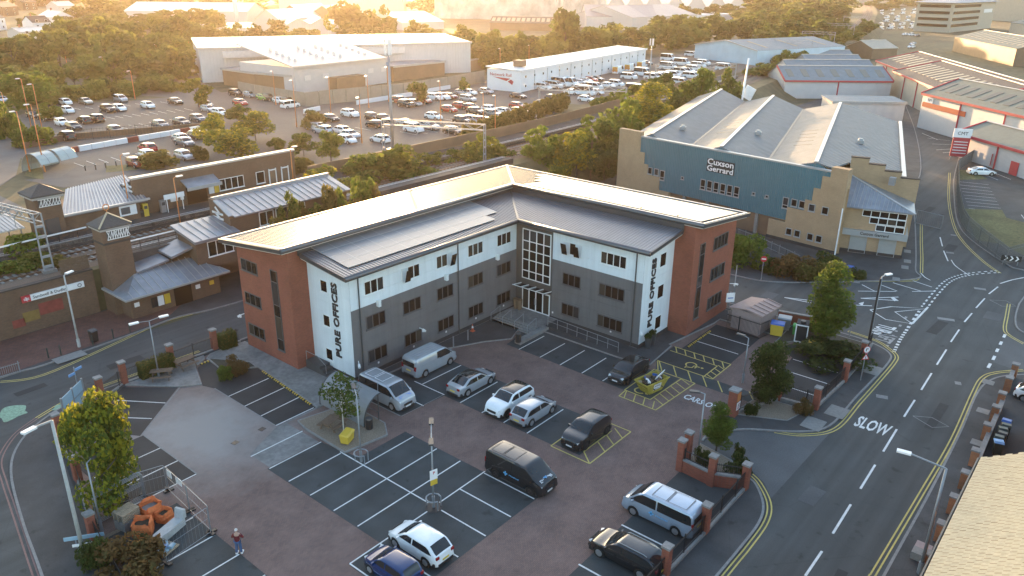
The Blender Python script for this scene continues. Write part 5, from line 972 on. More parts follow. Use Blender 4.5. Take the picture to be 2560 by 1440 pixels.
# ridged roofs along the body
RD=[(36.3,8.8),(30.6,10.9),(24.6,9.0),(18.4,10.9),(11.6,9.0),(4.4,11.1),(-6.9,8.9)]
for i in range(6):
    (s0,z0),(s1,z1)=RD[i],RD[i+1]; zs_=lambda q:lerp(z0,z1,(q-s0)/(s1-s0)); rf=MB().slab([FE(s0,.7,z0),FE(s1,.7,z1),FE(s1,58.2,z1),FE(s0,58.2,z0)] if i<5 else [FE(s0,.7,z0),FE(2.2,1.2,zs_(2.2)),FE(.3,8.0,zs_(.3)),FE(s1,11,z1),FE(s1,58.2,z1),FE(s0,58.2,z0)],.18).build('roof_slope',M['roof_blue'],fac)
    nl=5 if i in(2,4) else 0
    for k in range(nl):
        f=.35+.12*k; p0=lambda u,d:Vector(FE(lerp(s0,s1,u),d,lerp(z0,z1,u)+.03)); d=16+k*3.2; MB().slab([p0(.35,d),p0(.75,d-1.2),p0(.75,d-.8),p0(.35,d+.4)],.05).build('roof_slit',M['dgrey'],rf)
    if i in(1,3,5): 
        q=FE(lerp(s0,s1,.45),9+3*i,lerp(z0,z1,.45)+.3); MB().obox(q,(.9,.9,.5),.3).tube((q[0],q[1],q[2]),(q[0],q[1],q[2]+.5),.4,.3,8).build('roof_vent',M['galv'],rf)
for i in(1,3,5): s,z=RD[i]; MB().beam(FE(s,.7,z+.06),FE(s,58.2,z+.06),.5,.1).build('ridge_cap',M['trim_w'],fac)
for i in(1,3,5): (s0,z0),(s1,z1),(s2,z2)=RD[i-1],RD[i],RD[i+1]; s2=max(s2,.2); MB().add([FE(s0,.72,8),FE(s0,.72,z0-.1),FE(s1,.72,z1-.1),FE(s2,.72,9.7 if i==5 else z2-.1),FE(s2,.72,8)],[(0,1,2,3,4)]).build('roof_end',M['teal'],fac)
for i in(2,4): s,z=RD[i]; MB().beam(FE(s,.9,z+.05),FE(s,58,z+.05),.35,.06).build('valley_gutter',M['dgrey'],fac)
MB().beam(FE(-7.1,11,9.0),FE(-7.1,58,9.0),.5,.35).build('eaves_gutter',M['trim_w'],fac)
MB().box(-.35,-.35,0,.35,.35,1.0).build('chimney',M['galv'],fac,loc=FE(-5.6,8,8.4))
# glazed entrance block
E0=Vector((100.7,28.5)); _f=Vector((math.sin(R(15.5)),-math.cos(R(15.5))))
def EP(s,d,z): p=E0+_f*s+_e*d; return (p.x,p.y,z)
def eb(s0,s1,d0,d1,z0,z1): return MB().prism([EP(s0,d0,0)[:2],EP(s1,d0,0)[:2],EP(s1,d1,0)[:2],EP(s0,d1,0)[:2]],z0,z1)
eb(0,7.4,0,5.2,0,6.1).build('entrance_block',M['brick_buff'],fac); eb(-.05,7.5,-.08,5.1,0,.5).build('plinth',M['brick_dark'],fac)
fb=eb(-.1,7.7,-.5,5,2.45,3.2).build('fascia_band',M['zinc_t'],fac); lettering('lettering','Cuxson Gerrard',.52,EP(3.9,-.52,2.85),(_f.x,_f.y,0),(0,0,1),M['black'],fb,3.3,.03,.008)
for k,(s0,s1,zt_) in enumerate(((-.3,1.9,11.2),(1.9,3.9,10.5),(3.9,5.9,9.8),(5.9,8.1,9.1))): eb(s0,s1,5.21,5.8,0 if k else 5,zt_).build('stepped_parapet',M['brick_buff'],fac); eb(s0-.05,s1+.05,5.15,5.86,zt_,zt_+.12).build('parapet_cap',M['brick_dark'],fac)
RZE=math.atan2(_f.y,_f.x)
for s in (1.2,4.6): window(fac,EP(s,-.03,.05),RZE,2.0,2.35,1,'zinc_t','shutter' if 'shutter' in M else 'glass_b',name='shutter_door',sill=False,pm='shutter')
for r,(s0,n_) in enumerate(((3.2,4),(2.2,5),(1.6,5))): window(fac,EP([3.9,3.05,2.1][r],-.03,[3.25,4.15,5.0][r]),RZE,[3.3,4.15,5.1][r],.84,[3,4,5][r],'frame_w',sill=False,fw=.08)
apx=EP(.1,5.1,8.9); ev=lambda s,d:EP(s,d,6.15)
rf=MB(); rf.slab([ev(-.4,-.7),ev(8,-.7),apx],.15); rf.build('entrance_roof',M['zinc'],fac); MB().slab([ev(8,-.7),ev(8,5.1),apx],.15).build('entrance_roof',M['zinc'],fac)
MB().beam(ev(8,-.7),apx,.3,.1).build('hip_cap',M['trim_w'],fac)
for k in range(18):
    t=k/18; a=Vector(ev(-.4+8.4*t,-.7)); b=Vector(apx); q=.0 if t<.05 else t; tip=Vector(ev(8,-.7)).lerp(Vector(apx),1-t) if t>.1 else Vector(apx); MB().beam(a+Vector((0,0,.05)),tip+Vector((0,0,.05)),.05,.06).build('roof_seam',M['zinc_t'],fac)
MB().tube(FP(-.1,-.3,0),FP(-.1,-.3,6.2),.08).build('downpipe',M['white'],fac)
# ------------------------------------------------------------------ railway: ballast, tracks, platforms
bal=struct('railway','ballast',MB().strip([(x,y) for x,y in RAILC[:2]]+curve(RAILC[1:],8),9,PL+.03)); rc_=[RAILC[0]]+curve(RAILC[1:],8)
for off_ in (-1.75,1.75):
    for g_ in (-.72,.72): MB().kerb(rc_,.09,PL+.03,PL+.22,off=off_+g_).build('rail',M['rail'],bal)
    m=MB(); d=0
    for i in range(len(rc_)-1):
        a=Vector(rc_[i]); b=Vector(rc_[i+1]); L_=(b-a).length; t=(b-a)/L_; nn=Vector((-t.y,t.x))
        if a.x>240: break
        while d<L_: c=a+t*d+nn*off_; m.obox((c.x,c.y,PL+.06),(.26,2.5,.1),math.atan2(t.y,t.x)); d+=.75
        d-=L_
    o=m.build('sleepers',M['slab'],bal); o['kind']='stuff'
def platform(name,line,wd,label):
    t=thing(name,label,'platform'); MB().kerb(line,wd,PL-.3,PL+.85).build('deck',M['pave'],t); s=1 if wd>0 else -1
    MB().kerb(line,.5,PL+.4,PL+.87,off=-wd/2+.25).build('edge_coping',M['slab'],t); MB().strip(line,.12,PL+.885,off=-wd/2+.75).build('safety_line',M['white_line'],t); return t
pn=curve([(24,90.6),(60,90.6),(120,91.0),(150,93.8),(200,100.6),(232,105.6)],6); platform('platform',pn,4.4,'long grey platform with pale edge on the far side of the tracks')
psx=[(96,80.6),(60,80.6),(33,80.6)]; platform('platform',psx,2.4,'near platform below the station waiting room')
# ------------------------------------------------------------------ station buildings
def arrows(name,parent,o,r,u,s,m):      # the railway double arrow
    r=Vector(r); u=Vector(u); n=r.cross(u); mb=MB(); o=Vector(o)
    def bar(a,b,wd=.2):
        A=o+r*(a[0]*s)+u*(a[1]*s); B=o+r*(b[0]*s)+u*(b[1]*s); d=(B-A).normalized(); q=n.cross(d)*(wd*s/2); e=n*.03
        mb.add([A-q-e,B-q-e,B+q-e,A+q-e,A-q+e,B-q+e,B+q+e,A+q+e],[(0,3,2,1),(4,5,6,7),(0,1,5,4),(1,2,6,5),(2,3,7,6),(3,0,4,7)])
    bar((-.95,.24),(.95,.24)); bar((-.95,-.24),(.95,-.24)); bar((-.35,.8),(.42,.24)); bar((-.42,.24),(.42,-.24)); bar((-.42,-.24),(.35,-.8)); return mb.build(name,M[m],parent)
wall=thing('retaining_wall','brown brick retaining wall with station name board below the railway','wall')
MB().box(-60,79.4,0,29.6,79.85,4.7).build('wall',M['brick_brown'],wall); MB().box(-60,79.32,4.7,29.6,79.9,4.82).build('coping',M['brick_dark'],wall)
M['mural_r']=mat('faded red mural',(.22,.05,.04),.9,.2,2); M['mural_y']=mat('faded ochre mural',(.2,.13,.04),.9,.2,2)
for x0,x1,z0,z1,mm in ((24.1,26.3,1.5,2.7,'mural_r'),(22.6,24.05,1.2,2.2,'mural_y'),(21.6,22.7,.9,1.7,'mural_r')): MB().box(x0,79.385,z0,x1,79.4,z1).build('mural_patch',M[mm],wall)
sgn=thing('station_sign','long white station name board with red railway symbol on the brick wall','sign')
MB().box(22.8,79.2,3.25,28.5,79.38,3.85).build('board',M['white'],sgn); MB().box(22.78,79.18,3.23,23.55,79.37,3.87).build('red_panel',M['red'],sgn)
lettering('lettering','Sandwell & Dudley',.42,(25.3,79.18,3.55),(1,0,0),(0,0,1),M['black'],sgn,3.1,.02); arrows('railway_symbol',sgn,(23.17,79.16,3.55),(1,0,0),(0,0,1),.25,'white')
m=MB(); 
for k in range(8): a=k*PI/4; m.tube((28.05+.17*math.cos(a),79.18,3.55+.17*math.sin(a)),(28.05+.17*math.cos(a+PI/4),79.18,3.55+.17*math.sin(a+PI/4)),.03)
m.build('round_emblem',M['black'],sgn)
s2=thing('wall_notice','small white notice on the brick wall at the left edge','sign'); MB().box(18.9,79.25,1.0,19.8,79.38,1.45).build('board',M['white'],s2); MB().box(18.95,79.23,1.3,19.75,79.26,1.42).build('red_strip',M['red'],s2)
tw=thing('lift_tower','square brown brick station tower with pyramid slate roof and white lattice band','tower',(31,78,0)); tw.location=(0,0,0)
MB().box(30.3,77.2,0,32.9,79.5,9.0).build('wall',M['brick_brown'],tw)
def pyramid(x0,y0,x1,y1,z,h,t_): c=((x0+x1)/2,(y0+y1)/2,z+h); return MB().add([(x0,y0,z),(x1,y0,z),(x1,y1,z),(x0,y1,z),c,(x0,y0,z-t_),(x1,y0,z-t_),(x1,y1,z-t_),(x0,y1,z-t_)],[(0,1,4),(1,2,4),(2,3,4),(3,0,4),(5,6,1,0),(6,7,2,1),(7,8,3,2),(8,5,0,3),(8,7,6,5)])
pyramid(30.0,76.9,33.2,79.8,9.35,1.05,.12).build('roof',M['roof_slate'],tw); MB().box(30.1,77.0,9.0,33.1,79.7,9.22).build('eaves_trim',M['zinc_t'],tw)
for a,b in (((30.0,76.9,9.4),(31.6,78.35,10.45)),((33.2,76.9,9.4),(31.6,78.35,10.45))): MB().beam(a,b,.15,.08).build('hip_tile',M['tile'],tw)
def lattice(x0,x1,y,z0,z1,parent,n=9,seed=1):
    rd=random.Random(seed); MB().box(x0,y-.02,z0,x1,y,z1).build('lattice_backing',M['dgrey'],parent)
    m=MB(); m.box(x0,y-.08,z0,x1,y-.025,z0+.07).box(x0,y-.08,z1-.07,x1,y-.025,z1)
    for i in range(n):
        a=x0+(x1-x0)*(i+.1)/n; m.beam((a,y-.06,z0),(a+(x1-x0)/n*1.2,y-.06,z1),.05,.05); m.beam((a+.3,y-.07,z0+.1),(a+rd.random()*.3,y-.07,z1-.1),.05,.06)
    return m.build('lattice_screen',M['white'],parent)
lattice(30.7,32.85,77.18,8.0,8.95,tw); MB().box(30.25,77.15,7.55,32.95,79.55,7.75).build('string_course',M['brick_dark'],tw)
m=MB(); 
for k in range(10): a=k*PI/5; m.tube((31.6+.3*math.cos(a),78.35,11.0+.3*math.sin(a)),(31.6+.3*math.cos(a+PI/5),78.35,11.0+.3*math.sin(a+PI/5)),.05)
m.tube((31.6,78.35,10.3),(31.6,78.35,10.7),.04).build('finial_ring',M['orange'],tw)
t2=thing('lift_tower','matching brown brick tower with pale lattice on the far platform at the left','tower')
MB().box(29.4,90.6,PL,32.0,93.4,9.9).build('wall',M['brick_brown'],t2); pyramid(29,90.2,32.4,93.8,10.3,1.0,.15).build('roof',M['roof_slate'],t2); MB().box(29.1,90.3,9.9,32.3,93.7,10.13).build('eaves_trim',M['zinc_t'],t2); lattice(29.7,31.9,90.58,9.0,9.85,t2,7,2); MB().box(30.0,90.52,5.4,31.4,90.6,7.6).build('doorway',M['dgrey'],t2)
hall=thing('station_hall','low brown brick station entrance hall with hipped zinc roof at street level','station building')
MB().box(30.9,75.0,0,40.6,79.3,2.75).build('wall',M['brick_brown'],hall)
rv=[(30.1,74.1,2.6),(41.4,74.1,2.6),(41.4,79.3,2.6),(30.1,79.3,2.6),(33,77.6,4.1),(38.6,77.6,4.1)]
rf=MB().add(rv,[(0,1,5,4),(1,2,5),(2,3,4,5),(3,0,4)]).build('roof',M['zinc'],hall); MB().box(30.05,74.05,2.42,41.45,79.3,2.62).build('fascia',M['zinc_t'],hall)
for k in range(1,15): x=30.1+11.3*k/15; f=min(1,(x-30.1)/2.9,(41.4-x)/2.8); MB().beam((x,74.15,2.65),(x,74.1+3.5*f,2.6+1.5*f+.05),.05,.06).build('roof_seam',M['zinc_t'],hall)
dr=MB().box(35.4,74.93,0.1,37.3,74.99,2.2).build('doorway',M['glass'],hall); MB().box(35.3,74.8,2.15,37.5,74.9,2.42).build('door_sign',M['white'],hall)
for x,mm in ((32.9,'black'),(33.6,'white'),(34.3,'yellow')): MB().box(x,74.9,.7,x+.6,74.99,1.75).build('poster_board',M[mm],hall)
for x,mm in ((37.8,'white'),(31.2,'white'),(39.4,'yellow')): MB().box(x,74.92,1.3,x+.5,74.99,1.75).build('notice',M[mm],hall)
stw=thing('stair_link','brown brick stair link with stepped zinc roofs between hall and platform','station building')
MB().box(39.0,76.0,2.7,43.7,79.7,6.2).build('wall',M['brick_brown'],stw); MB().box(39.2,79.4,0,60,79.8,5.2).build('bank_wall',M['brick_brown'],stw)
MB().slab([(38.6,75.3,6.25),(44.0,75.3,6.25),(44.0,80.2,7.15),(38.6,80.2,7.15)],.3).build('roof',M['zinc'],stw)
for k in range(1,6): x=38.6+5.4*k/6; MB().beam((x,75.4,6.3),(x,80.1,7.2),.06,.07).build('roof_seam',M['zinc_t'],stw)
window(stw,(40.3,75.98,4.0),FY,3.0,1.7,3,'frame_w')
MB().slab([(33.0,77.0,4.1),(36.5,77.2,4.5),(36.5,80.0,4.7),(33,80.0,4.3)],.2).build('lower_roof',M['zinc'],stw); MB().slab([(36.5,76.6,4.9),(40.2,76.8,5.6),(40.2,79.9,5.8),(36.5,79.9,5.1)],.25).build('lower_roof',M['zinc'],stw)
MB().box(33.1,77.4,0,39,79.7,4.1).build('lower_wall',M['brick_brown'],stw)
wr=thing('waiting_room','brown brick platform waiting room with long zinc roof and double arrow symbol','station building')
MB().prism([(43.8,76.8),(60,76.8),(60,80.9),(43.8,80.9)],PL,7.6).build('wall',M['brick_brown'],wr)
MB().add([(43.8,76.8,7.6),(43.8,77.6,7.9),(43.8,79.4,8.9),(43.8,80.9,9.0),(43.8,80.9,7.6),(44.1,76.8,7.6),(44.1,77.6,7.9),(44.1,79.4,8.9),(44.1,80.9,9.0),(44.1,80.9,7.6)],[(4,3,2,1,0),(5,6,7,8,9),(0,1,6,5),(1,2,7,6),(2,3,8,7),(3,4,9,8)]).build('end_gable',M['brick_brown'],wr)
MB().slab([(44.1,76.3,7.65),(60.4,76.3,7.65),(60.4,80.6,8.75),(44.1,80.6,8.75)],.15).build('roof',M['zinc'],wr)
for k in range(1,19): x=44.1+16.3*k/19; MB().beam((x,76.35,7.7),(x,80.5,8.78),.06,.07).build('roof_seam',M['zinc_t'],wr)
MB().box(44.1,80.6,7.6,60.4,80.95,9.05).build('parapet',M['zinc_t'],wr); MB().beam((43.75,76.5,7.75),(43.75,79.4,9.0),.5,.12).build('verge_cap',M['zinc_t'],wr)
for x in (47.4,49.6,51.8): window(wr,(x,76.78,5.7),FY,1.9,1.6,2,'frame_w')
arrows('railway_symbol',wr,(43.75,79.2,7.3),(0,-1,0),(0,0,1),1.15,'white')
nb=thing('station_house','brown brick main station building with white coping across the tracks','station building')
MB().box(40.7,92.3,PL,63.5,92.8,9.75).build('wall',M['brick_brown'],nb); MB().box(40.71,92.8,PL,63.49,97.5,7.9).build('wall',M['brick_brown'],nb); MB().slab([(40.7,92.8,9.6),(63.5,92.8,9.6),(63.5,97.8,7.9),(40.7,97.8,7.9)],.15).build('roof',M['zinc'],nb)
for b in ((40.6,92.15,9.75,63.6,92.9,10.0),): MB().box(*b).build('coping',M['trim_w'],nb)
arrows('railway_symbol',nb,(40.62,93.6,8.6),(0,-1,0),(0,0,1),1.15,'white')
MB().slab([(46.6,90.6,7.9),(51.1,90.6,7.9),(51.1,92.25,8.7),(46.6,92.25,8.7)],.15).build('door_canopy',M['zinc'],nb); MB().box(46.5,90.5,7.55,51.2,90.62,7.95).build('canopy_fascia',M['zinc_t'],nb)
MB().box(47.2,92.22,5.4,49.9,92.29,7.6).build('doorway',M['glass'],nb); window(nb,(51.7,92.27,6.3),FY,3.6,1.5,4,'frame_w'); window(nb,(57.2,92.27,6.2),FY,1.3,1.6,1,'frame_w')
for x in (59.3,61.3): MB().box(x,92.2,5.4,x+.9,92.29,7.6).build('door',M['clad_brown'],nb); MB().box(x-.15,92.15,5.4,x-.02,92.29,7.9).box(x+.92,92.15,5.4,x+1.05,92.29,7.9).box(x-.15,92.15,7.65,x+1.05,92.28,7.8).build('door_frame',M['frame_w'],nb)
for x,w_,mm in ((50.2,.7,'white'),(51.0,.6,'yellow'),(46.3,.4,'white'),(45.0,.9,'white')): MB().box(x,92.18,6.2,x+w_,92.29,7.2).build('notice_board',M[mm],nb)
lw=thing('station_wing','low brown brick wing with striped standing seam roof beside the far platform','station building')
MB().box(32.0,91.2,PL,40.6,98.5,7.4).build('wall',M['brick_brown'],lw); MB().slab([(31.8,90.9,7.5),(41.6,90.9,7.5),(42.8,98.6,9.0),(35.2,97.5,8.8)],.2).build('roof',M['zinc'],lw)
for k in range(1,24): f=k/24; a=Vector((31.8,90.9,7.55)).lerp(Vector((41.6,90.9,7.55)),f); b=Vector((35.2,97.5,8.86)).lerp(Vector((42.8,98.6,9.06)),f); MB().beam(a,b,.12,.08).build('roof_seam',M['trim_w'],lw)
MB().beam((31.6,90.85,7.55),(41.8,90.85,7.55),.3,.2).build('coping',M['trim_w'],lw)
mp=MB().box(38.2,91.1,6.0,40.2,91.19,7.2).build('map_board',M['white'],lw); MB().box(38.35,91.06,6.2,39.4,91.1,7.0).build('map_print',M['glass_b'],mp)
for x,mm,h_ in ((41.4,'yellow',1.5),(40.8,'black',.9),(43.6,'galv',1.5)):
    t=thing('platform_cabinet',{'yellow':'tall yellow ticket machine by the station map','black':'dark litter bin beside the yellow machine','galv':'grey rounded cabinet by the platform sign'}[mm],'cabinet',(x,91.6,PL+.85)); MB().box(-.3,-.25,0,.3,.25,h_).build('case',M[mm],t); MB().box(-.2,-.27,h_*.6,.2,-.24,h_*.85).build('panel',M['dgrey'],t)
t=thing('platform_name_sign','white platform name sign on two posts before the station house','sign',(44.6,91.0,PL+.85)); MB().box(-1,-.05,1.6,1.6,.05,2.2).build('board',M['white'],t); MB().tube((-.7,0,0),(-.7,0,1.7),.05).build('post',M['white'],t); MB().tube((1.3,0,0),(1.3,0,1.7),.05).build('post',M['white'],t)
ctop=thing('cycle_canopy','striped white canopy roof at the left edge of the tracks','canopy',(25.5,93.5,PL)); MB().slab([(-3,-2.4,2.6),(2.6,-2.4,2.6),(2.6,2.4,3.2),(-3,2.4,3.2)],.12).build('roof',M['trim_w'],ctop)
for k in range(14): MB().beam((-2.8+k*.4,-2.4,2.66),(-2.8+k*.4,2.4,3.26),.12,.05).build('roof_rib',M['zinc'],ctop)
for x in(-2.7,2.3):
    for y in(-2,2): MB().tube((x,y,0),(x,y,2.7),.06).build('post',M['galv'],ctop)
bs=thing('bike_shelter','curved glass bicycle shelter on the station forecourt','shelter',(45.5,129.5,PL),R(18)); 
for k,(x0,x1) in enumerate(((-3.2,-.2),(.2,3.2))):
    m=MB(); P=[]
    for i in range(9): a=R(0+i*19); P.append((math.cos(a)*2.3,2.9*math.sin(a)))
    for i in range(8): m.poly([(x0,P[i][0],P[i][1]),(x1,P[i][0],P[i][1]),(x1,P[i+1][0],P[i+1][1]),(x0,P[i+1][0],P[i+1][1])])
    m.build('glazed_hood',M['shelter'] if 'shelter' in M else M['glass_b'],bs,smooth=True)
    for x in(x0,(x0+x1)/2,x1):
        m=MB()
        for i in range(8): m.tube((x,P[i][0],P[i][1]),(x,P[i+1][0],P[i+1][1]),.05,n=5)
        m.build('hoop',M['galv'],bs)
# ------------------------------------------------------------------ far buildings
def shed(name,label,cat,bl,br,z,depth,eave,ridge,axis='u',n=1,wm='clad_pale',rm='roof_far',group=None,trim=None,lights=0,lm='roof_lite',over=.3,windows=None,doors=0,rise=None,shift=0.):
    P=G(*bl,z).to_2d() if not isinstance(bl,Vector) else bl; Q=G(*br,z).to_2d() if not isinstance(br,Vector) else br
    u=(Q-P); W=u.length; u/=W; v=Vector((-u.y,u.x)); v=v if v.dot(P+Q)>0 else -v; t=thing(name,label,cat,(P.x,P.y,z),0,group); t.location=(0,0,0)
    def X(a,b,h): q=P+u*a+v*b; return (q.x,q.y,z+h)
    if axis=='u':
        MB().add([X(0,0,0),X(W,0,0),X(W,depth,0),X(0,depth,0),X(0,0,eave),X(W,0,eave),X(W,depth,eave),X(0,depth,eave),X(0,depth/2,ridge),X(W,depth/2,ridge)],[(0,1,5,4),(1,2,6,9,5),(2,3,7,6),(3,0,4,8,7),(4,5,9,8),(6,7,8,9)]).build('wall',M[wm],t)
        sl=[(X(-over,-over,eave+.03),X(W+over,-over,eave+.03),X(W+over,depth/2,ridge+.06),X(-over,depth/2,ridge+.06)),(X(W+over,depth+over,eave+.03),X(-over,depth+over,eave+.03),X(-over,depth/2,ridge+.06),X(W+over,depth/2,ridge+.06))]
        for s_ in sl: MB().slab(s_,.12).build('roof_slope',M[rm],t)
        for k in range(lights):
            f=(k+.5)/lights; a=W*f; wd=min(.9,W/lights*.35); r0,r1=.25,.75; g_=lambda aa,r:X(aa,-over+(depth/2+over)*r,eave+(ridge-eave)*r+.12); MB().slab([g_(a-wd+shift,r0),g_(a+wd+shift,r0),g_(a+wd,r1),g_(a-wd,r1)],.06).build('roof_light',M[lm],t)
        if trim:
            MB().beam(X(-over,-over-.05,eave-.15),X(W+over,-over-.05,eave-.15),.25,.5).build('eaves_trim',M[trim],t)
            for a in(-over-.05,W+over+.05): MB().beam(X(a,-over,eave),X(a,depth/2,ridge),.25,.5).build('verge_trim',M[trim],t)
            for k in range(1,max(2,int(W/12))): MB().beam(X(W*k/int(max(2,W/12)),-.08,0),X(W*k/int(max(2,W/12)),-.08,eave),.3,.3).build('trim_post',M[trim],t)
        MB().beam(X(-over,depth/2,ridge+.12),X(W+over,depth/2,ridge+.12),.5,.12).build('ridge_cap',M['trim_w'],t)
    elif axis=='v':
        g=W/n
        for i in range(n):
            a0,a1=i*g,(i+1)*g; am=(a0+a1)/2
            MB().add([X(a0,0,0),X(a1,0,0),X(a1,0,eave),X(am,0,ridge),X(a0,0,eave),X(a0,depth,0),X(a1,depth,0),X(a1,depth,eave),X(am,depth,ridge),X(a0,depth,eave)],[(0,1,2,3,4),(9,8,7,6,5),(0,4,9,5),(1,6,7,2),(4,3,8,9),(3,2,7,8)]).build('wall',M[wm],t)
            for (s0,z0,s1,z1) in ((a0,eave,am,ridge),(am,ridge,a1,eave)): MB().slab([X(s0,-over,z0+.05),X(s1,-over,z1+.05),X(s1,depth+over,z1+.05),X(s0,depth+over,z0+.05)],.12).build('roof_slope',M[rm],t)
            for (s0,z0,s1,z1) in ((a0,eave,am,ridge),(am,ridge,a1,eave)):
                MB().beam(X(s0,-over-.05,z0),X(s1,-over-.05,z1),.2,.4).build('verge_trim',M[trim or 'trim_w'],t)
                for k in range(lights): f=(k+.5)/lights*depth; g_=lambda r,b:X(s0+(s1-s0)*r,b,z0+(z1-z0)*r+.13); MB().slab([g_(.2,f-.7),g_(.8,f-.7),g_(.8,f+.7),g_(.2,f+.7)],.06).build('roof_light',M[lm],t)
    else:   # near flat roof
        MB().prism([X(0,0,0)[:2],X(W,0,0)[:2],X(W,depth,0)[:2],X(0,depth,0)[:2]],z,z+eave).build('wall',M[wm],t)
        MB().slab([X(-over,-over,eave+.2),X(W+over,-over,eave+.2),X(W+over,depth+over,ridge+.2),X(-over,depth+over,ridge+.2)],.25).build('roof',M[rm],t)
        if trim: MB().beam(X(-over,-over-.06,eave+.05),X(W+over,-over-.06,eave+.05),.15,.6).build('eaves_trim',M[trim],t)
    if windows:
        nw,rows,ww,wh,z0,dz=windows; rz=math.atan2(u.y,u.x)
        for r in range(rows):
            for k in range(nw): window(t,X(W*(k+.5)/nw-ww/2,-.04,z0+r*dz),rz,ww,wh,1,'frame_w',sill=False,fw=.1)
    for k in range(doors): window(t,X(W*(k+.5)/doors-1.6,-.04,.05),math.atan2(u.y,u.x),3.2,3.4,1,'zinc_t','glass_b',sill=False,name='loading_door',pm='door_leaf')
    t['_X']=0; del t['_X']; return t,X,W
# grey rail depot with its front wing
t,X,W=shed('rail_depot','long pale grey metal depot with bright flat roof behind the car park','depot',Vector((115.5,207.5)),Vector((187,172.5)),PL,26,9.0,10.0,'f',wm='clad_pale',rm='trim_w',trim='trim_w')
for k in range(1,14): MB().beam(X(W*k/14,0,9.25),X(W*k/14,26,10.25),.3,.1).build('roof_seam',M['clad_pale'],t)
for a,b,h0 in ((6,26,6.5),(38,58,6.5)): MB().prism([X(a,-1.2,0)[:2],X(b,-1.2,0)[:2],X(b,-.05,0)[:2],X(a,-.05,0)[:2]],PL+h0,PL+h0+1.8).build('duct_housing',M['soffit'],t)
t,X,W=shed('depot_wing','sloping-roofed grey depot wing with square roof lights and vents','depot',Vector((119,169.5)),Vector((151,171.5)),PL,22,6.6,11.0,'f',wm='clad_pale',rm='clad_pale',trim='trim_w')
for k in range(3): a=W*(.2+.28*k); MB().slab([X(a-2,4,7.7),X(a+2,4,7.7),X(a+2,12,9.3),X(a-2,12,9.3)],.15).build('roof_light',M['white'],t)
for k in range(4):
    for j in range(5): a=W*(.12+.235*k)+1.5*(k%2); b=4+2.4*j; MB().tube(X(a,b,6.8+b*.2),X(a,b,7.6+b*.2),.45,.35,8).build('roof_vent',M['soffit'],t)
for a in (3,9,25,30): MB().prism([X(a,-.1,0)[:2],X(a+2,-.1,0)[:2],X(a+2,-.02,0)[:2],X(a,-.02,0)[:2]],PL+3.2,PL+4.4).build('louvre',M['soffit'],t)
MB().prism([X(11,-3,0)[:2],X(21,-3,0)[:2],X(21,-.02,0)[:2],X(11,-.02,0)[:2]],PL,PL+3.4).build('brown_lobby',M['clad_brown'],t)
for bl,br,h,lab in (((560,212),(650,226),4.2,'dark brown flat-roofed block at the left foot of the depot'),((640,226),(738,236),4.4,'brown flat-roofed block beside the depot wing'),((985,203),(1112,188),4.0,'brown curved lobby block at the right of the depot wing')):
    shed('depot_annexe',lab,'annexe',bl,br,PL,9,h,h+.1,'f',wm='clad_brown',rm='zinc',trim='zinc_t',group='depot annexes')
shed('depot_shelter','open canopy shelter right of the depot',"shelter",(1170,180),(1222,170),PL,5,3.4,3.5,'f',wm='clad_brown',rm='trim_w')
# tall sheet fence round the depot
fe=thing('depot_fence','tall grey sheet fence in front of the rail depot','fence'); pts=[G(*q,PL) for q in ((598,236),(640,245),(765,267),(800,262),(900,252),(1010,240),(1120,222),(1212,204))]
for a,b in zip(pts,pts[1:]):
    n_=max(1,int((b-a).length/3)); 
    for k in range(n_): p=a.lerp(b,k/n_); q=a.lerp(b,(k+.96)/n_); MB().beam((p.x,p.y,PL+1.6),(q.x,q.y,PL+1.6),.08,3.2).build('fence_panel',M['clad_sheet'],fe)
lwall=thing('car_park_wall','long low white wall behind the middle car park','wall'); 
for a,b in (((892,262),(1030,240)),((1055,234),(1125,222)),((760,285),(800,276))): p=G(*a,PL);q=G(*b,PL); MB().beam((p.x,p.y,PL+.5),(q.x,q.y,PL+.5),.3,1.0).build('wall',M['clad_white'],lwall)
# long white depot block
A=G(1302,231,PL).to_2d(); t,X,W=shed('depot_block','long white two storey depot block with a company name on its end','depot',A,A+Vector((84,12.6)),PL,10.5,5.4,5.9,'f',wm='clad_white',rm='white',trim='clad_white',windows=(18,2,.9,.8,1.0,2.4))
for k in range(1,12): MB().beam(X(W*k/12,-.05,.1),X(W*k/12,-.05,5.2),.12,.12).build('downpipe',M['zinc_t'],t)
MB().obox(X(6,4,6.7),(2.6,2.6,1.6),.15).build('roof_plant',M['clad_brown'],t)
lettering('lettering','Network Rail',1.15,X(-.1,6.2,4.1),tuple(Vector(X(0,0,0))-Vector(X(0,1,0))),(0,0,1),M['red_trim'],t,6.6,.03)
MB().add([X(-.12,3.2,3.3),X(-.12,8.6,3.5),X(-.12,4.4,2.6)],[(0,1,2)]).add([X(-.12,3.0,3.1),X(-.12,4.0,2.5),X(-.12,2.6,1.7),X(-.12,2.2,2.6)],[(0,1,2,3)]).build('emblem',M['red_trim'],t)
shed('blue_shed','pale blue gabled shed at the far end of the depot yard','shed',(1735,145),(1890,164),PL,48,5.0,7.6,'v',wm='clad_blue',rm='roof_blue_x',lights=3)
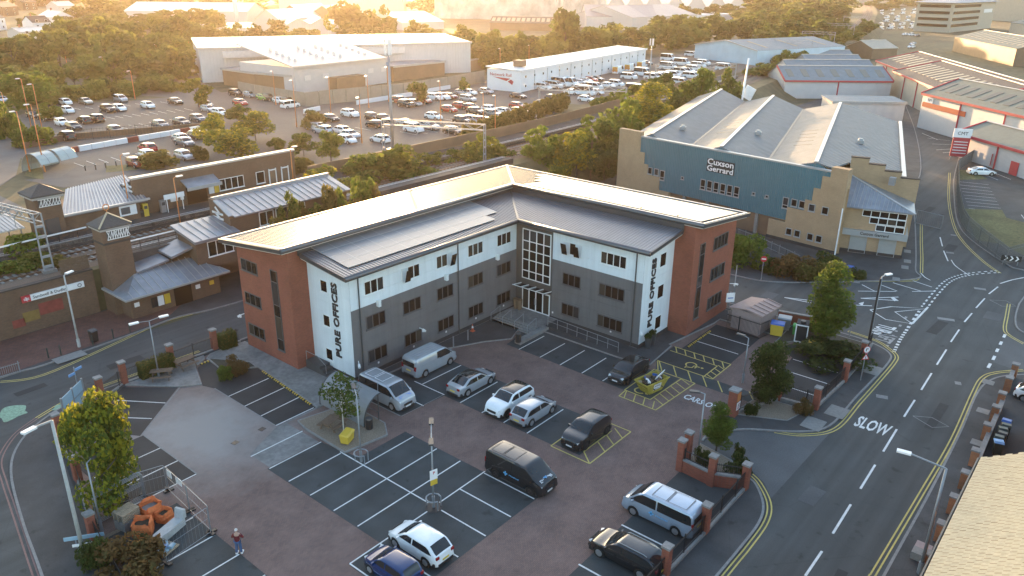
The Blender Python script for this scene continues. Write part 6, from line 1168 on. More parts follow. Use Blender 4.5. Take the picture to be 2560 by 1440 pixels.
# far sheds left to right
fs='far industrial sheds'
shed('far_shed','far long pinkish-grey shed above the left trees','shed',(318,70),(622,72),PL,40,9,13,'u',wm='clad_pale',rm='roof_far',group=fs)
shed('far_shed','far low grey shed behind the left end of the depot','shed',(505,100),(640,98),PL,25,5,6,'f',wm='clad_pale',rm='roof_far',group=fs)
shed('far_shed','far pale gabled shed with white roof light over the depot','shed',(640,78),(700,80),PL,60,6,11,'v',wm='clad_pale',rm='roof_far',group=fs)
shed('far_shed','far brown double-gabled works behind the depot','shed',(690,66),(850,70),PL,40,6,12,'v',n=2,wm='clad_brown',rm='roof_far',group=fs)
shed('far_shed','far pale saw-roofed works in the sun glare','shed',(720,88),(890,86),PL,35,5,8,'v',n=3,wm='clad_pale',rm='trim_w',group=fs)
shed('far_shed','far long pale warehouse under the glare','shed',(700,40),(1010,42),PL,80,14,22,'u',wm='clad_pale',rm='roof_far',group=fs)
shed('far_shed','low white roofs right of the dark tall trees','shed',(1005,76),(1110,72),PL,40,4,9,'u',wm='clad_pale',rm='trim_w',group=fs)
shed('far_warehouse','long white warehouse with blue roof edge','warehouse',(1087,46),(1392,52),PL,60,19,20,'f',wm='clad_stain',rm='clad_blue',trim='clad_blue',group=fs)
shed('far_warehouse','tall stained concrete block beside the white warehouse','warehouse',(1385,46),(1514,42),PL,60,22,22.5,'f',wm='clad_stain',rm='roof_far',group=fs)
shed('far_shed','dark ribbed low roofs below the white warehouse','shed',(1225,75),(1400,78),PL,25,4,7,'u',wm='clad_brown',rm='roof_brown',group=fs,lights=14)
shed('far_shed','wide grey shed roof left of the pair behind the belt','shed',(1465,72),(1640,74),PL,45,7,13,'u',wm='clad_pale',rm='roof_grey',group=fs)
shed('far_shed','wide grey shed roof right of the pair behind the belt','shed',(1580,76),(1740,66),PL,45,7,13,'u',wm='clad_pale',rm='roof_grey',group=fs)
shed('far_shed','row of four pale gabled sheds on the left','shed',(1515,42),(1700,40),PL,110,7,18,'v',n=4,wm='clad_pale',rm='roof_far',group=fs)
shed('far_shed','row of four pale gabled sheds on the right','shed',(1660,42),(1865,40),PL,90,6,17,'v',n=4,wm='clad_pale',rm='roof_far',group=fs)
shed('far_shed','low white flat works in front of the gabled row','shed',(1705,58),(1830,54),PL,30,5,6,'f',wm='clad_white',rm='white',group=fs)
shed('far_warehouse','large white warehouse on the skyline','warehouse',(1700,12),(1830,10),PL,120,22,23,'f',wm='clad_white',rm='white',group=fs)
shed('far_warehouse','huge cream warehouse at the top right corner','warehouse',(2380,46),(2640,60),0,80,26,27,'f',wm='clad_cream',rm='roof_far',group=fs)
shed('far_warehouse','long pale depot with loading bays beyond the van compound','warehouse',(2120,18),(2330,12),0,80,16,17,'f',wm='clad_cream',rm='roof_far',group=fs,doors=8)
ch=thing('chimney','pale tall chimney rising above the left sheds','chimney',G(596,85,PL)); p=ch.location; MB().tube((0,0,0),(0,0,30),1.3,.9,12).build('stack',M['clad_white'],ch,smooth=True); MB().tube((0,0,30),(0,0,30.8),1.1,1.1,12).build('rim',M['soffit'],ch)
# houses at the far left
def house(label,bl,br,z,depth,eave,ridge,wm,rm,group,nw=2):
    t,X,W=shed('house',label,'house',bl,br,z,depth,eave,ridge,'u',wm=wm,rm=rm,group=group,windows=(nw,2,1.3,1.3,.9,2.7)); MB().obox(X(W*.25,depth/2,ridge+.5),(.7,.7,1.6)).build('chimney',M['brick_orange'],t); return t
hs='far terraced houses'
for k,(lab,bl,br,e,r_,wm,rm) in enumerate((('brown-brick far house at the top left corner',(10,42),(48,38),6,9,'brick_brown','tile_d'),('white gabled far house at the left edge',(-12,78),(18,74),6,9,'clad_white','tile_d'),('far white house with grey roof beside the gardens',(100,62),(135,68),5,8,'clad_white','roof_far'),('long pale terrace under the far left wood',(150,38),(192,36),6,9,'clad_pale','roof_far'),('far hipped bungalow with bright roof side',(85,74),(130,72),3.5,6.5,'clad_white','tile_d'),('low pale works among the left trees',(55,108),(125,104),4.5,6,'clad_pale','roof_far'),('far row house behind the parked vans',(60,26),(95,25),6,9,'brick_brown','tile_d'),('far row house next to the top edge',(100,16),(150,15),6,9,'brick_brown','tile_d'))): house(lab,bl,br,PL,11,e,r_,wm,rm,hs)
# industrial units on the right
ue='industrial units on the right'
shed('industrial_unit','pale blue roofed unit with red eaves behind the factory','industrial unit',(1958,246),(2222,248),0,16,5.2,8.6,'u',wm='clad_pale',rm='roof_blue_x',trim='red_trim',group=ue,lights=7,lm='roof_lite2')
for k,(bl,br,lab) in enumerate((((1972,222),(2186,222),'second pale blue roof behind the red-eaved unit'),((2018,204),(2158,204),'third pale blue roof in the stepped row'),((2045,188),(2135,188),'smallest and farthest pale blue roof of the stepped row'))): shed('industrial_unit',lab,'industrial unit',bl,br,0,14,5.2,8.4,'u',wm='clad_pale',rm='roof_blue_x',group=ue)
shed('industrial_unit','low flat-roofed store with patched sheets behind the factory gable','store',(2075,302),(2255,305),0,8,4.6,5.0,'f',wm='clad_pale',rm='roof_blue_x',trim='zinc_t',group=ue)
shed('industrial_unit','small pink-roofed store left of the long warehouse','store',(2178,148),(2240,146),0,16,4.5,7.5,'u',wm='clad_brown',rm='roof_buff',group=ue)
P=G(2224,238,0).to_2d(); Q=G(2345,300,0).to_2d(); uu=(Q-P).normalized(); 
shed('industrial_unit','long cream warehouse with brown roof, rows of roof lights and red trim','warehouse',P,P+uu*62,0,26,7.2,10.5,'u',wm='clad_cream',rm='roof_brown',trim='red_trim',group=ue,lights=16)
shed('industrial_unit','second brown-roofed warehouse bay beyond the cream wall','warehouse',P+Vector((31,14)),P+Vector((31,14))+uu*95,0,26,7.2,10.5,'u',wm='clad_cream',rm='roof_brown',trim='red_trim',group=ue,lights=20)
P2=G(2292,318,.1).to_2d(); uu2=(G(2382,345,.1).to_2d()-P2).normalized()
t,X,W=shed('industrial_unit','pale unit with bold red trim and orange stripe at the right edge','industrial unit',P2,P2+uu2*42,.1,17,8.0,11.2,'u',wm='clad_pale',rm='roof_green',trim='red_trim',group=ue,lights=11,lm='roof_slit')
MB().beam(X(.5,-.1,5.6),X(16,-.1,5.6),.1,1.1).build('orange_stripe',M['orange_r'],t); MB().beam(X(1.8,-.12,6.8),X(4.2,-.12,6.8),.1,1.2).build('name_board',M['white'],t); lettering('lettering','KJM',.8,X(3.0,-.19,6.85),tuple((Vector(X(1,0,0))-Vector(X(0,0,0)))),(0,0,1),M['black'],t,1.4,.02)
P3=G(2382,388,.1).to_2d(); u3=(G(2560,440,.1).to_2d()-P3).normalized()
t,X,W=shed('industrial_unit','small grey-roofed unit with red trim in front of the striped one','industrial unit',P3,P3+uu2*24,.1,12,4.6,6.6,'u',wm='clad_pale',rm='roof_green',trim='red_trim',group=ue)
for a in (11,12): MB().beam(X(a,-.1,.4),X(a,-.1,2.6),.5,.1).build('red_stripe',M['red_trim'],t)
MB().prism([X(16,-.12,0)[:2],X(18,-.12,0)[:2],X(18,-.02,0)[:2],X(16,-.02,0)[:2]],.1,2.5).build('red_door',M['red_trim'],t)
shed('industrial_unit','green-roofed dark clad warehouse at the right edge','warehouse',G(2380,128,0).to_2d(),G(2380,128,0).to_2d()+uu*75,0,26,7,10.5,'u',wm='clad_brown',rm='roof_green',group=ue,lights=14)
shed('industrial_unit','far green-roofed shed at the right edge','warehouse',G(2520,88,0).to_2d(),G(2520,88,0).to_2d()+uu*60,0,30,8,12,'u',wm='clad_cream',rm='roof_green',group=ue,lights=6)
ob,X,W=shed('office_block','pale four storey office block with bands of windows and hipped roof','office block',G(2372,82,0).to_2d(),G(2476,70,0).to_2d(),0,24,19,19.5,'f',wm='clad_cream',rm='roof_grey')
P=Vector(X(0,0,0)); u=(Vector(X(1,0,0))-P); v=(Vector(X(0,1,0))-P); 
for k in range(4): MB().beam(X(1,-.2,4.5+k*4.2),X(W*.62,-.2,4.5+k*4.2),.2,1.8).build('window_band',M['glass'],ob); MB().beam(X(-.2,2,4.5+k*4.2),X(-.2,22,4.5+k*4.2),.2,1.8).build('window_band',M['glass'],ob)
c=X(W/2,12,24); b4=[X(-2.5,-2.5,19.4),X(W+2.5,-2.5,19.4),X(W+2.5,26.5,19.4),X(-2.5,26.5,19.4)]; MB().add(b4+[c],[(0,1,4),(1,2,4),(2,3,4),(3,0,4),(3,2,1,0)]).build('hipped_roof',M['roof_grey'],ob)
MB().beam(X(W*.72,-.25,13),X(W*.93,-.25,13),.1,2.6).build('name_board',M['white'],ob)
# car park surfaces on the railway land
def up(name,px,m,dz): return struct(name,m,MB().sheet([(G(a,b,PL).x,G(a,b,PL).y) for a,b in px],PL+dz))
cp1=up('station_car_park',((-60,300),(40,292),(110,262),(330,252),(585,228),(645,238),(790,262),(1010,238),(1215,200),(1420,252),(1380,290),(1160,352),(1000,385),(870,400),(830,430),(640,470),(400,470),(180,470),(60,430),(90,395),(-60,400)),'farpark',.02)
up('depot_yard',((1215,230),(1290,245),(1450,262),(1560,240),(1700,222),(1830,185),(1900,168),(1730,130),(1600,150),(1420,195),(1300,232)),'farpark',.03)
up('depot_apron',((330,215),(480,190),(560,235),(480,245),(350,240)),'farpark',.025)
up('station_forecourt',((60,450),(160,470),(330,440),(300,408),(190,418),(150,445)),'road2',.04)
up('station_road',((-80,360),(60,362),(40,440),(-20,480),(60,520),(0,560),(-120,500)),'road2',.045)
up('forecourt_verge',((60,440),(85,400),(105,420),(110,450)),'grass',.05); up('forecourt_island',((265,415),(320,412),(345,425),(265,432)),'grass',.05)
def upl(a,b,wd=.12,m='white_line'): p=G(*a,PL); q=G(*b,PL); MB().strip([(p.x,p.y),(q.x,q.y)],wd,PL+.06).build('bay_line',M[m],cp1)
for row_,(x0,y0,x1,y1,n,dx,dy_) in enumerate(((185,408,400,375,8,25,9),(200,300,460,272,13,22,5),(270,320,500,288,10,24,6),(120,275,400,255,10,20,4),(800,345,1000,330,0,0,0),(880,315,1220,285,0,0,0))):
    for k in range(n): f=k/max(1,n-1); upl((x0+(x1-x0)*f,y0+(y1-y0)*f),(x0+(x1-x0)*f+dx,y0+(y1-y0)*f+dy_))
for k in range(16): f=k/15; a=G(820+f*400,338-f*44,PL); MB().strip([(a.x,a.y),(a.x,a.y+4.8)],.12,PL+.06).build('bay_line',M['white_line'],cp1)
for k in range(14): f=k/13; a=G(1000+f*330,330-f*40,PL); MB().strip([(a.x,a.y-4.8),(a.x,a.y)],.12,PL+.065).build('bay_line',M['white_line'],cp1)
# barrier wall, fences and bollards of the left car park
bw=thing('barrier_wall','line of low white and red concrete barriers beside the left car park','barrier')
pts=[(166,384),(320,357),(500,326)]
for a,b in zip(pts,pts[1:]):
    p=G(*a,PL);q=G(*b,PL); n_=int((q-p).length/2)
    for k in range(n_): s_=p.lerp(q,k/n_); e_=p.lerp(q,(k+.93)/n_); MB().beam((s_.x,s_.y,PL+.45),(e_.x,e_.y,PL+.45),.5,.9).build('barrier_block',M['clad_white' if k%5 else 'mural_r'],bw)
hw_=thing('brick_dwarf_wall','low brown wall in front of the left car park','wall')
for a,b in (((160,350),(500,322)),((60,372),(160,352))): p=G(*a,PL);q=G(*b,PL); MB().beam((p.x,p.y,PL+.5),(q.x,q.y,PL+.5),.35,1.1).build('wall',M['brick_brown'],hw_)
for i,q in enumerate(((214,427),(240,425),(265,420),(291,416))):
    b=thing('bollard',f"{['first','second','third','last'][i]} black bollard from the left on the station forecourt",'bollard',G(*q,PL),0,'forecourt bollards'); MB().tube((0,0,0),(0,0,1.0),.09,n=8).build('post',M['black'],b); MB().tube((0,0,.85),(0,0,.93),.095,n=8).build('band',M['white'],b)
# ------------------------------------------------------------------ street furniture
def lamp(label,x,y,h,heads,z=0.,post='steel',arm=.9,r=.07,group='lamp posts',dark=False,name='lamp_post',tip=.12):
    t=thing(name,label,'lamp post',(x,y,z),0,group); MB().tube((0,0,0),(0,0,h),r,r*.65,8).build('post',M[post],t,smooth=True); MB().tube((0,0,0),(0,0,.9),r*1.5,r*1.5,8).build('base',M[post],t)
    for a in heads:
        d=Vector((math.cos(a),math.sin(a),0)); MB().tube((0,0,h),d*arm+Vector((0,0,h+tip)),r*.5,n=6).build('arm',M[post],t)
        hd=MB().obox((0,0,0),(.75,.3,.12)).build('lamp_head',M['dgrey' if dark else 'white'],t,loc=d*(arm+.3)+Vector((0,0,h+tip)),rz=a); MB().box(-.3,-.1,-.08,.3,.1,-.062).build('lens',M['lampg'],hd)
    return t
cpg='car park lamp posts'
lamp('twin-headed grey lamp post by the picnic tables',26.5,61.4,5.4,(R(-10),R(170)),group=cpg)
l=lamp('lamp post with hoop guard beside the gravel island',29.7,38.45,5.4,(R(60),),group=cpg,dark=True); 
def guard(t): 
    m=MB()
    for k in range(8): a=R(-30+k*36); b=R(-30+(k+1)*36); m.tube((.5*math.cos(a),.5*math.sin(a),.75),(.5*math.cos(b),.5*math.sin(b),.75),.045)
    for a in (R(-30),R(258),R(110)): m.tube((.5*math.cos(a),.5*math.sin(a),0),(.5*math.cos(a),.5*math.sin(a),.75),.045)
    m.build('hoop_guard',M['galv'],t)
guard(l)
l=lamp('lamp post with white and yellow notice in the middle bays',29.4,30.8,5.7,(R(45),R(225)),group=cpg,dark=True); guard(l); MB().disc((0,0),.6,.03).build('worn_tarmac',M['black'],l)
o=MB().obox((0,-.1,2.6),(.55,.03,.75),R(-15)).build('notice',M['white'],l); MB().obox((0,-.11,2.05),(.5,.03,.4),R(-15)).build('notice',M['yellow'],l); lettering('lettering','P',.3,(0,-.125,2.75),(1,-.25,0),(0,0,1),M['red'],o)
lamp('grey lamp post standing in the pallet compound',14.2,44.8,5.1,(R(20),),group=cpg,dark=True,arm=.4)
lamp('lamp post beside the small tree at the car park entrance',45.7,20.1,5.5,(R(120),),group=cpg,dark=True,arm=.4)
lamp('lamp post in front of the dark conical tree',58.9,22.6,4.3,(R(90),),group=cpg,dark=True,arm=.4)
lamp('lamp post by the office corner with a white globe',75.3,31.2,4.3,(),group=cpg)
lamp('tall concrete lamp post at the bottom left pavement',12.4,43.0,9.6,(R(195),),post='lampc',arm=1.0,r=.13,group='street lamps')
lamp('pale lamp post in front of the station name board',24.6,72.6,7.2,(R(20),),post='lampc',arm=.3,r=.1,group='street lamps')
lamp('grey street lamp with long arm at the bottom right',43.6,4.6,7.4,(R(100),),arm=1.9,r=.11,group='street lamps',tip=.35)
l=lamp('street lamp beside the round blue arrow sign',73.0,16.4,7.4,(R(-25),),arm=.5,r=.1,group='street lamps'); MB().tube((-.09,.05,.9),(-.09,.05,7.2),.09).build('black_sleeve',M['black'],l)
for q,h,lab in (((80,325),9.5,'left of the tall orange pair by the big dark tree'),((108,335),9,'right of the tall orange pair, with a white globe below'),((25,325),7,'orange lamp post at the far left edge of the car park'),((75,430),9,'orange lamp post left of the curved bike shelter'),((113,430),10,'orange lamp post right before the curved bike shelter'),((338,248),6.5,'orange lamp post with blue notice at the back of the left car park'),((265,198),6,'orange lamp post rising from the scrub left of the depot'),((170,175),6,'orange lamp post among the far left trees'),((400,180),8,'orange lamp post left of the grey depot'),((480,170),8,'orange lamp post touching the depot end wall'),((690,262),7.5,'orange lamp post among cars at the depot fence'),((742,318),9,'orange lamp post beside the clipped square bush'),((905,358),8,'orange lamp post in the middle car park front row'),((1102,310),8.5,'orange lamp post in the middle of the right car park'),((1208,322),7,'left of two orange lamp posts by the railway hedge'),((1238,340),7.5,'right of two orange lamp posts by the railway hedge'),((972,255),8,'orange lamp post near the telecom mast head'),((828,290),8,'orange lamp post under the depot wing'),((1322,168),7,'orange lamp post behind the white depot block end'),((1250,190),8,'orange lamp post left of the white depot block'),((922,270),7,'orange lamp post at the left end of the low white wall')):
    p=G(*q,PL); lamp(lab,p.x,p.y,h,(R(200),),PL,'orange',.4,.09,'orange car park lamp posts')
for i,(q,h,lab) in enumerate((((328,545),7.5,'orange lamp post in front of the station map'),((452,565),6.5,'orange lamp post by the near platform roof'),((540+195,470),5.5,'orange lamp post at the platform end'))): p=G(*q,PL+.85); lamp(lab,p.x,p.y,h,(R(0),),PL+.85 if i!=1 else PL,'orange',.4,.08,'platform lamp posts')
# --- brick piers, dwarf walls and railings round the car park
def rail_run(t,a,b,z0,h,step=.13,posts=2.2,m='black'):
    a=Vector((a[0],a[1],0));b=Vector((b[0],b[1],0));L_=(b-a).length;n_=max(2,int(L_/step)); mb=MB()
    for k in range(1,n_): p=a.lerp(b,k/n_); mb.beam((p.x,p.y,z0+.08),(p.x,p.y,z0+h),.022,.022)
    for zz in (z0+.12,z0+h-.12): mb.beam((a.x,a.y,zz),(b.x,b.y,zz),.04,.05)
    o=mb.build('railing_bars',M[m],t); o['kind']='stuff'
    for k in range(int(L_/posts)+1):
        if 0<k: p=a.lerp(b,min(1,k*posts/L_)); MB().beam((p.x,p.y,z0),(p.x,p.y,z0+h+.08),.07,.07).build('railing_post',M[m],t)
def pier(t,x,y,h=2.1,w_=.46): o=MB().box(x-w_/2,y-w_/2,0,x+w_/2,y+w_/2,h).build('brick_pier',M['brick'],t); MB().box(x-w_/2-.06,y-w_/2-.06,h,x+w_/2+.06,y+w_/2+.06,h+.14).build('pier_cap',M['kerb'],o)
def dwarf(t,a,b,h=.3,wd=.3,m='kerb'): MB().beam((a[0],a[1],h/2),(b[0],b[1],h/2),wd,h).build('dwarf_wall',M[m],t)
t=thing('boundary_wall','brick piers and black railings along the bottom right pavement','boundary wall')
for a,b in (((28.7,16),(33.7,16)),((33.7,16),(38.7,15.95)),((38.7,15.95),(44.6,16))): dwarf(t,a,b); rail_run(t,a,b,.3,1.3)
for x in (28.7,33.7,38.7): pier(t,x,16)
pier(t,44.6,16.0,2.0)
t=thing('entrance_wall','red brick wall with piers and railings at the car park entrance','boundary wall')
for a,b in (((44.45,16.3),(43.6,18.0)),((43.6,18.0),(43.8,20.4))): dwarf(t,a,b,.95,.3,'brick'); dwarf(t,a,b,1.05,.36) if False else MB().beam((a[0],a[1],1.0),(b[0],b[1],1.0),.36,.1).build('coping',M['kerb'],t); rail_run(t,a,b,1.05,.8)
pier(t,43.6,18.0,2.3); pier(t,43.8,20.5,2.4); pier(t,45.2,20.7,2.3); rail_run(t,(43.9,20.5),(45.1,20.7),.9,1.2)
t=thing('boundary_wall','brick piers and railings beside the junction bays','boundary wall')
for a,b in (((58.5,16.2),(64.9,15.95)),((64.9,15.95),(69.9,16.0)),((58.1,19.1),(58.5,16.3)),((58.1,19.1),(53.6,20.8)),((69.9,16),(74.0,16.4))): dwarf(t,a,b); rail_run(t,a,b,.3,1.3)
for x,y in ((58.5,16.15),(64.9,15.95),(69.9,16.0),(58.1,19.1)): pier(t,x,y,2.0)
t=thing('gate_pier','dark gate pier with orange panel and five speed sign','gate pier',(53.2,20.9,0)); MB().box(-.35,-.35,0,.35,.35,2.3).build('pier',M['brick'],t); MB().box(-.4,-.4,2.3,.4,.4,2.45).build('cap',M['kerb'],t); MB().box(-.3,-.4,1.5,.3,-.36,2.2).build('orange_panel',M['orange'],t)
s=MB().box(-.3,-.42,.75,.3,-.38,1.4).build('sign_plate',M['white'],t)
def ring(parent,c,r,w_,m,nrm='y',n=20,name='ring'):
    mb=MB()
    for k in range(n):
        a0,a1=2*PI*k/n,2*PI*(k+1)/n; f=lambda a,q:(c[0]+q*math.cos(a),c[1],c[2]+q*math.sin(a)) if nrm=='y' else (c[0],c[1]-q*math.cos(a),c[2]+q*math.sin(a))
        mb.poly([f(a0,r-w_),f(a1,r-w_),f(a1,r),f(a0,r)] if w_<r else [f(a0,0.0),f(a1,r),f(a0,r)])
    return mb.build(name,M[m],parent)
ring(s,(0,-.425,1.08),.26,.06,'red'); lettering('lettering','5',.4,(0,-.43,1.08),(1,0,0),(0,0,1),M['black'],s)
t=thing('boundary_wall','brick piers, railings and scroll gates along the station street','boundary wall')
for a,b in (((24.2,62.6),(28.3,62.75)),((28.3,62.75),(32.6,62.75)),((32.6,62.75),(35.1,62.5)),((21.6,61.3),(24.0,62.6))): dwarf(t,a,b,.15,.25); rail_run(t,a,b,.15,1.25)
for x,y in ((24.1,62.6),(32.6,62.75),(21.6,61.3),(28.4,62.75)): pier(t,x,y,2.0)
t=thing('boundary_wall','railings and piers along the bottom left pavement','boundary wall')
for a,b in (((17.1,58.2),(15.6,51.5)),((15.6,51.5),(13.7,44.6)),((13.7,44.6),(12.3,36)),((12.3,36),(10.8,26))): dwarf(t,a,b,.2,.25); rail_run(t,a,b,.2,1.2)
for x,y in ((17.1,58.3),(13.6,44.6),(15.6,51.5)): pier(t,x,y,1.8)
t=thing('hoarding','pale blue hoarding panel between steel posts by the street corner','hoarding'); MB().beam((18.1,59.3,1.45),(20.3,61.2,1.45),.06,1.9).build('panel',M['hoard'],t)
for p in ((18.0,59.2),(19.2,60.25),(20.4,61.3)): MB().beam((p[0],p[1],0),(p[0],p[1],2.5),.12,.12).build('post',M['galv'],t)
MB().beam((18.1,59.28,1.5),(20.3,61.18,1.5),.07,.06).build('rail',M['galv'],t)
t=thing('scroll_gate','wrought iron scroll gate beside the hoarding','gate',(20.9,61.0,0),R(30))
for k in range(4):
    m=MB()
    for q in range(12): a=q*PI/6; rr_=.12+.02*q; m.tube((-.6+k*.4+rr_*math.cos(a)*.7,0,.7+.2*(k%2)+rr_*math.sin(a)),(-.6+k*.4+(rr_+.02)*math.cos(a+PI/6)*.7,0,.7+.2*(k%2)+(rr_+.02)*math.sin(a+PI/6)),.02,n=4)
    m.build('scroll',M['black'],t)
MB().beam((-.9,0,1.5),(.9,0,1.5),.04,.05).beam((-.9,0,.15),(.9,0,.15),.04,.05).build('frame',M['black'],t)
# --- bollards, bins and signs
for i,(x,y) in enumerate(((21.8,72.3),(22.8,72.1),(25.6,72.0),(27.5,72.0),(29.2,72.2))): b=thing('bollard',f"{['first','second','third','fourth','last'][i]} dark bollard from the left on the red forecourt",'bollard',(x,y,.1),0,'red forecourt bollards'); MB().tube((0,0,0),(0,0,.95),.07,.06,8).build('post',M['dgreen'],b); MB().tube((0,0,.95),(0,0,1.02),.075,.03,8).build('cap',M['dgreen'],b)
for i,(x,y) in enumerate(((47.5,46.35),(49.45,46.3))): b=thing('bollard',['left','right'][i]+' slim steel bollard between the panel van and the steps','bollard',(x,y,.09),0,'steel bollards'); MB().tube((0,0,0),(0,0,1.05),.06,n=8).build('post',M['galv'],b); MB().tube((0,0,1.05),(0,0,1.08),.065,.03,8).build('cap',M['galv'],b)
def bin_(label,x,y,m,lid,w_,d,h,rz=0,wheels=True,z=0.,name='wheelie_bin'):
    t=thing(name,label,'bin',(x,y,z),rz); a=.86
    MB().add([(-w_/2*a,-d/2*a,.1),(w_/2*a,-d/2*a,.1),(w_/2*a,d/2*a,.1),(-w_/2*a,d/2*a,.1),(-w_/2,-d/2,h),(w_/2,-d/2,h),(w_/2,d/2,h),(-w_/2,d/2,h)],[(0,3,2,1),(4,5,6,7),(0,1,5,4),(1,2,6,5),(2,3,7,6),(3,0,4,7)]).build('body',M[m],t)
    MB().add([(-w_/2-.04,-d/2-.04,h),(w_/2+.04,-d/2-.04,h),(w_/2+.04,d/2+.04,h+.04),(-w_/2-.04,d/2+.04,h+.04),(-w_/2,-d/2+.1,h+.1),(w_/2,-d/2+.1,h+.1),(w_/2,d/2-.1,h+.16),(-w_/2,d/2-.1,h+.16)],[(0,3,2,1),(4,5,6,7),(0,1,5,4),(1,2,6,5),(2,3,7,6),(3,0,4,7)]).build('lid',M[lid],t)
    if wheels:
        for s in (1,-1): MB().tube((s*w_*.4-.03,d*.4,.09),(s*w_*.4+.03,d*.4,.09),.09,n=8).build('wheel',M['black'],t)
    return t
bin_('yellow commercial bin with blue lid by the substation',70.4,24.3,'yellow','blue',1.25,1.0,1.25,R(-75)); bin_('grey commercial bin behind the yellow one',72.2,24.3,'steel','steel',1.25,1.0,1.25,R(-75)); bin_('green wheelie bin by the low brick wall',71.7,22.9,'green','green',.6,.7,1.0,R(-75))
bin_('yellow grit bin beneath the conical tree',69.2,20.2,'yellow','yellow',1.1,.75,.7,R(-80),False,.12,'grit_bin'); bin_('yellow grit bin at the birch in the gravel island',30.6,41.1,'yellow','yellow',1.1,.7,.75,R(25),False,.12,'grit_bin'); bin_('blue grit bin in the factory shrubs',92.9,24.4,'blue','blue',1.1,.8,.7,R(20),False,.1,'grit_bin')
bin_('square dark litter bin on the red forecourt',26.0,72.6,'black','dgrey',.6,.6,1.15,R(10),False,.1,'litter_bin')
for x,y,lab in ((52.0,42.15,'round dark litter bin on the low wall by the steps'),(32.9,41.3,'dark litter bin under the curved shelter')): t=thing('litter_bin',lab,'bin',(x,y,.3 if x>50 else .1)); MB().tube((0,0,0),(0,0,.85),.28,.28,14).build('drum',M['black'],t); MB().tube((0,0,.85),(0,0,.95),.3,.26,14).build('rim',M['dgrey'],t)
for i in range(6):
    bin_(['first','second','third','fourth','fifth','last'][i]+' household bin from the far end behind the low garden wall',64.6-i*.75,3.7-.1*(i%2),'dgreen',['blue','dgreen','dgreen','black','dgreen','blue2'][i],.58,.7,1.0,R(90+8*(i%3)),True,.1)['group']='household bins'
for x,y,i in ((59.3,32.3,'left'),(60.3,32.4,'right')): t=thing('planter',i+' tall dark planter with clipped ball at the white gable','planter',(x,y,.09)); MB().tube((0,0,0),(0,0,1.1),.22,.34,14).build('pot',M['dgrey'],t); obj('ball_plant',CR['nbush'][0],M['leaf_d'],t,(0,0,.95),scale=(.38,.38,.6))
for x,y,i in ((58.0,47.4,'left'),(58.0,46.9,'right')): t=thing('planter',i+' brown planter beside the entrance door','planter',(x,y,.36)); MB().tube((0,0,0),(0,0,1.1),.2,.3,14).build('pot',M['clad_brown'],t); MB().tube((0,0,1.02),(0,0,1.09),.26,.26,14).build('soil',M['soil'],t)
t=thing('traffic_cone','orange and white traffic cone near the downpipe','cone',(51.25,47.35,.09)); MB().box(-.2,-.2,0,.2,.2,.05).build('base',M['orange_r'],t); MB().tube((0,0,.05),(0,0,.35),.15,.1,12).build('lower_cone',M['orange_r'],t); MB().tube((0,0,.35),(0,0,.58),.1,.055,12).build('white_band',M['white'],t); MB().tube((0,0,.58),(0,0,.75),.055,.03,12).build('tip',M['orange_r'],t)
def post_sign(label,x,y,h,z=0.,rz=0): t=thing('road_sign',label,'road sign',(x,y,z),rz); MB().tube((0,0,0),(0,0,h),.045,n=8).build('post',M['steel'],t); return t
t=post_sign('no right turn roundel above a red triangle on a grey post',66.0,14.9,3.3,.1,R(-40)); ring(t,(0,-.07,3.0),.33,.33,'white',name='roundel'); ring(t,(0,-.075,3.0),.33,.05,'red'); MB().box(-.1,-.085,2.85,-.03,-.078,3.1).box(-.1,-.085,3.05,.12,-.078,3.12).build('arrow',M['black'],t); MB().add([(-.38,-.07,2.05),(.38,-.07,2.05),(0,-.07,2.68)],[(0,1,2)]).build('red_triangle',M['red'],t); MB().add([(-.25,-.08,2.13),(.25,-.08,2.13),(0,-.08,2.53)],[(0,1,2)]).build('white_triangle',M['white'],t); MB().box(-.03,-.09,2.17,.03,-.085,2.38).build('symbol',M['black'],t)
t=post_sign('no entry sign by the factory shrubs',83.7,31.6,2.9,.1,R(-60)); ring(t,(0,-.07,2.6),.36,.36,'red',name='roundel'); MB().box(-.24,-.09,2.54,.24,-.075,2.67).build('white_bar',M['white'],t)
t=post_sign('white notice on a post by the office corner railings',70.7,29.6,3.0,.09,R(-40)); MB().box(-.45,-.08,1.9,.45,-.04,2.9).build('board',M['white'],t); MB().box(-.3,-.09,2.3,.3,-.085,2.4).build('print',M['blue'],t)
t=post_sign('blue finger post by the street corner',20.7,63.3,2.6,.1,R(20)); MB().box(0,-.04,2.2,.7,.04,2.4).build('finger',M['blue2'],t); MB().box(-.6,-.04,1.95,0,.04,2.15).build('finger',M['blue2'],t)
t=post_sign('small road sign behind the conical tree',74.4,18.6,2.6,.1,R(-60)); MB().box(-.15,-.06,2.0,.15,-.02,2.6).build('back',M['dgrey'],t)
t=thing('street_name_plate','pale street name plates beside the concrete lamp post','road sign',(12.9,43.6,.1),R(-35)); MB().box(-1.2,-.05,.9,1.0,0,1.15).build('plate',M['hoard'],t); MB().box(-.8,-.12,.45,.7,-.06,.62).build('plate',M['white'],t); MB().tube((-.6,.03,0),(-.6,.03,1.1),.05).build('post',M['steel'],t); MB().tube((.5,.03,0),(.5,.03,1.1),.05).build('post',M['steel'],t)
t=thing('chevron_board','black board with white chevrons at the end of the palisade fence','road sign',(109.2,10.4,.1),R(-70)); MB().box(-1.1,-.05,.5,1.1,0,1.2).build('board',M['black'],t)
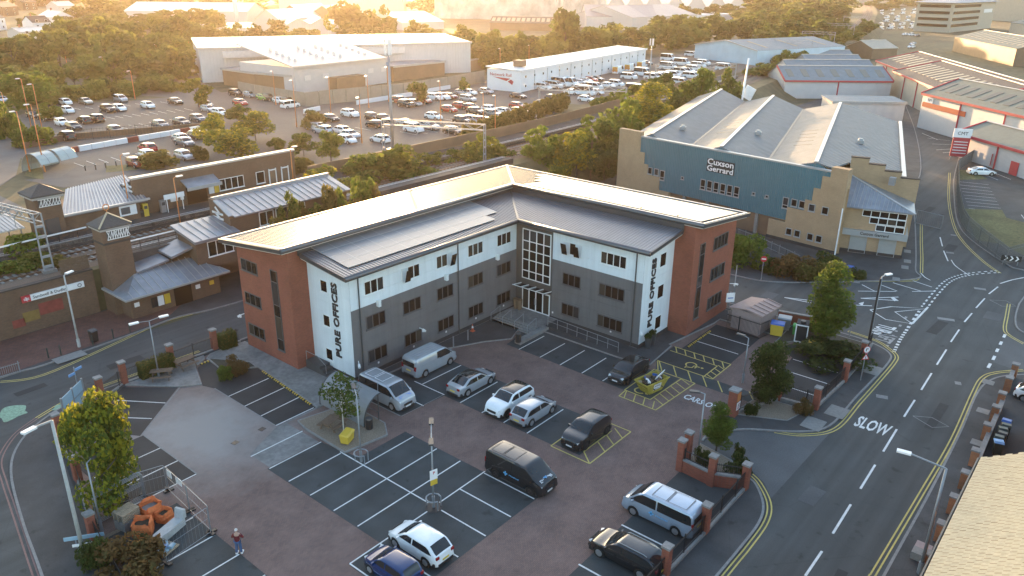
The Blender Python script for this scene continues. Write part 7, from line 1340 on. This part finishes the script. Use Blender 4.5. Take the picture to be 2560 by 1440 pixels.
for k in (0,1,2): x=-.8+k*.6; MB().add([(x,-.06,.55),(x+.2,-.06,.55),(x+.45,-.06,.85),(x+.2,-.06,1.15),(x,-.06,1.15),(x+.25,-.06,.85)],[(0,1,2,5),(5,2,3,4)]).build('chevron',M['white'],t)
for x in (-.8,.8): MB().tube((x,.03,0),(x,.03,1.1),.05).build('post',M['steel'],t)
t=thing('estate_sign','red and white estate name totem behind the palisade fence','sign',(173,29.6,.1),R(-70)); MB().box(-1.5,-.1,.6,1.5,.1,5.6).build('panel',M['red_trim'],t); MB().box(-1.6,-.12,4.3,1.6,.12,6).build('head_panel',M['white'],t); MB().box(-1.3,-.11,.0,-1.1,.05,.6).box(1.1,-.11,0,1.3,.05,.6).build('legs',M['steel'],t)
for k in range(5): MB().box(-1.2,-.13,1.2+k*.55,1.2,-.105,1.35+k*.55).build('print_line',M['white'],t)
lettering('lettering','CMT',.9,(0,-.15,5.1),(1,0,0),(0,0,1),M['black'],t)
t=thing('estate_sign','white name board beside the red totem','sign',(176,26.3,.1),R(-70)); MB().box(-2,-.1,2.2,2,.1,4.6).build('panel',M['white'],t); MB().box(-1.6,-.12,2.6,1.6,-.105,2.8).box(-1.6,-.12,3.0,1.3,-.105,3.2).build('print_line',M['dgrey'],t); lettering('lettering','CMT',.7,(0,-.13,4.0),(1,0,0),(0,0,1),M['black'],t); MB().box(-1.6,-.05,0,-1.4,.05,2.2).box(1.4,-.05,0,1.6,.05,2.2).build('legs',M['steel'],t)
# --- substation, low wall, textile bank
t=thing('substation','small pinkish substation box with ribbed sheet roof inside railings','substation'); MB().prism([(68.9,25.6),(72.4,25.3),(72.8,28.0),(69.2,28.6)],0,2.15).build('wall',M['pinkwall'],t)
MB().slab([(68.6,25.3,2.2),(72.7,25.0,2.2),(72.85,26.6,2.45),(68.85,27.1,2.45)],.1).build('roof_slope',M['pinkroof'],t); MB().slab([(68.85,27.1,2.45),(72.85,26.6,2.45),(73.0,28.3,2.2),(69.0,28.9,2.2)],.1).build('roof_slope',M['pinkroof'],t)
for k in range(6): f=k/5; MB().beam((68.7+4*f,25.3-.3*f,2.26),(68.9+4*f,27.1-.5*f,2.5),.12,.05).build('roof_rib',M['pinkroof'],t)
rail_run(t,(68.3,25.2),(68.5,28.8),0,1.7); rail_run(t,(68.3,25.2),(69.8,24.9),0,1.7)
t=thing('brick_wall','low red brick wall with coping behind the bins','wall'); MB().beam((73.3,25.4,.65),(74.2,21.5,.65),.25,1.3).build('wall',M['brick'],t); MB().beam((73.3,25.4,1.35),(74.2,21.5,1.35),.34,.1).build('coping',M['kerb'],t)
t=thing('textile_bank','black cabinet with white framed front beside the conical tree','cabinet',(70.4,21.9,.1),R(-75)); MB().add([(-.55,-.45,0),(.55,-.45,0),(.55,.45,0),(-.55,.45,0),(-.55,-.35,1.9),(.55,-.35,1.9),(.55,.45,2.1),(-.55,.45,2.1)],[(0,3,2,1),(4,5,6,7),(0,1,5,4),(1,2,6,5),(2,3,7,6),(3,0,4,7)]).build('case',M['black'],t); MB().box(-.58,-.5,.05,-.48,-.4,1.85).box(.48,-.5,.05,.58,-.4,1.85).box(-.48,-.49,1.75,.48,-.39,1.85).box(-.48,-.5,.05,.48,-.4,.15).build('front_frame',M['white'],t); MB().tube((0,0,2.0),(0,0,2.15),.25,n=12).build('fan',M['dgrey'],t)
t=thing('timber_screen','weathered timber slat screen beside the black cabinet','screen',(71.2,20.9,.1),R(-75))
for k in range(7): MB().box(-1,-.03,.1+k*.26,1,.0,.3+k*.26).build('slat',M['wood'],t)
for x in (-.9,.9): MB().box(x-.05,0,0,x+.05,.08,2).build('post',M['wood'],t)
# --- skip full of waste
t=thing('skip','yellow builders skip heaped with rubbish in the hatched bay','skip',(52.6,28.0,.02),R(-12)); t.scale=(.8,.82,.95); a,b,h=.62,1.15,1.15
V=[(-.95,-a,0),(.95,-a,0),(.95,a,0),(-.95,a,0),(-1.75,-.88,h),(1.75,-.88,h),(1.75,.88,h),(-1.75,.88,h)]; V2=[(x*.94,y*.94,z+.06 if z<.1 else z) for x,y,z in V]
MB().add(V+V2,[(0,3,2,1),(0,1,5,4),(1,2,6,5),(2,3,7,6),(3,0,4,7),(8,9,10,11),(12,13,9,8),(13,14,10,9),(14,15,11,10),(15,12,8,11),(4,5,13,12),(5,6,14,13),(6,7,15,14),(7,4,12,15)]).build('skip_body',M['skip'],t)
for s in (1,-1): MB().beam((-1.75,s*.9,h),(1.75,s*.9,h),.08,.1).build('rim',M['skip'],t); MB().tube((-.6,s*.8,.55),(-.6,s*1.0,.55),.06).tube((.6,s*.8,.55),(.6,s*1.0,.55),.06).build('lifting_lug',M['dgrey'],t)
for s in (1,-1): 
    pl=MB().add([(-.55,s*.72+s*.0,.35),(.55,s*.72,.35),(.55,s*.86,.95),(-.55,s*.86,.95)],[(0,1,2,3)]).build('name_panel',M['white'],t)
    lettering('lettering','AWS',.34,(0,s*.815,.74),(-s,0,0),(0,s*.2,.95),M['black'],pl,.85,.01); lettering('lettering','skip hire',.14,(0,s*.765,.46),(-s,0,0),(0,s*.2,.95),M['blue'],pl,.8,.01)
MB().add([(1.18,-.45,.4),(1.18,.3,.4),(1.55,.3,.9),(1.55,-.45,.9)],[(0,1,2,3)]) 
rd=random.Random(4); 
for i in range(26):
    mm=rd.choice(['wood','wood','palewood','white','clad_brown','black','clad_brown','dgrey','soil','blue']); c=(rd.uniform(-1.3,1.3),rd.uniform(-.6,.6),.95+rd.random()*.35); o=MB().obox((0,0,0),(rd.uniform(.2,.6),rd.uniform(.1,.4),rd.uniform(.05,.3))).build('waste_piece',M[mm],t,loc=c); o.rotation_euler=(rd.uniform(-.6,.6),rd.uniform(-.6,.6),rd.random()*3)
MB().add([(-1.6,-.8,.85),(1.6,-.8,.85),(1.6,.8,.85),(-1.6,.8,.85),(0,0,1.25)],[(0,1,4),(1,2,4),(2,3,4),(3,0,4)]).build('rubble_fill',M['soil'],t)
o=MB().obox((.9,.3,1.45),(1.3,.06,.75)).build('white_board',M['white'],t); o.rotation_euler=(R(35),R(-18),0)
# --- curved shelter
t=thing('smoking_shelter','curved grey panel shelter beside the silver minibus','shelter',(32.75,41.7,.1)); P=[(0,0)]
for i in range(9): a=R(180-i*11.5); P.append((1.75+1.75*math.cos(a),2.0*math.sin(a)+.3))
for k in range(2):
    m=MB(); y0,y1=.05+k*2.75,2.7+k*2.75
    for i in range(9): m.poly([(P[i][0],y0,P[i][1]),(P[i+1][0],y0,P[i+1][1]),(P[i+1][0],y1,P[i+1][1]),(P[i][0],y1,P[i][1])]); 
    for i in range(9): m.poly([(P[i][0]+.03,y0,P[i][1]-.03),(P[i][0]+.03,y1,P[i][1]-.03),(P[i+1][0]+.03,y1,P[i+1][1]-.03),(P[i+1][0]+.03,y0,P[i+1][1]-.03)])
    m.build('roof_panel',M['shelter_g'],t,smooth=True)
for y in (0,2.72,5.5):
    MB().path([(p[0],y,p[1]) for p in P],.05).build('arched_rib',M['dgrey'],t); MB().tube((1.45,y,0),(1.5,y,2.25),.05).build('post',M['dgrey'],t); MB().tube((1.45,y,.7),(.45,y,1.6),.03).build('brace',M['dgrey'],t)
# --- picnic tables
def picnic(label,x,y,rz,m='wood'):
    t=thing('picnic_table',label,'picnic table',(x,y,.1),rz,'picnic tables')
    for k in range(5): MB().box(-.9,-.36+k*.15,.72,.9,-.23+k*.15,.76).build('top_plank',M[m],t)
    for s in (1,-1):
        for k in range(2): MB().box(-.9,s*.72-.15+k*.15,.42,.9,s*.72-.02+k*.15,.46).build('seat_plank',M[m],t)
        MB().beam((s*.65,-.75,.40),(s*.65,.75,.40),.05,.1).build('cross_bar',M[m],t); MB().beam((s*.65,-.25,.72),(s*.65,-.7,0),.06,.1).build('leg',M[m],t); MB().beam((s*.65,.25,.72),(s*.65,.7,0),.06,.1).build('leg',M[m],t)
picnic('right-hand weathered picnic table by the black railings',29.0,61.5,R(5)); picnic('left-hand weathered picnic table beside the clipped hedge',26.6,61.0,R(-38)); picnic('brown picnic table in the gravel island under the birch',31.2,43.6,R(15))
# --- pallet compound
def pallet(parent,z,rz=0,m='palewood',loc=(0,0)):
    for k in range(7): o=MB().box(-.6,-.5+k*.15,z+.12,.6,-.4+k*.15,z+.145).build('deck_board',M[m],parent)
    for k in (-.45,0,.4): MB().box(-.6,k,z,.6,k+.1,z+.12).build('bearer',M[m],parent)
t=thing('pallet_stack','stack of timber pallets on pale blocks in the fenced compound','pallet stack',(15.6,44.2,0),R(12))
for k in range(3):
    for i in range(4):
        for j in range(2): MB().box(-.62+i*.31,-.5+j*.5,.0+k*.2,-.33+i*.31,-.02+j*.5,.19+k*.2).build('stone_block',M['slab'],t)
for k in range(4): pallet(t,.62+.15*k)
def bag(label,x,y,s,rz,fill):
    t=thing('rubble_sack',label,'sack',(x,y,0),rz,'orange builders sacks'); rd=random.Random(int(x*100)); m=MB(); N=28; rings=[]; lean=rd.uniform(-.12,.12)
    for i,(z,r) in enumerate(((0,.46),(.05,.5),(.2,.49),(.38,.5),(.55,.46),(.68,.48),(.74,.42),(.62,.38),(.5,.36))):
        ph=rd.random()*6; rings.append([(s*(r*(1+.07*math.sin(5*a+ph+i)+.05*rd.uniform(-1,1))*math.copysign(abs(math.cos(a))**.38,math.cos(a))+lean*z),s*r*(1+.07*math.sin(4*a+ph)+.05*rd.uniform(-1,1))*math.copysign(abs(math.sin(a))**.38,math.sin(a)),max(0,s*(z+(.16*math.sin(3*a+ph)*z+.05*rd.uniform(-1,1) if z>.3 else 0)))) for a in [2*PI*k/N for k in range(N)]])
    n_=len(rings); m.add([p for q in rings for p in q],[(i*N+k,i*N+(k+1)%N,(i+1)*N+(k+1)%N,(i+1)*N+k) for i in range(n_-1) for k in range(N)]); m.build('sack',M['sack'],t)
    MB().box(-.38*s,-.38*s,.3*s,.38*s,.38*s,.5*s).build('contents',M[fill],t)
    for a in (.8,2.4): MB().path([(.46*s*math.cos(a),.46*s*math.sin(a),.6*s),(.62*s*math.cos(a+.1),.62*s*math.sin(a+.1),.5*s),(.5*s*math.cos(a+.4),.5*s*math.sin(a+.4),.25*s)],.025,4).build('strap',M['sack'],t)
bag('open orange sack of rubble behind the others',17.0,44.0,1.25,0,'slab'); bag('round orange sack nearest the pallets',15.85,42.8,1.2,1,'soil'); bag('half-empty orange sack leaning on the white concrete piece',17.35,42.95,.9,2,'soil')
t=thing('concrete_trough','pale L-shaped concrete piece lying in the compound','concrete unit',(16.9,41.5,0),R(20)); MB().box(-1.1,-.35,0,1.0,.35,.5).build('slab',M['lampc'],t); MB().add([(.85,-.35,.5),(1.15,-.35,.5),(1.15,.35,.5),(.85,.35,.5),(1.0,-.35,1.1),(1.15,-.35,1.1),(1.15,.35,1.1),(1.0,.35,1.1)],[(0,3,2,1),(4,5,6,7),(0,1,5,4),(1,2,6,5),(2,3,7,6),(3,0,4,7)]).build('upstand',M['lampc'],t)
t=thing('bag_pallet','pallet with blue and white cement bags','pallet',(15.95,40.2,0),R(18)); pallet(t,0)
for i,(x,y,z,mm) in enumerate(((-.3,-.2,.14,'hoard'),(.25,-.2,.14,'hoard'),(-.3,.25,.14,'white'),(.25,.25,.14,'hoard'),(0,.05,.3,'blue2'),(-.1,.3,.3,'white'))): 
    o=obj('cement_bag',CR['bagm'] if 'bagm' in CR else None,M[mm],t,(x,y,z),.2*i) if False else MB().add([(-.25,-.16,.02),(.25,-.16,.02),(.25,.16,.02),(-.25,.16,.02),(-.2,-.12,.14),(.2,-.12,.14),(.2,.12,.14),(-.2,.12,.14)],[(0,3,2,1),(4,5,6,7),(0,1,5,4),(1,2,6,5),(2,3,7,6),(3,0,4,7)]).build('cement_bag',M[mm],t,loc=(x,y,z),rz=.3*i)
def heras(label,a,b,lean=0.,group='mesh fence panels'):
    A=Vector((a[0],a[1],0));B=Vector((b[0],b[1],0)); L_=(B-A).length; t=thing('mesh_fence_panel',label,'fence panel',(A.x,A.y,0),math.atan2((B-A).y,(B-A).x),group); t.rotation_euler.x=lean
    MB().path([(0,0,.1),(0,0,1.95),(.08,0,2.0),(L_-.08,0,2.0),(L_,0,1.95),(L_,0,.1)],.022).tube((0,0,.15),(L_,0,.15),.018).tube((0,0,1.2),(L_,0,1.2),.012).build('frame',M['galv'],t)
    m=MB(); k=0
    while k<L_: m.tube((k,0,.15),(k,0,2.0),.004,n=3); k+=.25
    o=m.build('mesh_wires',M['galv'],t); o['kind']='stuff'
    for x in (0,L_): MB().box(x-.12,-.33,0,x+.12,.33,.13).build('foot_block',M['black'],t)
    return t
heras('mesh fence panel along the car park side of the compound',(19.0,45.6),(18.8,42.6)); heras('mesh fence panel at the front of the compound',(18.8,42.5),(18.6,39.6)); heras('mesh fence panel closing the near end of the compound',(18.5,39.5),(15.4,39.0)); heras('mesh fence panel at the far end of the compound',(19.0,45.8),(16.3,46.6))
for i in range(4): heras(['first','second','third','fourth'][i]+' of the fence panels stacked upright behind the pallets',(14.3+.05*i,45.6+.14*i),(17.6,45.9+.14*i))
t=thing('notice_board','white notices on the compound fence','sign',(18.98,44.0,0),R(-90)); MB().box(-.3,.03,1.3,.4,.06,1.8).build('notice',M['white'],t); MB().box(-1.5,.03,1.3,-.9,.06,1.8).build('notice',M['white'],t)
# --- person
def person(label,x,y,rz):
    t=thing('person',label,'person',(x,y,.02),rz)
    def skin(name,pts,edges,rad,m,root=0):
        me=bpy.data.meshes.new(name); me.from_pydata(pts,edges,[]); o=obj(name,me,None,t); md=o.modifiers.new('s','SKIN'); me.skin_vertices  # radii
        for i,r_ in enumerate(rad): me.skin_vertices[0].data[i].radius=(r_,r_) if not isinstance(r_,tuple) else r_
        me.skin_vertices[0].data[root].use_root=True; ss=o.modifiers.new('d','SUBSURF'); ss.levels=1; ss.render_levels=2; md.use_smooth_shade=True
        bpy.context.view_layer.update(); dg=bpy.context.evaluated_depsgraph_get(); nm=bpy.data.meshes.new_from_object(o.evaluated_get(dg)); o.modifiers.clear(); o.data=nm; nm.materials.clear(); nm.materials.append(M[m]); nm.name=name; return o
    import mathutils
    pts=[(0,0,.98),(0,.0,1.2),(0,0,1.42),(0,.02,1.55),(.17,0,1.42),(.32,-.02,1.2),(.2,-.2,1.12),(-.17,0,1.42),(-.34,-.02,1.2),(-.24,-.2,1.12),(0,.02,1.62),(.1,0,.92),(-.1,0,.92),(.11,.02,.5),(-.12,-.02,.5),(.13,.05,.09),(-.14,0,.09),(.14,-.12,.05),(-.16,-.18,.05)]
    ed=[(0,1),(1,2),(2,3),(2,4),(4,5),(5,6),(2,7),(7,8),(8,9),(3,10),(0,11),(0,12),(11,13),(12,14),(13,15),(14,16),(15,17),(16,18)]
    rad=[.15,.16,.15,.06,.075,.055,.045,.075,.055,.045,.06,.1,.1,.075,.075,.05,.05,.045,.045]
    try: b=skin('body',pts,ed,rad,'skin')
    except Exception as e: b=None
    # clothing follows the body a little outside it
    try:
        skin('jumper',[(0,0,.95),(0,0,1.2),(0,0,1.43),(.18,0,1.42),(.33,-.02,1.2),(.22,-.17,1.13),(-.18,0,1.42),(-.35,-.02,1.2),(-.26,-.17,1.13)],[(0,1),(1,2),(2,3),(3,4),(4,5),(2,6),(6,7),(7,8)],[.18,.19,.17,.095,.075,.06,.095,.075,.06],'jumper',1)
        skin('jeans',[(0,0,.95),(.1,0,.9),(-.1,0,.9),(.11,.02,.5),(-.12,-.02,.5),(.13,.05,.1),(-.14,0,.1)],[(0,1),(0,2),(1,3),(2,4),(3,5),(4,6)],[.16,.12,.12,.095,.095,.075,.075],'jeans')
    except Exception as e: pass
    for x_,y_ in ((.14,-.04),(-.15,-.1)): MB().box(x_-.055,y_-.15,0,x_+.055,y_+.13,.09).build('shoe',M['white'],t)
    m=MB(); N=10; K=8; V=[];
    for i in range(K+1):
        a=PI*i/K
        for k in range(N): b_=2*PI*k/N; V.append((.085*math.sin(a)*math.cos(b_),.1*math.sin(a)*math.sin(b_)-.01,1.71+.125*math.cos(a)))
    m.add(V,[(i*N+k,i*N+(k+1)%N,(i+1)*N+(k+1)%N,(i+1)*N+k) for i in range(K) for k in range(N)]); m.obox((0,-.115,1.70),(.03,.05,.05)).obox((.088,0,1.71),(.02,.05,.07)).obox((-.088,0,1.71),(.02,.05,.07)); hd=m.build('head',M['skin'],t,smooth=True)
    m=MB(); V=[]
    for i in range(5):
        a=PI*.5*i/4
        for k in range(N): b_=2*PI*k/N; V.append((.098*math.sin(a)*math.cos(b_),.112*math.sin(a)*math.sin(b_)+.012,1.74+.115*math.cos(a)))
    m.add(V,[(i*N+k,i*N+(k+1)%N,(i+1)*N+(k+1)%N,(i+1)*N+k) for i in range(4) for k in range(N)]); m.build('hair',M['hair'],t,smooth=True)
    for s in (1,-1):
        hnd=MB(); hnd.obox((s*.2,-.24,1.12),(.07,.1,.04))
        for k in range(4): hnd.tube((s*.2+(-.03+.02*k),-.28,1.12),(s*.2+(-.03+.02*k),-.35+.01*abs(k-1.5),1.10),.011,.009,5)
        hnd.tube((s*.165,-.22,1.12),(s*.14,-.28,1.14),.012,.01,5); hnd.build('hand',M['skin'],t)
    return t
person('person in dark red jumper and jeans standing at the edge of a bay',18.65,36.55,R(130))
# --- palisade fence, gate and railings on the right
t=thing('palisade_fence','tall grey palisade fence curving round the right-hand yard','fence'); L0=[(161,27.2),(139,22.6),(129.3,20.2),(124.6,19.0),(120.7,17.6),(116.2,15.2),(108.9,10.9)]
for run in (L0,[(108.9,10.9),(113.2,9.2),(122,6),(140,0)],[(161,27.2),(175,27),(182,19.5),(190,8)]):
    mb=MB()
    for a,b in zip(run,run[1:]):
        A=Vector(a);B=Vector(b);n_=max(1,int((B-A).length/.16)); mp_=max(1,int((B-A).length/2.75))
        for k in range(n_): p=A.lerp(B,k/n_); mb.beam((p.x,p.y,.15),(p.x,p.y,2.4),.075,.03)
        for zz in (.5,2.0): mb.beam((A.x,A.y,zz),(B.x,B.y,zz),.05,.06)
        for k in range(mp_): p=A.lerp(B,k/mp_); MB().beam((p.x,p.y,.1),(p.x,p.y,2.3),.1,.1).build('post',M['palisade'],t)
    o=mb.build('pales',M['palisade'],t); o['kind']='stuff'
t=thing('mesh_gate','grey mesh gate across the estate road','gate'); A,B=(120.6,24.2),(119.8,20.6); m=MB()
for k in range(14): f=k/13; m.tube((lerp(A[0],B[0],f),lerp(A[1],B[1],f),.2),(lerp(A[0],B[0],f),lerp(A[1],B[1],f),2.0),.015,n=4)
o=m.build('mesh_bars',M['palisade'],t); o['kind']='stuff'; MB().path([(A[0],A[1],.15),(A[0],A[1],2.05),(B[0],B[1],2.05),(B[0],B[1],.15),(A[0],A[1],.15)],.05).build('frame',M['galv'],t)
t=thing('ramp_railing','white galvanised railing beside the factory ramp','railing'); A=[(97.6,41),(96.3,37.7),(93.6,32.6),(92.3,30.4)]
for a,b in zip(A,A[1:]): rail_run(t,a,b,.1,1.1,.2,1.5,'galv')
t=thing('pedestrian_railing','grey guard railing at the left edge of the forecourt','railing'); rail_run(t,(15.5,71.6),(19.2,71.3),.1,1.0,.15,1.8,'galv')
# --- railway masts, gantries, fences
def lattice_beam(m,a,b,d,wd=.5,n=10):
    a=Vector(a);b=Vector(b); up=Vector((0,0,d)); s_=(b-a).cross(Vector((0,0,1))).normalized()*wd/2
    for o_ in (s_,-s_):
        for u_ in (Vector((0,0,0)),up): m.beam(a+o_+u_,b+o_+u_,.1,.1)
        for k in range(n): p=a.lerp(b,k/n)+o_; q=a.lerp(b,(k+1)/n)+o_; m.beam(p if k%2 else p+up,q+up if k%2 else q,.06,.06)
    for k in range(n+1): p=a.lerp(b,k/n); m.beam(p+s_+up,p-s_+up,.06,.06)
def gantry(label,a,b,h,z=PL,n=10,leg=.5):
    t=thing('overhead_line_gantry',label,'gantry'); m=MB(); lattice_beam(m,(a[0],a[1],z+h),(b[0],b[1],z+h),.9,.6,n); m.build('lattice_beam',M['rail_grey'],t)
    for p in (a,b):
        m=MB()
        for s_ in (-leg/2,leg/2): m.beam((p[0]+s_,p[1],z),(p[0]+s_*.8,p[1],z+h+.9),.12,.12)
        for k in range(5): zz=z+h*(k+.5)/5; m.box(p[0]-leg/2+.02,p[1]-.05,zz,p[0]+leg/2-.02,p[1]+.05,zz+.25)
        m.build('leg',M['rail_grey'],t); MB().box(p[0]-.6,p[1]-.5,z-.2,p[0]+.6,p[1]+.5,z+.35).build('footing',M['concrete'],t)
    for f in (.35,.65): p=Vector((a[0],a[1],z+h)).lerp(Vector((b[0],b[1],z+h)),f); MB().tube(p,p-Vector((0,0,1.2)),.04).tube(p-Vector((0,0,1.2)),p-Vector((.0,-1.0,1.0)),.03).build('dropper',M['rail_grey'],t)
    return t
gantry('grey lattice railway gantry at the left edge',(26.7,82.4),(24.6,94.5),5.2,leg=.9); gantry('lattice gantry over the platform behind the office',(92,82),(84.5,97.5),5.6); gantry('lattice gantry beside the railway hedge',(146.5,90),(135.5,105),5.6); gantry('lattice gantry by the depot yard',(207,93),(190,108),6)
for i,(x,y) in enumerate(((300,113),(360,125),(440,142),(540,166))): gantry(['first','second','third','farthest'][i]+' far gantry on the curving railway',(x+2,y-6),(x-2,y+7),6.5,n=6)['group']='far railway gantries'
def mast(label,px,h,z=PL,r=.32,ant=True):
    p=G(*px,z); t=thing('telecom_mast',label,'mast',p); MB().tube((0,0,0),(0,0,h*.85),r,r*.6,10).build('pole',M['steel'],t,smooth=True)
    for k in range(3): a=2*PI*k/3; MB().obox((.5*math.cos(a),.5*math.sin(a),h*.93),(.3,.3,h*.13),a).build('antenna',M['white'],t); MB().tube((0,0,h*.86),(.5*math.cos(a),.5*math.sin(a),h*.88),.06).build('bracket',M['steel'],t)
    MB().tube((0,0,h*.85),(0,0,h),.1).build('spigot',M['steel'],t); MB().box(-.9,-.6,0,.9,.6,1.4).build('cabinet',M['steel'],t); return t
mast('tall grey telecom mast beside the railway',(983,392),18.9); mast('shorter telecom mast in front of the white depot block',(1622,222),13.2,r=.25)
t=thing('leaning_mast','white mast with dish behind the factory roof','mast',FE(26,59,0)); MB().tube((0,0,0),(1.0,-.4,17.5),.24,.17,10).build('pole',M['white'],t,smooth=True); MB().obox((1.2,-1.2,10.5),(.3,2.2,2.6),0,.4).build('dish',M['white'],t)
t=thing('telegraph_pole','wooden telegraph pole left of the factory','pole',G(1475,462,0)); MB().tube((0,0,0),(0,0,7.5),.14,.1,8).build('pole',M['wood'],t); MB().box(-.6,-.04,7.0,.6,.04,7.12).build('cross_arm',M['wood'],t)
t=thing('paling_fence','weathered timber fence beside the brick tower','fence'); 
for k in range(26): x=29.3-k*.0; 
for k in range(28): MB().box(26.9+k*.098,80.0,PL,26.9+k*.098+.07,80.05,PL+1.7).build('paling',M['wood'],t)
for zz in (.4,1.3): MB().box(26.8,80.05,PL+zz,29.7,80.1,PL+zz+.1).build('rail',M['wood'],t)
t=thing('platform_railing','black railing with white edging along the near platform','railing'); rail_run(t,(33,79.95),(39,79.95),PL+.85,1.1,.14,2.0); MB().beam((33,79.95,PL+2.02),(39,79.95,PL+2.02),.1,.12).build('white_edging',M['white'],t)
t=thing('platform_railing','black railing with white edging on the far platform','railing'); rail_run(t,(24.5,88.6),(33.5,89.2),PL+.4,1.3,.14,2.0); MB().beam((24.5,88.6,PL+1.75),(33.5,89.2,PL+1.75),.1,.14).build('white_edging',M['white'],t)
t=thing('railway_fence','dark fence along the far platform and hedge','fence'); ln_=curve([(66,92.9),(90,93.0),(120,93.4),(150,96.2),(200,103),(250,112)],5)
for a,b in zip(ln_,ln_[1:]): MB().beam((a[0],a[1],PL+1.7),(b[0],b[1],PL+1.7),.08,1.7).build('fence_panel',M['clad_brown'],t)
t=thing('car_park_fence','thin dark mesh fence along the left car park edge','fence'); pts=[G(*q,PL) for q in ((190,352),(300,343),(400,334),(500,322))]
for a,b in zip(pts,pts[1:]): rail_run(t,(a.x,a.y),(b.x,b.y),PL,2.0,.5,2.8)
# --- tiled house at the bottom right
h=thing('tiled_house','house with cream tiled roof at the bottom right corner','house'); ex0,ex1,ey,ez=18.,48.7,3.55,6.0; pt_=math.atan(.62); ry=-1.6; rz_=ez+(ey-ry)*.62
MB().box(ex0+.4,-6.2,0,ex1-.35,3.05,5.75).build('wall',M['brick_orange'],h)
MB().add([(ex1-.36,3.0,5.75),(ex1-.36,-6.2,5.75),(ex1-.36,ry,rz_-.35),(ex0+.4,3.0,5.75),(ex0+.4,-6.2,5.75),(ex0+.4,ry,rz_-.35)],[(0,2,1),(3,4,5),(0,3,5,2)]).build('gable',M['brick_orange'],h)
rf=MB().slab([(ex0,ey,ez-.05),(ex1,ey,ez-.05),(ex1,ry,rz_-.05),(ex0,ry,rz_-.05)],.1).build('roof',M['tile_gap'],h); MB().slab([(ex1,ry*2-ey,ez-.05),(ex0,ry*2-ey,ez-.05),(ex0,ry,rz_-.05),(ex1,ry,rz_-.05)],.1).build('rear_roof',M['tile'],h)
MB().tube((ex0,ey+.1,ez-.12),(ex1,ey+.1,ez-.12),.08).build('gutter',M['dgrey'],h); MB().tube((47.5,ey+.05,.2),(47.5,ey+.05,ez-.15),.05).build('downpipe',M['dgrey'],h)
tw_,tg=.33,.34; tl=MB().add([(0,0,0),(tw_-.03,0,0),(tw_-.03,-tg*1.08*math.cos(pt_),tg*1.08*math.sin(pt_)-.018),(0,-tg*1.08*math.cos(pt_),tg*1.08*math.sin(pt_)-.018),(0,.0,-.022),(tw_-.03,.0,-.022)],[(3,2,1,0)[::-1],(4,5,1,0)]).mesh('roof_tile')
rest=MB(); cnt=0; rd=random.Random(2); slots=[]
for r in range(18):
    for c in range(int((ex1-ex0)/tw_)):
        x=ex0+c*tw_+(.165 if r%2 else 0); y=ey-r*tg*math.cos(pt_); z=ez+r*tg*math.sin(pt_)+.035
        if x+tw_<ex1+.05: slots.append((x,y,z))
slots.sort(key=lambda s:(0 if (s[1]>1.2 and s[0]>34.5) else 1,-s[0]))
for i,(x,y,z) in enumerate(slots):
    dz=rd.uniform(-.006,.012)
    if i<300: o=obj('roof_tile',tl,M['tile'],rf,(x,y,z+dz)); o.rotation_euler=(rd.uniform(-.015,.015),rd.uniform(-.02,.02),0)
    else:
        a,b=tg*1.08*math.cos(pt_),tg*1.08*math.sin(pt_)-.018; rest.add([(x,y,z+dz),(x+tw_-.03,y,z+dz),(x+tw_-.03,y-a,z+b+dz),(x,y-a,z+b+dz),(x,y,z+dz-.022),(x+tw_-.03,y,z+dz-.022)],[(0,1,2,3),(4,5,1,0)])
o=rest.build('tile_courses',M['tile'],rf); o['kind']='stuff'
h2=thing('neighbour_house','slate roofed brick house behind the bins at the right edge','house'); MB().box(57,-8,0,66.5,1.6,5.2).build('wall',M['brick_orange'],h2); MB().slab([(56.6,2.2,5.2),(67.2,2.2,5.2),(66,-3,7.9),(58,-3,7.9)],.15).build('roof',M['tile_d'],h2); MB().slab([(67.2,2.2,5.2),(67.2,-8.5,5.2),(66,-3,7.9)],.15).build('roof_hip',M['tile_d'],h2)
t=thing('garden_wall','low brick garden wall with piers by the bins','wall')
for a,b in (((75.5,4.9),(72.2,4.75)),((68.8,4.6),(58.0,4.35)),((54.5,4.2),(40,3.9))): MB().beam((a[0],a[1],.4),(b[0],b[1],.4),.25,.8).build('wall',M['brick_orange'],t); MB().beam((a[0],a[1],.84),(b[0],b[1],.84),.34,.1).build('coping',M['kerb'],t)
for x in (75.5,72.2,68.8,66,62.5,58.0,54.5,51,47.5,44): o=MB().box(x-.25,4.2+.012*(x-45)-.0,0,x+.25,4.7+.012*(x-45),1.35).build('brick_pier',M['brick_orange'],t); MB().box(x-.3,4.15+.012*(x-45),1.35,x+.3,4.75+.012*(x-45),1.47).build('pier_cap',M['kerb'],o)
t=thing('utility_cabinet','pair of pale utility box lids on the pavement under the lamp','utility box',(45.3,4.95,.1)); MB().box(-.7,-.45,0,.0,.45,.5).build('box',M['slab'],t); MB().box(.05,-.45,0,.75,.45,.45).build('box',M['pinkwall'],t)
# ------------------------------------------------------------------ evening haze
hm=bpy.data.materials.new('haze'); hm.use_nodes=True; ht=hm.node_tree; ht.nodes.remove(ht.nodes['Principled BSDF']); pv=ht.nodes.new('ShaderNodeVolumePrincipled')
pv.inputs['Color'].default_value=(1,.86,.72,1); pv.inputs['Density'].default_value=HAZE; pv.inputs['Anisotropy'].default_value=.73; ht.links.new(pv.outputs[0],ht.nodes['Material Output'].inputs['Volume'])
hz=MB().box(-440,-440,-1.2,2640,2640,44).build('haze',hm); hz['kind']='stuff'; hz['label']='thin warm evening haze over the whole town'
